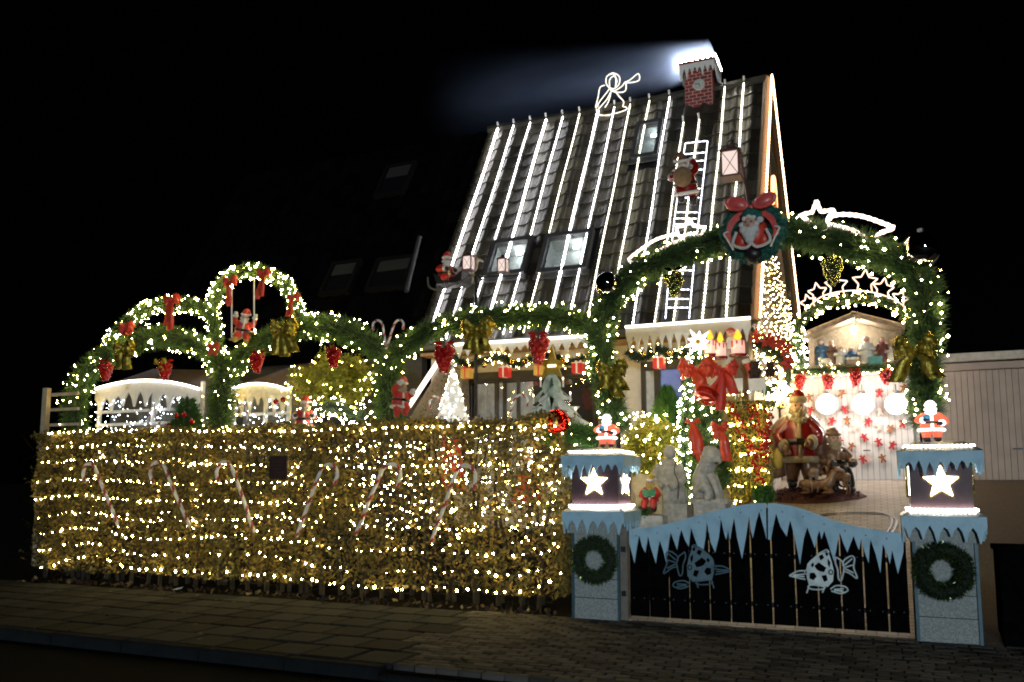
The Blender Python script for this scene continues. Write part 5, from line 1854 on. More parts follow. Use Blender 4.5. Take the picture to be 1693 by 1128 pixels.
HG = 'rows of warm lights on the hedge'
YHL = HY0 - 0.035
rows_ = [
    ('row of lights along the top edge of the hedge', [(78, 716), (200, 712), (330, 712), (450, 712), (560, 711), (700, 707), (820, 706), (915, 706)], 0.095, 0.021),
    ('first row of lights below the hedge top', [(74, 740), (180, 736), (330, 737), (480, 742), (640, 738), (780, 746), (925, 742)], 0.105, 0.016),
    ('second row of lights below the hedge top', [(68, 766), (150, 762), (300, 767), (450, 770), (600, 772), (780, 768), (935, 772)], 0.10, 0.016),
    ('third row of lights below the hedge top', [(66, 796), (150, 793), (280, 800), (420, 796), (560, 803), (760, 798), (936, 800)], 0.105, 0.016),
    ('fourth row of lights below the hedge top', [(58, 826), (130, 820), (230, 829), (330, 828), (450, 830), (600, 836), (760, 840), (936, 830)], 0.11, 0.017),
    ('fifth row of lights below the hedge top', [(57, 858), (130, 848), (230, 860), (330, 862), (450, 856), (600, 868), (740, 876), (936, 866)], 0.12, 0.017),
    ('third row of lights above the hedge foot', [(57, 886), (140, 871), (220, 889), (300, 890), (380, 886), (480, 895), (570, 908), (720, 912), (860, 920), (925, 905)], 0.13, 0.019),
    ('second row of lights above the hedge foot', [(62, 912), (150, 897), (210, 914), (300, 921), (400, 914), (500, 930), (600, 946), (720, 944), (840, 950), (915, 938)], 0.145, 0.020),
    ('sagging row of lights along the hedge foot', [(72, 936), (150, 922), (200, 935), (250, 943), (330, 947), (420, 950), (500, 960), (600, 973), (700, 972), (800, 977), (850, 981), (885, 972), (910, 962), (930, 945)], 0.15, 0.025),
]
for lab, pts, st, r in rows_:
    light_string(lab, px(pts, YHL, 8), st, r, WARM, HG)
# loose bulbs tangled inside the hedge
n = 520
u = RNG.uniform(0, 1, n) ** 0.6
P = np.stack([HX0 + (HX1 - HX0) * u, RNG.uniform(HY0 - 0.03, HY0 + 0.25, n), RNG.uniform(0.75, 2.25, n)], 1)
g = thing('light_string', 'tangled warm fairy lights scattered through the upper hedge', 'light string', P[0], HG)
bulb_mesh(P, 0.013, WARMS, 'bulbs', g, 0.6)
P = np.stack([RNG.uniform(-7.4, -4.0, 150), RNG.uniform(HY1, HY1 + 0.8, 150), RNG.uniform(1.0, 2.2, 150)], 1)
g = thing('light_string', 'cold white fairy lights tangled behind the thin part of the hedge', 'light string', P[0])
bulb_mesh(P, 0.017, WHITEB, 'bulbs', g)

# dark sign on the hedge
sp = at(461, 773, 9.60)
sg_ = thing('sign', 'small dark brown wooden board on the hedge between candy canes', 'sign', sp)
MB().box(sp, (0.29, 0.02, 0.31)).build('board', mat('dark_brown_board', (0.035, 0.014, 0.010), 0.6), sg_)
fr = MB()
for dx, dz, sx, sz in ((0, .157, .31, .018), (0, -.157, .31, .018), (.147, 0, .018, .29), (-.147, 0, .018, .29)):
    fr.box(sp + Vector((dx, -0.006, dz)), (sx, 0.026, sz))
fr.build('frame', mat('brown_frame', (0.05, 0.02, 0.014), 0.5), sg_)
ln = MB()
for k in range(4):
    ln.box(sp + Vector((0.01 * (k % 2), -0.011, 0.08 - k * 0.05)), (0.17 - 0.03 * (k % 2), 0.003, 0.006))
ln.build('faint_lines', mat('faint_line', (0.08, 0.04, 0.03), 0.6), sg_)

# fallen leaves at the hedge foot
n = 260
P = np.stack([RNG.uniform(-12.6, -3.6, n), 9.75 - np.abs(RNG.normal(0, 0.20, n)), np.full(n, 0.012) + RNG.uniform(0, 0.03, n)], 1)
o = raw_mesh('fallen_leaves', leaves(P, 0.045, 0.6), 4, mat('dark_fallen_leaves', [(0.008, 0.005, 0.003), (0.03, 0.014, 0.007), (0.012, 0.008, 0.004)], 0.6, per='island'), None, 'stuff')  # leaf browns set much darker than the leaves on the hedge
o['label'] = 'fallen beech leaves along the foot of the hedge'

n = 70
P = np.stack([RNG.uniform(-11.5, 1.5, n), RNG.uniform(YK + 0.1, 9.5, n), np.full(n, 0.012)], 1)
A_ = leaves(P, 0.035, 0.6)
A_[:, :, 2] = A_[:, :, 2] * 0.25 + 0.010
o = raw_mesh('litter_leaves', A_, 4, _M['dark_fallen_leaves'], None, 'stuff')
o['label'] = 'few dark leaves scattered over the pavement'
p = on_ground(294, 975)
fe = thing('feather', 'small white feather lying at the hedge foot', 'feather', at(294, 974, 9.55))
q = at(294, 976, 9.45)
MB().slab([Vector((q.x - 0.12, 9.46, 0.02)), Vector((q.x - 0.02, 9.44, 0.05)), Vector((q.x + 0.1, 9.45, 0.075)), Vector((q.x + 0.02, 9.47, 0.03))], 0.004).build('vane', WHITEC, fe)

# fence post at the far left
fpz = at(78, 642, 10.55)
g = thing('fence', 'pale timber fence post with rails left of the hedge', 'fence', (fpz.x, 10.55, 0))
MB().box((fpz.x, 10.55, fpz.z / 2), (0.11, 0.09, fpz.z)).build('post', BEIGE, g)
for y in (653, 678, 703):
    a = at(84, y, 10.62)
    MB().box(a + Vector((0.35, 0, 0)), (0.72, 0.04, 0.05)).build('rail', BEIGE, g)

# ================================================================== icicle panels and sheds behind the hedge
YPN = 11.25
for lab, x0, x1, yt, cv, sd, m in (('white arched icicle panel at the left end behind the hedge', 158, 330, 645, 16, 2, WHITE), ('white arched icicle panel right of the garland column', 380, 474, 646, 10, 5, mat('warm_white_paint', (0.7, 0.62, 0.42), 0.5))):
    a, b_ = at(x0, yt, YPN), at(x1, yt, YPN)
    ck_ = cv / 100.0
    g = ice_board('icicle_screen', lab, x0, yt, x1, yt, YPN, 0.16, 9 if x1 - x0 > 100 else 7, 0.18, 0.38, m, lamp_mat('panel_tube', (1.0, 0.90, 0.76), 9), 0.03, sd, ck_, 'arched icicle panels behind the hedge', 0.02)
    for k in range(3):
        zz_ = a.z - 0.42 - k * 0.24
        MB().box(((a.x + b_.x) / 2, YPN + 0.06, zz_), (b_.x - a.x, 0.04, 0.05)).build('rail', WHITE, g)
    for X in (a.x + 0.02, (a.x + b_.x) / 2 + 0.1, b_.x - 0.02):
        MB().box((X, YPN + 0.10, a.z - 0.6), (0.06, 0.05, 1.3)).build('upright', WHITE, g)
    cl_ = thing('light_net', 'net of cold white lights hanging in the ' + ('left' if x0 < 200 else 'right') + ' arched panel', 'light net', ((a.x + b_.x) / 2, YPN, a.z), 'light nets in the arched panels')
    pp = [(RND.uniform(a.x, b_.x), YPN - 0.02 + RND.uniform(-.04, .1), RND.uniform(a.z - 1.1, a.z - 0.2)) for _ in range(int((b_.x - a.x) * 75))]
    bulb_mesh(pp, 0.015, COOLB, 'bulbs', cl_)
for lab, q in (('low shed with mauve grey roof behind the left panel', [(165, 640), (330, 640), (330, 606), (215, 596)]), ('low shed with mauve grey roof behind the right panel', [(385, 640), (500, 636), (505, 590), (430, 600)])):
    P = pxl(q, 12.2)
    g = thing('shed', lab, 'shed', (P[0] + P[1]) / 2)
    P[2] += Vector((0, 1.2, 0.15))
    P[3] += Vector((0, 1.2, 0.15))
    MB().slab(P, 0.06, (0, 0.3, -1)).build('roof', mat('mauve_roof', (0.19, 0.15, 0.155), 0.75, bump=0.2), g)
    MB().box(((P[0].x + P[1].x) / 2, 12.5, P[0].z - 0.95), (P[1].x - P[0].x - 0.1, 0.1, 1.7)).build('wall', mat('shed_wall', (0.16, 0.17, 0.18), 0.8), g)

# small potted fir with red baubles at the left panel
def fir(name, label, base, h, r, fol, n, bulbs=0, bm=WARMS, br=0.016, group=None, top=0.04, nl=0.10, cat='tree', pw=1.0):
    g = thing(name, label, cat, base, group)
    b = Vector(base)
    MB().tube([b, b + Vector((0, 0, h * 0.9))], [0.05, 0.015], 6).build('trunk', TWIG, g)
    u = RNG.uniform(0, 1, n)
    z = (1 - np.sqrt(1 - u * 0.98)) if pw == 1.0 else u ** pw
    th = RNG.uniform(0, 2 * np.pi, n)
    lob = 1 + 0.16 * np.sin(th * 5 + z * 21) + 0.1 * np.sin(z * 40)
    rad = (r * (1 - z) + top) * np.sqrt(RNG.uniform(0.25, 1, n)) * lob
    P = np.stack([b.x + rad * np.cos(th), b.y + rad * np.sin(th), b.z + h * z], 1)
    D = np.stack([np.cos(th), np.sin(th), RNG.uniform(-0.2, 0.9, n)], 1) + RNG.normal(size=(n, 3)) * 0.3
    raw_mesh('foliage', needles(P, D, nl, nl * 0.16), 3, fol, g, 'stuff')
    if bulbs:
        u = RNG.uniform(0, 1, bulbs)
        z = 1 - np.sqrt(1 - u * 0.98)
        th = RNG.uniform(0, 2 * np.pi, bulbs)
        rad = (r * (1 - z) + top) * 1.05
        bulb_mesh(np.stack([b.x + rad * np.cos(th), b.y + rad * np.sin(th), b.z + h * z], 1), br, bm, 'bulbs', g)
    return g


def col_tree(name, label, base, h, r, fol, n, bulbs=0, bm=WARMS, br=0.016, nl=0.09, cat='tree', egg=0.5):
    """egg or column shaped conifer"""
    g = thing(name, label, cat, base)
    b = Vector(base)
    MB().tube([b, b + Vector((0, 0, h * 0.9))], [0.05, 0.015], 6).build('trunk', TWIG, g)
    z = RNG.uniform(0, 1, n)
    th = RNG.uniform(0, 2 * np.pi, n)
    prof = np.sin(np.pi * np.clip(z, 0.02, 0.99) ** egg) ** 0.7
    rad = r * prof * np.sqrt(RNG.uniform(0.45, 1, n)) * (1 + 0.1 * np.sin(th * 7 + z * 9))
    P = np.stack([b.x + rad * np.cos(th), b.y + rad * np.sin(th), b.z + h * z], 1)
    D = np.stack([np.cos(th), np.sin(th), RNG.uniform(0.3, 1.6, n)], 1) + RNG.normal(size=(n, 3)) * 0.25
    raw_mesh('foliage', needles(P, D, nl, nl * 0.17), 3, fol, g, 'stuff')
    if bulbs:
        z = RNG.uniform(0.03, 0.97, bulbs)
        th = RNG.uniform(0, 2 * np.pi, bulbs)
        rad = r * np.sin(np.pi * z ** egg) ** 0.7 * 1.04
        bulb_mesh(np.stack([b.x + rad * np.cos(th), b.y + rad * np.sin(th), b.z + h * z], 1), br, bm, 'bulbs', g)
    return g


tz = at(307, 730, 10.8)
fir('small_fir', 'small dark fir with red baubles before the left panel', tz, at(307, 648, 10.8).z - tz.z, 0.30, GREENL, 5000, top=0.03)
B0 = None
for x, y, w in ((292, 688, 'left side of the small fir'), (305, 686, 'middle of the small fir'), (317, 697, 'right side of the small fir'), (279, 704, 'lowest branch of the small fir'), (468, 661, 'right icicle panel, upper left'), (456, 664, 'right icicle panel, left of the yellow-green tree')):
    p = at(x, y, 10.5)
    if B0 is None:
        B0 = thing('bauble', 'red bauble on the ' + w, 'bauble', (0, 0, 0), 'red baubles behind the hedge')
        MB().ico((0, 0, 0), 0.045, 2).build('ball', REDS, B0, True)
        MB().lathe([(0.012, 0.04), (0.012, 0.058)], 8).build('cap', GREYM, B0)
        B0.location = p
    else:
        dup(B0, p, label='red bauble at the ' + w)

# yellow-green lit tree
tc = at(545, 632, 11.4)
tr_ = thing('lit_tree', 'round yellow-green leafy tree glowing with lights behind the hedge', 'tree', (tc.x, tc.y, ground_z(11.4)))
MB().tube([(tc.x, 11.4, 0.4), (tc.x + 0.05, 11.4, 1.8), (tc.x, 11.4, 2.6)], [0.09, 0.07, 0.03], 7).build('trunk', TWIG, tr_)
lm = MB()
for k in range(9):
    a = k * 0.7
    lm.tube([(tc.x + 0.03, 11.4, 1.7 + k * 0.05), (tc.x + 0.35 * math.cos(a), 11.4 + 0.35 * math.sin(a), 2.3 + k * 0.05), (tc.x + 0.6 * math.cos(a), 11.4 + 0.6 * math.sin(a), 2.7 + 0.1 * math.sin(k * 2))], [0.03, 0.02, 0.008], 5)
lm.build('limb', TWIG, tr_)
n = 11000
d = unit(RNG.normal(size=(n, 3)))
cl_ = unit(RNG.normal(size=(40, 3))) * RNG.uniform(0.35, 0.72, (40, 1))
ci = RNG.integers(0, 40, n)
P = cl_[ci] * (0.80, 0.7, 0.62) + d * RNG.uniform(0.03, 0.24, (n, 1)) + np.array(tuple(tc + Vector((0, 0, -0.02))))
raw_mesh('leaves', leaves(P, 0.032, 0.6), 4, TREEL, tr_, 'stuff')
n = 150
d = unit(RNG.normal(size=(n, 3)))
P = d * (0.78, 0.7, 0.66) * RNG.uniform(0.75, 1.05, (n, 1)) + np.array(tuple(tc)) + (0, -0.03, 0)
P = P[(P[:, 2] < tc.z + 0.35)]
bulb_mesh(P, 0.018, GOLDB, 'bulbs', tr_)
light_string('dense white lights heaped on the hedge top under the yellow-green tree', px([(470, 700), (500, 704), (540, 690), (580, 700), (612, 703), (640, 707)], 10.6, 6), 0.055, 0.02, WHITEB, None, True, 'light_string', 1.6)
garland('glittering white light garland below the yellow-green tree', px([(500, 690), (540, 672), (575, 680), (606, 690)], 10.9, 6), 0.16, 70, 500, bm=WHITEB, br=0.017, nl=0.08)

# lit cone tree (white net)
ct = at(748, 716, 10.9)
h = at(748, 606, 10.9).z - ct.z
g = thing('cone_tree', 'slim white lit net cone tree before the pebble-dash wall', 'decorative tree', ct)
prof = []
N = 9
for k in range(N):
    r0 = 0.275 * (1 - k / N)
    r1 = 0.275 * (1 - (k + 1) / N)
    prof += [(r0 + 0.02, h * k / N), (r1 + 0.006, h * (k + 0.98) / N)]
prof.append((0.004, h * 1.02))
MB().lathe(prof, 14, ct).build('net', NETL, g)
pp = []
for k in range(150):
    z = RND.uniform(0, 0.97)
    a = RND.uniform(0, 6.28)
    r = 0.29 * (1 - z) + 0.012
    pp.append((ct.x + r * math.cos(a), ct.y + r * math.sin(a), ct.z + h * z))
bulb_mesh(pp, 0.009, WHITEB, 'bulbs', g)
MB().tube([ct + Vector((0, 0, -0.4)), ct], 0.02, 6).build('stake', DARKM, g)

# wooden tree board with snowy branches, candles and a gold star
YT = 10.75
tbp = [(912, 610), (930, 652), (944, 660), (930, 661), (940, 672), (957, 672), (946, 684), (960, 692), (975, 700), (955, 706), (962, 722), (868, 722), (872, 708), (886, 700), (870, 694), (892, 684), (880, 672), (898, 672), (888, 662), (902, 652)]
g = thing('board_tree', 'cut-out snowy fir board with candles and a gold star', 'decorative tree', at(912, 722, YT))
MB().slab(pxl(tbp, YT), 0.04).build('trunk_board', SNOWT, g)
MB().slab(pxl([(912, 618), (918, 660), (924, 700), (930, 722), (898, 722), (903, 690), (907, 650)], YT - 0.012), 0.01).build('spine', TREEG, g)
br_ = MB()
for (ax, ay, bx_, by_, tx, ty) in ((912, 612, 903, 650, 897, 632), (912, 612, 921, 648, 928, 630), (908, 635, 888, 664, 880, 665), (916, 635, 944, 660, 938, 650), (906, 655, 880, 690, 872, 692), (918, 652, 960, 690, 950, 668), (904, 680, 866, 716, 862, 712), (920, 678, 965, 718, 958, 700), (912, 640, 905, 690, 912, 660), (914, 650, 925, 700, 917, 668)):
    q = px([(ax, ay), ((ax + bx_) / 2 + (tx - (ax + bx_) / 2) * 0.35, (ay + by_) / 2 + 2), (bx_, by_)], YT - 0.03, 5)
    m = len(q)
    br_.ribbon(q, [0.05 + 0.11 * math.sin(math.pi * (i / (m - 1)) ** 0.7) for i in range(m)], (0.8, 0, 0.6 if bx_ < ax else -0.6), 0.02)
br_.build('snowy_branch', mat('frosted_branch', (0.40, 0.50, 0.44), 0.5, var=0.5, scale=9), g)
for x, y in ((894, 640), (931, 640), (882, 668), (943, 664), (952, 690), (872, 700)):
    p = at(x, y, YT - 0.06)
    cd = MB().tube([p, p + Vector((0, 0, 0.09))], 0.014, 6).build('candle', WHITE, g)
    MB().ico(p + Vector((0, 0, 0.115)), (0.012, 0.012, 0.024), 1).build('flame', lamp_mat('candle_tip', (1, 0.85, 0.6), 4), cd)
st = MB().slab(pxl([(912, 570), (918, 594), (933, 598), (923, 608), (929, 626), (913, 616), (895, 626), (901, 608), (891, 598), (906, 594)], YT - 0.05), 0.05).build('star', mat('gold_paint', (0.5, 0.36, 0.06), 0.35, 0.6), g)
MB().box(at(912, 605, YT - 0.07), (0.12, 0.02, 0.03)).build('star_lamp', lamp_mat('star_lamp_small', (1, 0.9, 0.55), 3), st)
p = at(921, 697, 9.95)
g = thing('red_ball', 'big shiny red ball on the hedge corner before the board tree', 'ball', p)
MB().ico(p, 0.165, 4).build('ball', mat('red_mirror', (0.55, 0.02, 0.01), 0.08, 0.85), g, True)
MB().lathe([(0.03, 0.16), (0.03, 0.185)], 10, p).build('cap', GREYM, g)
garland('bright green lit garland on the hedge corner beside the pillar', px([(905, 730), (925, 722), (950, 716), (975, 722), (985, 735)], 10.1, 5), 0.17, 24, 3000, fol=GREENL, bm=WARMS, nl=0.12)
g = thing('wooden_houses', 'row of small lit wooden cut-out houses on the hedge top', 'wooden houses', at(755, 705, 10.55))
for x, w_, h_ in ((724, 10, 22), (738, 14, 12), (752, 12, 20), (770, 16, 14), (785, 10, 24)):
    MB().slab(pxl([(x - w_ / 2, 712), (x + w_ / 2, 712), (x + w_ / 2, 712 - h_ * 0.55), (x, 712 - h_), (x - w_ / 2, 712 - h_ * 0.55)], 10.55), 0.05).build('cutout', BEIGE, g)

# things glimpsed through the hedge
for x, y, w, h, lab in ((745, 765, 0.5, 0.9, 'red cloth figure half hidden behind the hedge'), (870, 800, 0.45, 0.5, 'red cloth shape half hidden behind the hedge near the pillar')):
    p = at(x, y, 11.3)
    g = thing('garden_figure', lab, 'garden figure', p)
    MB().lathe([(0.02, 0.5 * h), (w * 0.25, 0.42 * h), (w * 0.35, 0.1 * h), (w * 0.5, -0.5 * h)], 12, p).build('robe', REDF, g, True)
    MB().ico(p + Vector((0, -0.04, 0.6 * h)), 0.12, 2).build('head', SKIN, g, True)
    MB().ico(p + Vector((0, -0.1, 0.5 * h)), 0.1, 2).build('beard', WHITEF, g, True)

# ================================================================== gate pillars
def icicle_board_local(mb, w, z0, z1, n, d0, d1, y, seed, t=0.02, M=None):
    edge = [(-w / 2, z1), (w / 2, z1)] + [(x, z) for x, z in icicle_edge(-w / 2, w / 2, n, d0, d1, z0, seed)]
    P = [Vector((x, y, z)) for x, z in edge]
    d = Vector((0, 1, 0))
    if M is not None:
        P = [M @ p for p in P]
        d = M @ d
    mb.slab(P, t, d)


def pillar(label):
    g = thing('gate_pillar', label, 'gate pillar', (0, 0, 0), 'gate pillars with star lanterns')
    c = 0.33
    MB().box((0, c, 0.49), (0.54, 0.54, 0.98)).box((0, c, 1.10), (0.62, 0.62, 0.25)).build('shaft', GRANITE, g)
    MB().box((0, c - 0.271, 0.46), (0.53, 0.004, 0.008)).box((0, c - 0.271, 0.24), (0.53, 0.004, 0.008)).build('joint', DARKM, g)
    co = MB()
    for sx in (-1, 1):
        for sy in (-1, 1):
            co.box((sx * 0.275, c + sy * 0.275, 0.49), (0.03, 0.03, 0.98))
    co.build('corner_strip', TEAL, g)
    ROT = [Matrix.Rotation(k * math.pi / 2, 3, 'Z') for k in range(4)]
    for k in range(4):
        mb = MB()
        icicle_board_local(mb, 0.75, 1.15, 1.23, 6, 0.09, 0.19, -0.375, 20 + k, 0.02)
        mb.v = [tuple(ROT[k] @ Vector(p) + Vector((0, c, 0))) for p in mb.v]
        mb.build('ice_trim', ICE, g)
    MB().frustum((0, c, 1.232), (0.76, 0.76), (0.60, 0.60), 0.05).build('ledge', GREYM, g)
    bx = MB().box((0, c, 1.565), (0.56, 0.56, 0.56)).build('lantern_box', PURPLE, g)
    for k in (0, 1, 3):
        pts = [Vector((x, -0.305, z)) for x, z in [(px_ * 0.01, pz_ * 0.01) for px_, pz_ in star_pts(0, 0, 16.5, 7.2)]]
        pts = [Vector((p.x, p.y, -p.z)) for p in pts]
        q = [ROT[k] @ p + Vector((0, c, 1.565)) for p in pts]
        MB().slab(q, 0.025, ROT[k] @ Vector((0, 1, 0))).build('star', STAR_L, bx)
        rim = [ROT[k] @ Vector((p.x * 1.13, -0.300, p.z * 1.13)) + Vector((0, c, 1.565)) for p in pts]
        MB().tube(rim, 0.012, 4, closed=True).build('star_rim', GOLD, bx)
    for z, w_, lab in ((1.292, 0.60, 'led_strip'), (1.925, 0.60, 'led_strip')):
        for k in range(4):
            mb = MB()
            for i in range(15):
                u = -w_ / 2 + w_ * (i + 0.5) / 15
                mb.box(ROT[k] @ Vector((u, -w_ / 2 - 0.006, 0)) + Vector((0, c, z)), (0.026, 0.026, 0.022))
            mb.build(lab, STRIP, g, kind='stuff')
    for k in range(4):
        mb = MB()
        icicle_board_local(mb, 0.76, 1.79, 1.875, 8, 0.08, 0.19, -0.38, 30 + k, 0.02)
        mb.v = [tuple(ROT[k] @ Vector(p) + Vector((0, c, 0))) for p in mb.v]
        mb.build('ice_trim', ICE, g)
    MB().frustum((0, c, 1.877), (0.77, 0.77), (0.46, 0.46), 0.095).build('cap', GREYM, g)
    return g


pl1 = pillar('gate pillar at the hedge end, with glowing star box')
pl1.location = (PX[0], YP, 0)
dup(pl1, (PX[1], YP, 0), 0, None, 'gate pillar at the garage side, with glowing star box')

# tinsel wreaths on the pillars
def wreath():
    g = thing('wreath', 'x', 'wreath', (0, 0, 0), 'tinsel wreaths on the gate pillars')
    M = RXF
    MB().torus((0, 0, 0), 0.20, 0.06, 26, 8, M).build('core', COREG, g, True)
    path = [Vector((0.20 * math.cos(a), 0, 0.20 * math.sin(a))) for a in np.linspace(0, 2 * math.pi, 40)]
    P, O, T = sample_tube(path, 7000, 0.02, 0.075)
    raw_mesh('tinsel', needles(P, O + RNG.normal(size=P.shape) * 0.5, 0.045, 0.011), 3, TINSG, g, 'stuff')
    return g


w1 = wreath()
w1.location = (at(983, 926, YP).x, YP - 0.02, at(983, 926, YP).z)
w1['label'] = 'green tinsel wreath on the pillar at the hedge end'
w2 = at(1560, 944, YP)
dup(w1, (w2.x, YP - 0.02, w2.z), rot=(0, 0.9, 0), scale=1.0, label='green tinsel wreath on the pillar at the garage side')

# ================================================================== gate
YGT = 9.44
gate = thing('gate', 'black plank double gate with pale blue icicle top and two koi', 'gate', at(1270, 1040, YGT))
topc = [(1040, 875), (1065, 873), (1090, 869), (1115, 863), (1140, 856), (1165, 849), (1190, 843), (1215, 837), (1240, 833), (1255, 832), (1266, 832), (1285, 833), (1305, 836), (1330, 843), (1355, 852), (1380, 861), (1405, 868), (1430, 873), (1460, 878), (1494, 882)]


def topy(x):
    for (a, b_), (c, d) in zip(topc, topc[1:]):
        if a <= x <= c:
            return b_ + (d - b_) * (x - a) / (c - a)
    return topc[0][1] if x < topc[0][0] else topc[-1][1]


cuts = [1040, 1071.5, 1105, 1138.5, 1172, 1206.5, 1241, 1276, 1314.5, 1352, 1390, 1428, 1467, 1502]
XS = [at(x, 960 + (x - 1040) * 0.03, YGT).x for x in cuts]
for i, (a, b_) in enumerate(zip(XS, XS[1:])):
    xm = (cuts[i] + cuts[i + 1]) / 2
    zt = at(xm, topy(min(xm - 4, 1490)) + 8, YGT).z
    ga = 0.0075 if i else 0.004
    if i == 6:
        ga = 0.011
    MB().box(((a + b_) / 2 + 0.004, YGT + 0.035, (zt + 0.07) / 2), (b_ - a - 2 * ga, 0.026, zt - 0.07)).build('plank', BLACKG, gate)
bars = MB()
for z in (0.27, 0.78):
    bars.box(((XS[0] + XS[-1]) / 2, YGT + 0.07, z), (XS[-1] - XS[0], 0.035, 0.05))
bars.build('cross_bar', DARKM, gate)
bolts = MB()
for i, (a, b_) in enumerate(zip(XS, XS[1:])):
    for X in (a + 0.05, b_ - 0.05):
        for z in (0.27, 0.80):
            bolts.ico((X, YGT + 0.02, z), 0.008, 1)
bolts.build('bolt', mat('bolt_steel', (0.7, 0.72, 0.75), 0.2, 0.8), gate, kind='stuff')
ie = [(68, 330), (98, 445), (112, 350), (124, 285), (140, 350), (158, 385), (168, 330), (173, 290), (190, 360), (217, 445), (230, 360), (239, 318), (258, 370), (275, 440), (290, 330), (300, 272), (322, 330), (336, 370), (348, 300), (360, 255), (380, 315), (402, 352), (407, 300), (414, 245), (440, 320), (475, 425), (495, 300), (503, 210), (525, 330), (550, 385), (570, 300), (581, 195), (603, 290), (612, 312), (618, 280), (621, 255), (628, 300), (634, 312), (645, 240), (655, 188), (672, 300), (700, 420), (725, 280), (740, 175), (750, 260), (760, 305), (780, 210), (796, 155), (825, 260), (837, 310)]
ie2 = [(846, 312), (860, 315), (875, 240), (890, 165), (915, 240), (950, 295), (960, 240), (970, 205), (990, 280), (1025, 450), (1045, 310), (1065, 243), (1090, 310), (1108, 360), (1120, 300), (1133, 260), (1145, 312), (1160, 262), (1185, 340), (1215, 435), (1235, 330), (1248, 275), (1270, 340), (1290, 385), (1310, 330), (1325, 292), (1345, 350), (1356, 372), (1368, 305), (1385, 380), (1410, 445), (1414, 360), (1420, 312), (1450, 400), (1475, 500), (1483, 400), (1488, 338), (1515, 400), (1528, 450), (1540, 370), (1555, 430), (1573, 505), (1590, 440), (1604, 380)]
left = [q for q in topc if q[0] <= 1267] + list(reversed(zz(ie, 1020, 800)))
right = [(1269.5, 832)] + [q for q in topc if q[0] > 1270] + list(reversed(zz(ie2, 1020, 800)))
for q in (left, right):
    MB().slab(pxl(q, YGT), 0.02).build('icicle_board', ICE, gate)
scr = MB()
for k in range(13):
    x = 1052 + k * 34.5
    scr.lathe([(0.008, 0), (0.008, 0.004), (0.003, 0.006)], 8, at(x, topy(x) + 12, YGT - 0.001), M=Matrix.Rotation(math.pi / 2, 3, 'X'))
scr.build('screw', GREYM, gate, kind='stuff')
# koi outlines
FISH2 = mat('koi_plate_bright', (0.74, 0.86, 0.88), 0.35)
FISH1 = mat('koi_plate_dim', (0.12, 0.205, 0.25), 0.4)


def koi(flip, m, ox, oy):
    k = add_object('koi', MB().slab(pxl([(ox + (x if not flip else 2235 - x) / 3.386 * 1, oy + y / 3.386) for x, y in [(1060, 480), (1066, 450), (1080, 432), (1120, 398), (1160, 382), (1180, 378), (1190, 400), (1203, 440), (1214, 490), (1210, 545), (1180, 578), (1160, 572), (1110, 562), (1075, 568), (1063, 525)]], YGT - 0.008), 0.010).mesh('koi', m), gate)
    f = (lambda x, y: (ox + (x if not flip else 2235 - x) / 3.386, oy + y / 3.386))
    ln_ = MB()
    for P in ([(965, 515), (1010, 490), (1055, 488)], [(965, 515), (1010, 527), (1055, 535)], [(985, 512), (1050, 506)], [(990, 516), (1050, 520)], [(1195, 590), (1230, 570), (1280, 578), (1290, 600), (1250, 614), (1200, 600)], [(1215, 592), (1270, 588)], [(1215, 597), (1268, 602)],
              [(1265, 460), (1270, 430), (1310, 405), (1330, 420), (1325, 470), (1345, 530), (1300, 500), (1265, 489)], [(1275, 455), (1318, 418)], [(1277, 468), (1320, 455)], [(1277, 476), (1325, 500)],
              [(1225, 410), (1255, 430), (1267, 452), (1270, 482), (1256, 540), (1240, 530), (1235, 480), (1222, 440), (1225, 410)], [(1068, 578), (1085, 567), (1130, 570), (1165, 580), (1140, 592), (1090, 590), (1068, 578)], [(1072, 582), (1062, 612)], [(1160, 586), (1150, 610)], [(1120, 398), (1150, 380), (1175, 370), (1188, 385)]):
        ln_.tube(px([f(*p) for p in P], YGT - 0.005, 4), 0.008, 4)
    ln_.build('fin_lines', m, k)
    blot = MB()
    for P in ([(1105, 460), (1130, 440), (1150, 455), (1172, 470), (1160, 495), (1135, 490), (1118, 480)], [(1080, 500), (1105, 498), (1118, 520), (1100, 540), (1078, 530)], [(1130, 405), (1150, 395), (1160, 415), (1140, 430)], [(1145, 515), (1172, 510), (1180, 540), (1160, 550)], [(1085, 455), (1098, 440), (1104, 455), (1094, 470)], [(1180, 420), (1195, 440), (1190, 470), (1180, 450)], [(1165, 385), (1178, 384), (1184, 400), (1172, 405)]):
        blot.slab(pxl([f(*p) for p in P], YGT - 0.016), 0.007)
    blot.build('blotch', BLACKG, k)
    for cx in (1062, 1197):
        e = [f(cx + 11 * math.cos(a), 495 + 13 * math.sin(a)) for a in np.linspace(0, 6.28, 10)]
        MB().tube(pxl(e, YGT - 0.018), 0.005, 4).build('eye', BLACKG if cx > 1100 else m, k)


koi(False, FISH2, 1020, 800)
koi(True, FISH1, 1020 - 186.0, 800 - 8.0)
for X, lab in ((XS[0] - 0.09, 'slim beige gate post beside the hedge pillar'), (XS[-1] + 0.08, 'slim beige gate post beside the garage pillar')):
    g = thing('gate_post', lab, 'post', (X, YGT + 0.15, 0), 'slim posts of the gate')
    MB().box((X, YGT + 0.15, 0.55), (0.08, 0.08, 1.1)).build('post', mat('grey_beige_post', (0.2, 0.18, 0.15), 0.7), g)
    for z in (0.3, 0.8):
        MB().box((X, YGT + 0.10, z), (0.05, 0.03, 0.06)).build('hinge', DARKM, g)
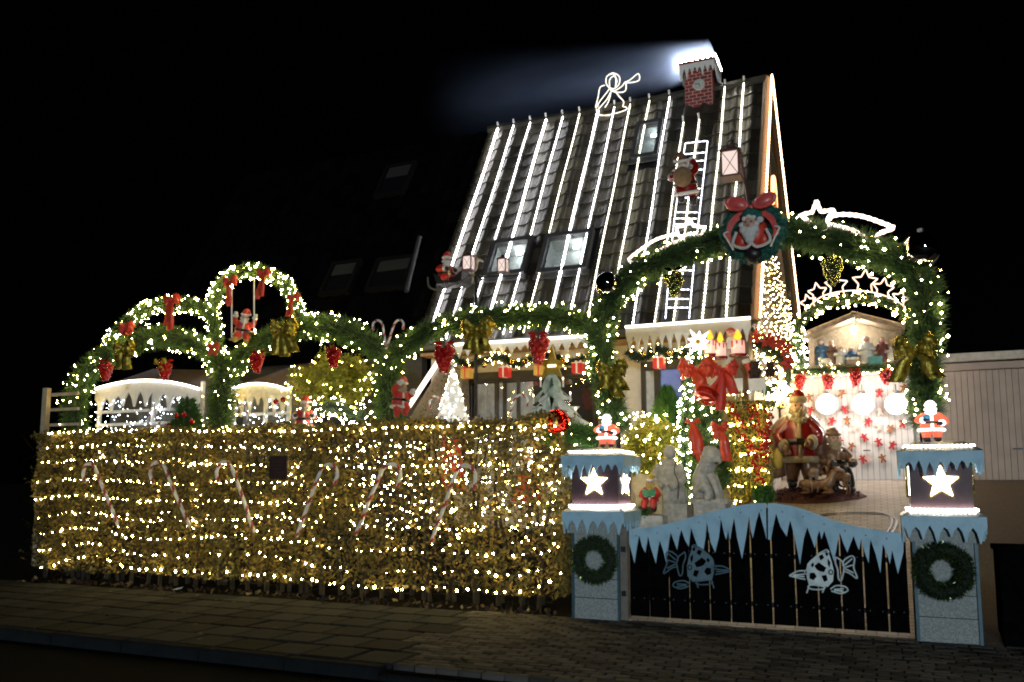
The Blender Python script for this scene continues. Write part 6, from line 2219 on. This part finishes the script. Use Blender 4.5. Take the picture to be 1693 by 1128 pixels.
# dark bin right of the pillar
g = thing('bin', 'dark low box standing right of the garage side pillar', 'bin', (1.25, 9.7, 0))
MB().box((1.28, 9.75, 0.45), (0.5, 0.45, 0.9)).build('body', BLACKG, g)
MB().box((1.28, 9.75, 0.92), (0.54, 0.49, 0.05)).build('lid', BLACKG, g)
# ================================================================== garden between gate and porch
def on_g(x, y):
    return on_ground(x, y)


# lit garland post of the porch
garland('dense white light garland post in front of the porch', px([(1156, 562), (1143, 610), (1135, 660), (1132, 720), (1130, 790), (1131, 862)], 11.6, 8), 0.085, 60, 1300, bm=WHITEB, br=0.021, nl=0.09)
garland('second light garland strand right of the lit porch post', px([(1165, 668), (1180, 700), (1190, 740)], 11.9, 6), 0.07, 60, 900, bm=WHITEB, br=0.019, nl=0.08)
b = at(1105, 758, 12.3)
col_tree('conifer', 'light green egg-shaped conifer under the blue window', b, at(1108, 642, 12.3).z - b.z, 0.28, GREENL, 9000, 26, WARMS, 0.012)
b = at(1168, 815, 12.1)
col_tree('conifer', 'dark green column conifer behind the red bows', b, at(1168, 640, 12.1).z - b.z, 0.33, GREEN, 11000, 20, WARMS, 0.012)
b = at(1075, 800, 11.9)
g = thing('bush', 'tan leafless-looking bush glowing with lights left of the conifers', 'bush', b)
n = 5200
d = unit(RNG.normal(size=(n, 3)))
P = d * (0.42, 0.36, 0.48) * RNG.uniform(0.4, 1.05, (n, 1)) + np.array(tuple(at(1078, 745, 11.9)))
raw_mesh('leaves', leaves(P, 0.034, 0.5), 4, TREEL, g, 'stuff')
MB().tube([b, at(1078, 745, 11.9)], [0.04, 0.02], 6).build('trunk', TWIG, g)
d = unit(RNG.normal(size=(130, 3)))
bulb_mesh(d * (0.46, 0.40, 0.52) * RNG.uniform(0.7, 1.05, (130, 1)) + np.array(tuple(at(1078, 740, 11.85))), 0.016, WARM, 'bulbs', g)
light_string('cluster of warm lights left of the blue window', px([(1045, 690), (1062, 684), (1080, 690), (1095, 683)], 12.0, 6), 0.04, 0.019, WARM, None, True, 'light_string', 1.5)
# gold tinsel block with red berries
y0 = 12.6
a, b_ = at(1205, 828, y0), at(1272, 660, y0)
g = thing('tinsel_bush', 'golden lit tinsel block with red berry strings beside the door', 'decorative bush', (a.x, y0, a.z))
n = 9000
P = np.stack([RNG.uniform(a.x, b_.x, n), RNG.uniform(y0 - 0.1, y0 + 0.3, n), RNG.uniform(a.z, b_.z, n)], 1)
raw_mesh('tinsel', needles(P, RNG.normal(size=(n, 3)) + (0, -0.5, 0.2), 0.075, 0.012), 3, TINSEL, g, 'stuff')
MB().box(((a.x + b_.x) / 2, y0 + 0.15, (a.z + b_.z) / 2), ((b_.x - a.x) * 0.9, 0.3, (b_.z - a.z) * 0.98)).build('core', COREG, g)
P = np.stack([RNG.uniform(a.x, b_.x, 120), np.full(120, y0 - 0.12), RNG.uniform(a.z, b_.z, 120)], 1)
P[:, 2] = a.z + np.round((P[:, 2] - a.z) / 0.22) * 0.22 + RNG.normal(0, 0.02, 120)
bulb_mesh(P, 0.015, GOLDB, 'bulbs', g)
bb = MB()
for pth in ([(1206, 665), (1222, 700), (1240, 740), (1255, 790), (1262, 822)], [(1243, 668), (1250, 700), (1268, 730), (1262, 770)], [(1272, 680), (1268, 720), (1250, 760)]):
    for p in resample(px(pth, y0 - 0.17, 6), 0.03):
        for _ in range(2):
            bb.ico(p + Vector((RND.uniform(-.06, .06), RND.uniform(-.03, .04), RND.uniform(-.04, .04))), RND.uniform(0.018, 0.032), 1)
bb.build('berries', REDS, g, True, kind='stuff')
b = at(1255, 836, 12.2)
g = thing('bush', 'small bright green bush at the foot of the tinsel block', 'bush', b)
d = unit(RNG.normal(size=(1600, 3)))
raw_mesh('leaves', leaves(d * (0.17, 0.15, 0.15) * RNG.uniform(0.3, 1, (1600, 1)) + np.array(tuple(at(1262, 818, 12.2))), 0.025, 0.5), 4, GREENL, g, 'stuff')

# red bows on the conifers
GB_ = 'red bows by the porch'
bow('large red bow at the top of the porch post garland', 1152, 612, 11.4, 0.26, REDR, [(0.10, -0.34, 0.04), (0.02, -0.2, -0.02)], 2, 0.15, GB_)
bow('dark red bow with forked tails under the candles', 1197, 612, 11.6, 0.20, REDF, [(-0.18, -0.38, 0.02), (0.14, -0.34, 0.03), (-0.06, -0.55, 0.0)], 2, 0.13, GB_)
bow('red ribbon bow low on the lit porch post', 1146, 700, 11.35, 0.10, REDR, [(0.12, -0.52, 0.03), (0.05, -0.42, -0.02)], 1, 0.13, GB_)
bow('red ribbon bow low on the dark column conifer', 1190, 706, 11.5, 0.12, REDR, [(0.10, -0.46, 0.02), (-0.02, -0.16, 0)], 2, 0.13, GB_)
p = at(1169, 650, 11.45)
g = thing('red_drum', 'tilted red drum ornament hanging below the red bows', 'ornament', p)
Mt = Matrix.Rotation(math.radians(-28), 3, 'X') @ Matrix.Rotation(math.radians(16), 3, 'Y')
MB().lathe([(0.14, -0.10), (0.155, -0.08), (0.155, 0.02)], 20, p, M=Mt).build('shell', REDS, g, True)
MB().lathe([(0.145, 0.02), (0.145, 0.03)], 20, p, M=Mt).build('skin', mat('drum_skin', (0.42, 0.32, 0.25), 0.6), g)
MB().torus(p + Mt @ Vector((0, 0, 0.02)), 0.155, 0.012, 22, 5, Mt).torus(p + Mt @ Vector((0, 0, -0.085)), 0.15, 0.012, 22, 5, Mt).build('hoop', REDR, g, True)

# glowing flower star and candles
p = at(1155, 566, 11.5)
g = thing('lit_flower', 'blazing white flower light at the top of the porch post', 'lamp', p)
for k in range(9):
    a = k * 2 * math.pi / 9
    d = Vector((math.cos(a), -0.35, math.sin(a)))
    s = Vector((-math.sin(a), 0, math.cos(a)))
    MB().slab([p, p + d * 0.09 + s * 0.03, p + d * (0.2 if k % 2 else 0.15), p + d * 0.09 - s * 0.03], 0.01).build('petal', lamp_mat('petal_light', (1, 0.95, 0.86), 5), g)
MB().ico(p + Vector((0, -0.04, 0)), 0.04, 2).build('centre', mat('flower_centre', (0.6, 0.4, 0.05), 0.4), g)
garland('short lit garland piece below the blazing flower', px([(1146, 585), (1160, 600), (1172, 612)], 11.6, 5), 0.13, 60, 1400, fol=GREENL, bm=WARMS, nl=0.09)
ORN = mat('lit_candle_wax', (0.8, 0.5, 0.42), 0.4, emit=(1.0, 0.52, 0.42), estr=0.75)
for x, y, lab in ((1174, 568, 'left'), (1191, 572, 'middle'), (1220, 568, 'right')):
    p = at(x, y, 11.9)
    g = thing('candle', f'{lab} one of three thick lit candles with orange flames', 'candle', p, 'thick lit candles over the porch')
    s = 1.25 if lab == 'right' else 1.0
    MB().lathe([(0.075 * s, -0.17), (0.075 * s, 0.03), (0.06 * s, 0.04)], 12, p).build('wax', ORN, g, True)
    dr_ = MB()
    for k in range(8):
        a = k * 0.785
        q = p + Vector((0.076 * s * math.cos(a), 0.076 * s * math.sin(a), 0.03))
        dr_.tube([q, q + Vector((0, 0, -0.05 - 0.02 * (k % 3)))], [0.014, 0.009], 5)
    dr_.build('drips', REDR, g, True)
    fp = MB().lathe([(0.012, 0.04), (0.04 * s, 0.075), (0.045 * s, 0.10), (0.026 * s, 0.15), (0.004, 0.20)], 10, p).build('flame', FLAME, g, True)
    MB().lathe([(0.09 * s, -0.19), (0.11 * s, -0.16), (0.085 * s, -0.15)], 14, p).build('holder', REDD, g, True)
p = at(1208, 552, 11.95)
g = thing('doll', 'small pale doll face between the candles', 'doll', p)
MB().ico(p, 0.06, 2).build('head', SKIN, g, True)
MB().ico(p + Vector((0, 0.02, 0.05)), (0.065, 0.06, 0.04), 2).build('hat', REDF, g, True)
MB().lathe([(0.09, -0.22), (0.05, -0.05)], 10, p).build('dress', WHITEC, g, True)
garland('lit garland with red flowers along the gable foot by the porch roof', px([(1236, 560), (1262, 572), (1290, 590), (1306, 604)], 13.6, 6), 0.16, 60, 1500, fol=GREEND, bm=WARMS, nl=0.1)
PO = None
for x, y, lab in ((1246, 556, 'at the upper end of the porch garland'), (1268, 562, 'second from the top of the porch garland'), (1283, 566, 'third from the top of the porch garland'), (1300, 575, 'at the lower end of the porch garland'), (1304, 600, 'on the lit post by the nativity')):
    p = at(x, y, 13.35)
    if PO is None:
        PO = thing('red_flower', 'red flower ' + lab, 'flower', (0, 0, 0), 'red flowers on the porch garland')
        for k in range(6):
            a = k * math.pi / 3
            d, s = Vector((math.cos(a), -0.3, math.sin(a))), Vector((-math.sin(a), 0, math.cos(a)))
            MB().slab([Vector((0, 0, 0)), d * 0.07 + s * 0.035, d * 0.15, d * 0.07 - s * 0.035], 0.006).build('petal', REDF, PO)
        MB().ico((0, -0.03, 0), 0.02, 1).build('centre', GOLDM, PO)
        PO.location = p
    else:
        dup(PO, p, RND.uniform(-.3, .3), label='red flower ' + lab)
def side_pt(x, y):
    """just before the boarded side wall, or before the garage front right of it"""
    return atX(x, y, XR + 0.12) if x < 1284 else at(x, y, 16.75)


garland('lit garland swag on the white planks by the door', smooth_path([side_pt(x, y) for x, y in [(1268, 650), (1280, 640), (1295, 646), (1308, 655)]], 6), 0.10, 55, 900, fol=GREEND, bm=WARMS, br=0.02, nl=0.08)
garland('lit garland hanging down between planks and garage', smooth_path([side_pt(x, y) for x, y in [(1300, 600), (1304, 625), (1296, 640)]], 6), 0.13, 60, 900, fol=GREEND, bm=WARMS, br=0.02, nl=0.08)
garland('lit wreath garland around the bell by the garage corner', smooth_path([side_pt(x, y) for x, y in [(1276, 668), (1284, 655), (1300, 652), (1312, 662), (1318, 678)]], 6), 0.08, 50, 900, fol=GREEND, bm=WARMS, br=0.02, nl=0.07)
BL = None
for x, y, lab in ((1298, 632, 'upper gold bell on the white planks'), (1291, 668, 'lower gold bell on the white planks')):
    p = side_pt(x, y)
    if BL is None:
        BL = thing('bell', lab, 'bell', (0, 0, 0), 'gold bells on the white planks')
        MB().lathe([(0.075, -0.09), (0.06, -0.05), (0.045, 0.03), (0.03, 0.07), (0.008, 0.09)], 14).build('shell', GOLDM, BL, True)
        MB().ico((0, 0, -0.09), 0.02, 1).build('clapper', BLACK, BL)
        BL.location = p
    else:
        dup(BL, p, label=lab)
p = at(1262, 630, 12.9)
g = thing('toy_bear_garland', 'dark teddy figures on a lit green branch by the door', 'teddy bears', p)
for dx, s in ((-0.10, 0.09), (0.12, 0.075)):
    for q, r in (((0, 0, 0), 1.0), ((0, -0.02, 1.2), 0.72), ((-0.5, 0, 1.75), 0.28), ((0.5, 0, 1.75), 0.28), ((-0.8, -0.3, 0.1), 0.36), ((0.8, -0.3, 0.1), 0.36), ((-0.5, -0.7, -0.7), 0.4), ((0.5, -0.7, -0.7), 0.4)):
        pass
    mb = MB()
    for q, r in (((0, 0, 0), 1.0), ((0, -0.02, 1.2), 0.72), ((-0.5, 0, 1.75), 0.28), ((0.5, 0, 1.75), 0.28), ((-0.8, -0.3, 0.1), 0.36), ((0.8, -0.3, 0.1), 0.36), ((-0.5, -0.7, -0.7), 0.4), ((0.5, -0.7, -0.7), 0.4)):
        mb.ico(p + Vector((dx, -0.1, 0.12)) + Vector(q) * s, r * s, 2)
    mb.build('bear', mat('dark_bear', (0.03, 0.015, 0.012), 0.8), g, True)
garland('lit green branch under the teddy figures', px([(1240, 636), (1255, 640), (1270, 638)], 12.85, 5), 0.12, 40, 1600, fol=GREENL, bm=COOLB, nl=0.09)
p = at(1240, 612, 12.9)
g = thing('stocking', 'red stocking hanging by the porch door', 'stocking', p)
MB().tube(smooth_path([p + Vector((-0.05, 0, 0.12)), p, p + Vector((0.05, -0.02, -0.12)), p + Vector((0.16, -0.03, -0.18))], 4), [.05, .052, .054, .056, .057, .058, .058, .058, .056, .054, .05, .045, .03], 8).build('sock', REDR, g, True)
MB().tube([p + Vector((-0.062, 0, 0.16)), p + Vector((-0.045, 0, 0.10))], 0.062, 10).build('cuff', WHITEF, g, True)
# white fringed hangings under the bows (tops of the tinsel block)
g = thing('icicle_board', 'small white icicle boards over the golden tinsel block', 'icicle board', at(1235, 650, 12.55))
for x0, x1, sd in ((1203, 1228, 3), (1238, 1266, 4)):
    a, b_ = at(x0, 640, 12.5), at(x1, 640, 12.5)
    low = icicle_edge(a.x, b_.x, 5, 0.10, 0.22, a.z - 0.02, sd)
    MB().slab([Vector((a.x, 12.5, a.z + 0.12)), Vector((b_.x, 12.5, a.z + 0.12))] + [Vector((x, 12.5, z)) for x, z in low], 0.02).build('board', ICEW, g)

# stone lion and stone statue on plinths
base = at(1180, 862, 11.2)
k = 11.2 * 0.0078          # metres per 11 px
s = (at(1280, 800, 11.2) - at(1180, 800, 11.2)).length / 100


def T(x, y, dy=0.0):
    q = at(x, y, 11.2)
    return q + Vector((0, dy, 0))


g = thing('stone_lion', 'grey stone guardian lion on a block plinth by the gate', 'statue', base)
MB().box(T(1176, 847, 0.1), (0.40, 0.45, 0.32)).box(T(1176, 830, 0.1), (0.46, 0.5, 0.04)).build('plinth', STONE, g)
bd = MB()
bd.tube(smooth_path([T(1164, 824, 0.05), T(1162, 800, 0.05), T(1164, 780, 0.02), T(1172, 764, 0), T(1178, 756, -0.02)], 4), [.15, .165, .165, .16, .15, .145, .14, .13, .125, .12, .115, .11, .11, .11, .11, .10, .09], 12)
bd.ico(T(1177, 753, -0.05), (0.125, 0.12, 0.12), 3).ico(T(1187, 762, -0.08), (0.065, 0.075, 0.055), 2)
for dy in (-0.09, 0.08):
    bd.tube(smooth_path([T(1176, 784, dy), T(1184, 802, dy), T(1189, 818, dy), T(1190, 828, dy)], 3), [.055, .052, .05, .047, .044, .042, .04, .04, .04, .045], 8).ico(T(1192, 827, dy), (0.055, 0.045, 0.03), 2)
    bd.tube(smooth_path([T(1162, 804, dy * 1.5), T(1174, 811, dy * 1.5), T(1172, 826, dy * 1.5)], 3), [.085, .08, .072, .065, .058, .052, .05], 8)
    bd.ico(T(1169, 743, dy), (0.032, 0.022, 0.036), 2)
bd.build('body', STONE, g, True)
cur = MB()
for (x, y, r) in ((1167, 757, .042), (1164, 768, .042), (1172, 744, .036), (1166, 778, .036), (1173, 765, .034)):
    cur.torus(T(x, y, -0.11), r, 0.013, 12, 5, RXF)
cur.build('mane_curl', STONE, g, True)
MB().ico(T(1187, 766, -0.12), (0.035, 0.035, 0.014), 2).build('mouth', BLACK, g)
g = thing('stone_statue', 'grey stone seated figure left of the lit porch post', 'statue', at(1108, 868, 11.3))
p = at(1108, 868, 11.3)
MB().box(p + Vector((0, 0, 0.13)), (0.55, 0.45, 0.30)).build('plinth', STONE, g)
MB().lathe([(0.25, 0.28), (0.25, 0.36), (0.20, 0.55), (0.14, 0.75), (0.10, 0.86), (0.06, 0.89)], 14, p, 0.85).ico(p + Vector((0.02, -0.02, 0.97)), (0.085, 0.09, 0.10), 2).tube(smooth_path([p + Vector((-0.12, 0, 0.80)), p + Vector((-0.20, -0.08, 0.6)), p + Vector((-0.05, -0.2, 0.5))], 3), 0.055, 8).tube(smooth_path([p + Vector((0.12, 0, 0.80)), p + Vector((0.20, -0.08, 0.6)), p + Vector((0.05, -0.2, 0.5))], 3), 0.055, 8).build('body', STONE, g, True)
g = thing('hose', 'thin dark cable looped in front of the stone statue', 'cable', at(1118, 790, 11.0))
MB().tube(px([(1118, 762), (1115, 780), (1122, 800), (1121, 825)], 11.0, 6), 0.006, 4).build('cable', BLACK, g)

# figure reading on a crescent seat behind the left pillar
p = at(1076, 850, 10.6)
fg = figure('bearded_figurine', 'small figure in red reading a green book behind the hedge pillar', 'figurine', [((-0.22, -0.10, 0.48), (-0.08, -0.22, 0.50)), ((0.22, -0.10, 0.48), (0.08, -0.22, 0.50))], [((-0.11, -0.27, 0.30), (-0.13, -0.30, 0.06)), ((0.11, -0.27, 0.30), (0.13, -0.30, 0.06))], dict(beard=YELLOW, hat=YELLOW))
MB().slab([Vector((-0.16, -0.27, 0.47)), Vector((0, -0.31, 0.44)), Vector((0, -0.33, 0.60)), Vector((-0.16, -0.29, 0.64))], 0.015).slab([Vector((0.16, -0.27, 0.47)), Vector((0, -0.31, 0.44)), Vector((0, -0.33, 0.60)), Vector((0.16, -0.29, 0.64))], 0.015).build('book', GREENC, fg)
fg.location, fg.rotation_euler, fg.scale = p, (0, 0, 0.1), (0.50,) * 3
g = thing('crescent_seat', 'cream crescent moon seat with little star behind the hedge pillar', 'seat', p)
out = [(1046, 790), (1056, 783), (1072, 786), (1086, 798), (1093, 815), (1095, 850), (1050, 850), (1052, 820), (1046, 805)]
MB().slab(pxl(out, 10.75), 0.10).build('back', mat('cream_board', (0.62, 0.5, 0.26), 0.6), g)
MB().slab(pxl(star_pts(1081, 783, 6, 2.6), 10.6), 0.03).build('star', BEIGE, g)
b = at(1065, 868, 10.5)
g = thing('plant_box', 'pale block with green plants behind the hedge pillar', 'planter', b)
MB().box(at(1078, 868, 10.6), (0.34, 0.3, 0.24)).build('box', STONE, g)
d = unit(RNG.normal(size=(900, 3)))
raw_mesh('leaves', leaves(d * (0.16, 0.12, 0.10) * RNG.uniform(0.2, 1, (900, 1)) + np.array(tuple(at(1058, 848, 10.5))), 0.022, 0.5), 4, GREENL, g, 'stuff')

# ================================================================== statue group on the mulch mound
mp_ = on_ground(1342, 822)
m0 = thing('mulch_mound', 'round brown mulch mound under the large statue group', 'mound', mp_)
mm = MB()
rr = random.Random(3)
vs, NS = [], 26
for k, (r, z) in enumerate(((0.92, -0.16), (0.80, 0.02), (0.5, 0.10), (0.2, 0.13))):
    for i in range(NS):
        a = 2 * math.pi * i / NS
        q = r * (1 + 0.10 * math.sin(a * 3 + k) + rr.uniform(-.03, .03))
        vs.append(mp_ + Vector((q * math.cos(a), q * 0.62 * math.sin(a), z + rr.uniform(-.015, .015) + q * 0.62 * math.sin(a) * GS)))
vs.append(mp_ + Vector((0, 0, 0.15)))
fs = [(k * NS + i, k * NS + (i + 1) % NS, (k + 1) * NS + (i + 1) % NS, (k + 1) * NS + i) for k in range(3) for i in range(NS)] + [(3 * NS + i, 3 * NS + (i + 1) % NS, 4 * NS) for i in range(NS)]
mm.add(vs, fs).build('mound', BARK, m0, True)
ch = np.array([tuple(mp_)]) + np.stack([RNG.normal(0, 0.34, 900).clip(-.75, .75), RNG.normal(0, 0.19, 900).clip(-.42, .42), np.full(900, 0.09)], 1)
ch[:, 2] += -0.10 * (((ch[:, 0] - mp_.x) / 0.8) ** 2 + ((ch[:, 1] - mp_.y) / 0.5) ** 2).clip(0, 1.4) + (ch[:, 1] - mp_.y) * GS + 0.05
raw_mesh('mulch', leaves(ch, 0.045, 0.35), 4, BARK, m0, 'stuff')
big = figure('bearded_figurine', 'large standing bearded statue in red robe on the mulch mound', 'statue', [((-0.26, -0.04, 0.50), (-0.19, -0.15, 0.40)), ((0.25, -0.06, 0.49), (0.14, -0.20, 0.44))], [((-0.09, -0.02, 0.2), (-0.10, 0, 0.02)), ((0.09, -0.02, 0.2), (0.11, -0.04, 0.02))], dict(coat=REDD, beard=BEARD, fur=BEARD, trouser=COATB, hat=REDD, glove=COATB), 'ball', True, None, 0.215)
cp2 = MB()
cp2.tube(smooth_path([(-0.10, 0.02, 0.66), (-0.24, 0.03, 0.55), (-0.29, 0.05, 0.36), (-0.25, 0.06, 0.12)], 4), [.07, .08, .09, .10, .105, .11, .11, .11, .105, .10, .095, .09, .08], 8)
cp2.tube(smooth_path([(0.10, 0.04, 0.66), (0.22, 0.06, 0.55), (0.25, 0.08, 0.36), (0.20, 0.09, 0.14)], 4), [.07, .08, .085, .09, .09, .09, .09, .09, .085, .08, .075, .07, .06], 8)
cp2.build('cloak', COATB, big, True)
MB().tube(smooth_path([(-0.22, -0.06, 0.40), (-0.27, -0.06, 0.30), (-0.25, -0.05, 0.20)], 4), [.03, .05, .065, .07, .07, .065, .055, .045, .02], 8).build('yellow_bag', YELLOW, big, True)
MB().ico((0.02, 0.16, 0.50), (0.17, 0.10, 0.20), 2).build('sack', SACK, big, True)
big.location = mp_ + Vector((-0.17, 0.0, 0.12))
big.rotation_euler = (0, 0, 0.12)
big.scale = (1.38, 1.45, 1.86)
sec = figure('bearded_figurine', 'second statue in brown coat leaning behind the large red one', 'statue', [((-0.22, -0.10, 0.48), (-0.14, -0.25, 0.44)), ((0.24, -0.10, 0.48), (0.18, -0.26, 0.44))], [((-0.1, -0.22, 0.30), (-0.1, -0.26, 0.03)), ((0.1, -0.22, 0.30), (0.12, -0.30, 0.03))], dict(coat=COATB, beard=BEARD, fur=FUR, trouser=BLACK, hat=COATB, skin=SKIN), 'ball')
sec.location = mp_ + Vector((0.34, 0.32, 0.10))
sec.rotation_euler = (0.1, 0, 0.45)
sec.scale = (1.18,) * 3
tp = at(1395, 797, 15.9)
g = thing('tricycle', 'small dark wheeled cart beside the statue group', 'cart', tp)
for dx in (0.0, -0.22):
    c = tp + Vector((dx, 0.05 * (dx != 0), -0.0))
    wl = MB().torus(c, 0.085, 0.018, 18, 6, Matrix.Rotation(math.pi / 2, 3, 'X')).build('wheel', BLACK, g, True)
    sp_ = MB()
    for kx in range(6):
        a = kx * math.pi / 6
        v = Vector((math.cos(a), 0, math.sin(a))) * 0.08
        sp_.tube([c - v, c + v], 0.004, 4)
    sp_.build('spoke', GREYM, wl)
MB().tube([tp, tp + Vector((-0.12, 0.02, 0.30)), tp + Vector((-0.24, 0.05, 0.02))], 0.014, 6).tube([tp + Vector((-0.12, 0.02, 0.30)), tp + Vector((-0.10, 0.0, 0.52)), tp + Vector((0.05, -0.05, 0.55))], 0.013, 6).build('frame', DARKM, g)
deer('deer_figure', 'brown fawn lying on the mulch before the large statue', mp_ + Vector((0.10, -0.26, -0.20)), 0.62, -0.15, FUR, True, False)
deer('deer_figure', 'small brown deer standing right of the lying fawn', mp_ + Vector((0.46, -0.14, 0.04)), 0.46, 2.6, FUR, False, True)
deer('deer_figure', 'pale young deer standing in front of the large statue', mp_ + Vector((0.02, -0.16, 0.08)), 0.52, 1.9, mat('pale_fawn', (0.34, 0.24, 0.16), 0.4, coat=0.3), False, False)

# ================================================================== nativity hut on the garage roof edge
YN = 16.75
nv = thing('nativity_hut', 'thatched wooden nativity hut on the garage lintel', 'nativity hut', at(1405, 606, YN))
z0 = at(1405, 606, YN).z
MB().box(at(1405, 608, YN + 0.2), (at(1500, 606, YN).x - at(1322, 606, YN).x, 0.75, 0.06)).build('floor', OLDWOOD, nv)
MB().slab(pxl([(1338, 606), (1485, 606), (1485, 540), (1412, 528), (1338, 556)], YN + 0.5), 0.03).build('back_wall', STRAW, nv)
for (xa, ya, xb, yb) in ((1322, 562, 1416, 524), (1408, 524, 1496, 546)):
    a, b_ = at(xa, ya, YN), at(xb, yb, YN)
    q = [a + Vector((0, -0.22, 0)), b_ + Vector((0, -0.22, 0)), b_ + Vector((0, 0.55, 0)), a + Vector((0, 0.55, 0))]
    MB().slab(q, 0.06, (0, 0, 1)).build('roof', STRAW, nv)
    MB().tube([a + Vector((0, -0.24, 0.02)), b_ + Vector((0, -0.24, 0.02))], 0.05, 6).build('edge_log', OLDWOOD, nv)
for x, yt in ((1342, 556), (1486, 546)):
    a, b_ = at(x, 606, YN - 0.1), at(x, yt, YN - 0.1)
    MB().box((a + b_) / 2, (0.10, 0.08, (b_ - a).length)).build('post', OLDWOOD, nv)
MB().slab(pxl(star_pts(1418, 523, 9, 3.8), YN - 0.32), 0.03).build('star', BEIGE, nv)
lpz = at(1411, 546, YN + 0.15)
MB().ico(lpz, (0.045, 0.045, 0.07), 2).build('hut_lamp', lamp_mat('hut_lamp_light', (1.0, 0.95, 0.88), 260), nv, True)


def robed(label, x, yt, m1, m2, w=0.10, kneel=False, wings=False):
    a, b_ = at(x, 605, YN + 0.02), at(x, yt, YN + 0.02)
    h = (b_ - a).length
    g = thing('nativity_figure', label, 'nativity figure', a, 'figures in the nativity hut')
    rb = MB().lathe([(w, 0), (w * 1.02, h * 0.1), (w * 0.8, h * 0.45), (w * 0.72, h * 0.66), (w * 0.4, h * 0.78), (w * 0.25, h * 0.82)], 10, a, 0.8)
    for sx in (-1, 1):
        rb.tube([a + Vector((sx * w * 0.6, 0, h * 0.72)), a + Vector((sx * w * 0.95, -0.06, h * 0.52)), a + Vector((sx * w * 0.25, -0.13, h * 0.55))], [w * 0.3, w * 0.28, w * 0.2], 6)
    rb.build('robe', m1, g, True)
    MB().ico(a + Vector((0, -0.02, h * 0.89)), (w * 0.40, w * 0.42, h * 0.09), 2).build('head', SKIN, g, True)
    v = MB().ico(a + Vector((0, 0.015, h * 0.91)), (w * 0.50, w * 0.46, h * 0.10), 2)
    v.tube([a + Vector((0, 0.05, h * 0.9)), a + Vector((0, 0.09, h * 0.6)), a + Vector((0, 0.10, h * 0.15))], [w * 0.4, w * 0.7, w * 0.8], 8)
    v.build('veil', m2, g, True)
    if wings:
        for sx in (-1, 1):
            MB().slab([a + Vector((sx * 0.03, 0.10, h * 0.7)), a + Vector((sx * 0.16, 0.13, h * 1.08)), a + Vector((sx * 0.20, 0.13, h * 0.8)), a + Vector((sx * 0.10, 0.12, h * 0.35))], 0.02).build('wing', WHITEC, g)


robed('blue robed standing figure at the left end of the nativity', 1359, 562, BLUEC, BLUEC, 0.12)
robed('brown robed figure with white veil, second in the nativity', 1376, 562, COATB, WHITEC, 0.09)
robed('white robed figure left of the manger', 1390, 572, WHITEC, YELLOW, 0.10)
robed('kneeling pale blue figure behind the manger', 1408, 574, BLUEC, WHITEC, 0.10)
robed('tall white robed figure right of the manger', 1434, 556, WHITEC, WHITEC, 0.13)
robed('wine red robed figure near the right end of the nativity', 1460, 557, BROWNC, BROWNC, 0.10)
robed('winged white angel at the right end of the nativity', 1475, 562, WHITEC, YELLOW, 0.10, wings=True)
p = at(1412, 602, YN - 0.15)
g = thing('manger', 'straw filled manger with a child in the nativity', 'manger', p)
MB().box(p + Vector((0, 0, 0.03)), (0.26, 0.14, 0.08)).build('crib', OLDWOOD, g)
MB().ico(p + Vector((0, 0, 0.09)), (0.10, 0.05, 0.04), 2).ico(p + Vector((-0.1, -0.01, 0.10)), 0.035, 2).build('child', WHITEC, g, True)
p = at(1448, 601, YN - 0.12)
g = thing('chest', 'turquoise chest before the wine red nativity figure', 'chest', p)
MB().box(p + Vector((0, 0, 0.035)), (0.22, 0.13, 0.12)).box(p + Vector((0, 0, 0.11)), (0.23, 0.14, 0.03)).build('body', TURQ, g)
sh = mat('sheep_wool', (0.7, 0.66, 0.58), 0.9, bump=0.6)
for x, lab in ((1366, 'white lamb lying at the left of the nativity'), (1428, 'white lamb lying in front of the tall nativity figure')):
    p = at(x, 602, YN - 0.15)
    g = thing('lamb', lab, 'lamb figure', p, 'lambs in the nativity hut')
    MB().ico(p + Vector((0, 0, 0.05)), (0.10, 0.06, 0.06), 2).ico(p + Vector((-0.10, -0.02, 0.10)), (0.04, 0.035, 0.035), 2).tube([p + Vector((-0.06, -0.05, 0.02)), p + Vector((-0.13, -0.06, 0.0))], 0.015, 5).tube([p + Vector((0.06, -0.05, 0.02)), p + Vector((0.0, -0.07, 0.0))], 0.015, 5).build('body', sh, g, True)
garland('fir garland with warm lights along the garage shelf', px([(1312, 614), (1350, 613), (1400, 611), (1450, 608), (1490, 604)], 16.6, 6), 0.11, 40, 1500, fol=GREEN, bm=WARMS, br=0.018, nl=0.09)
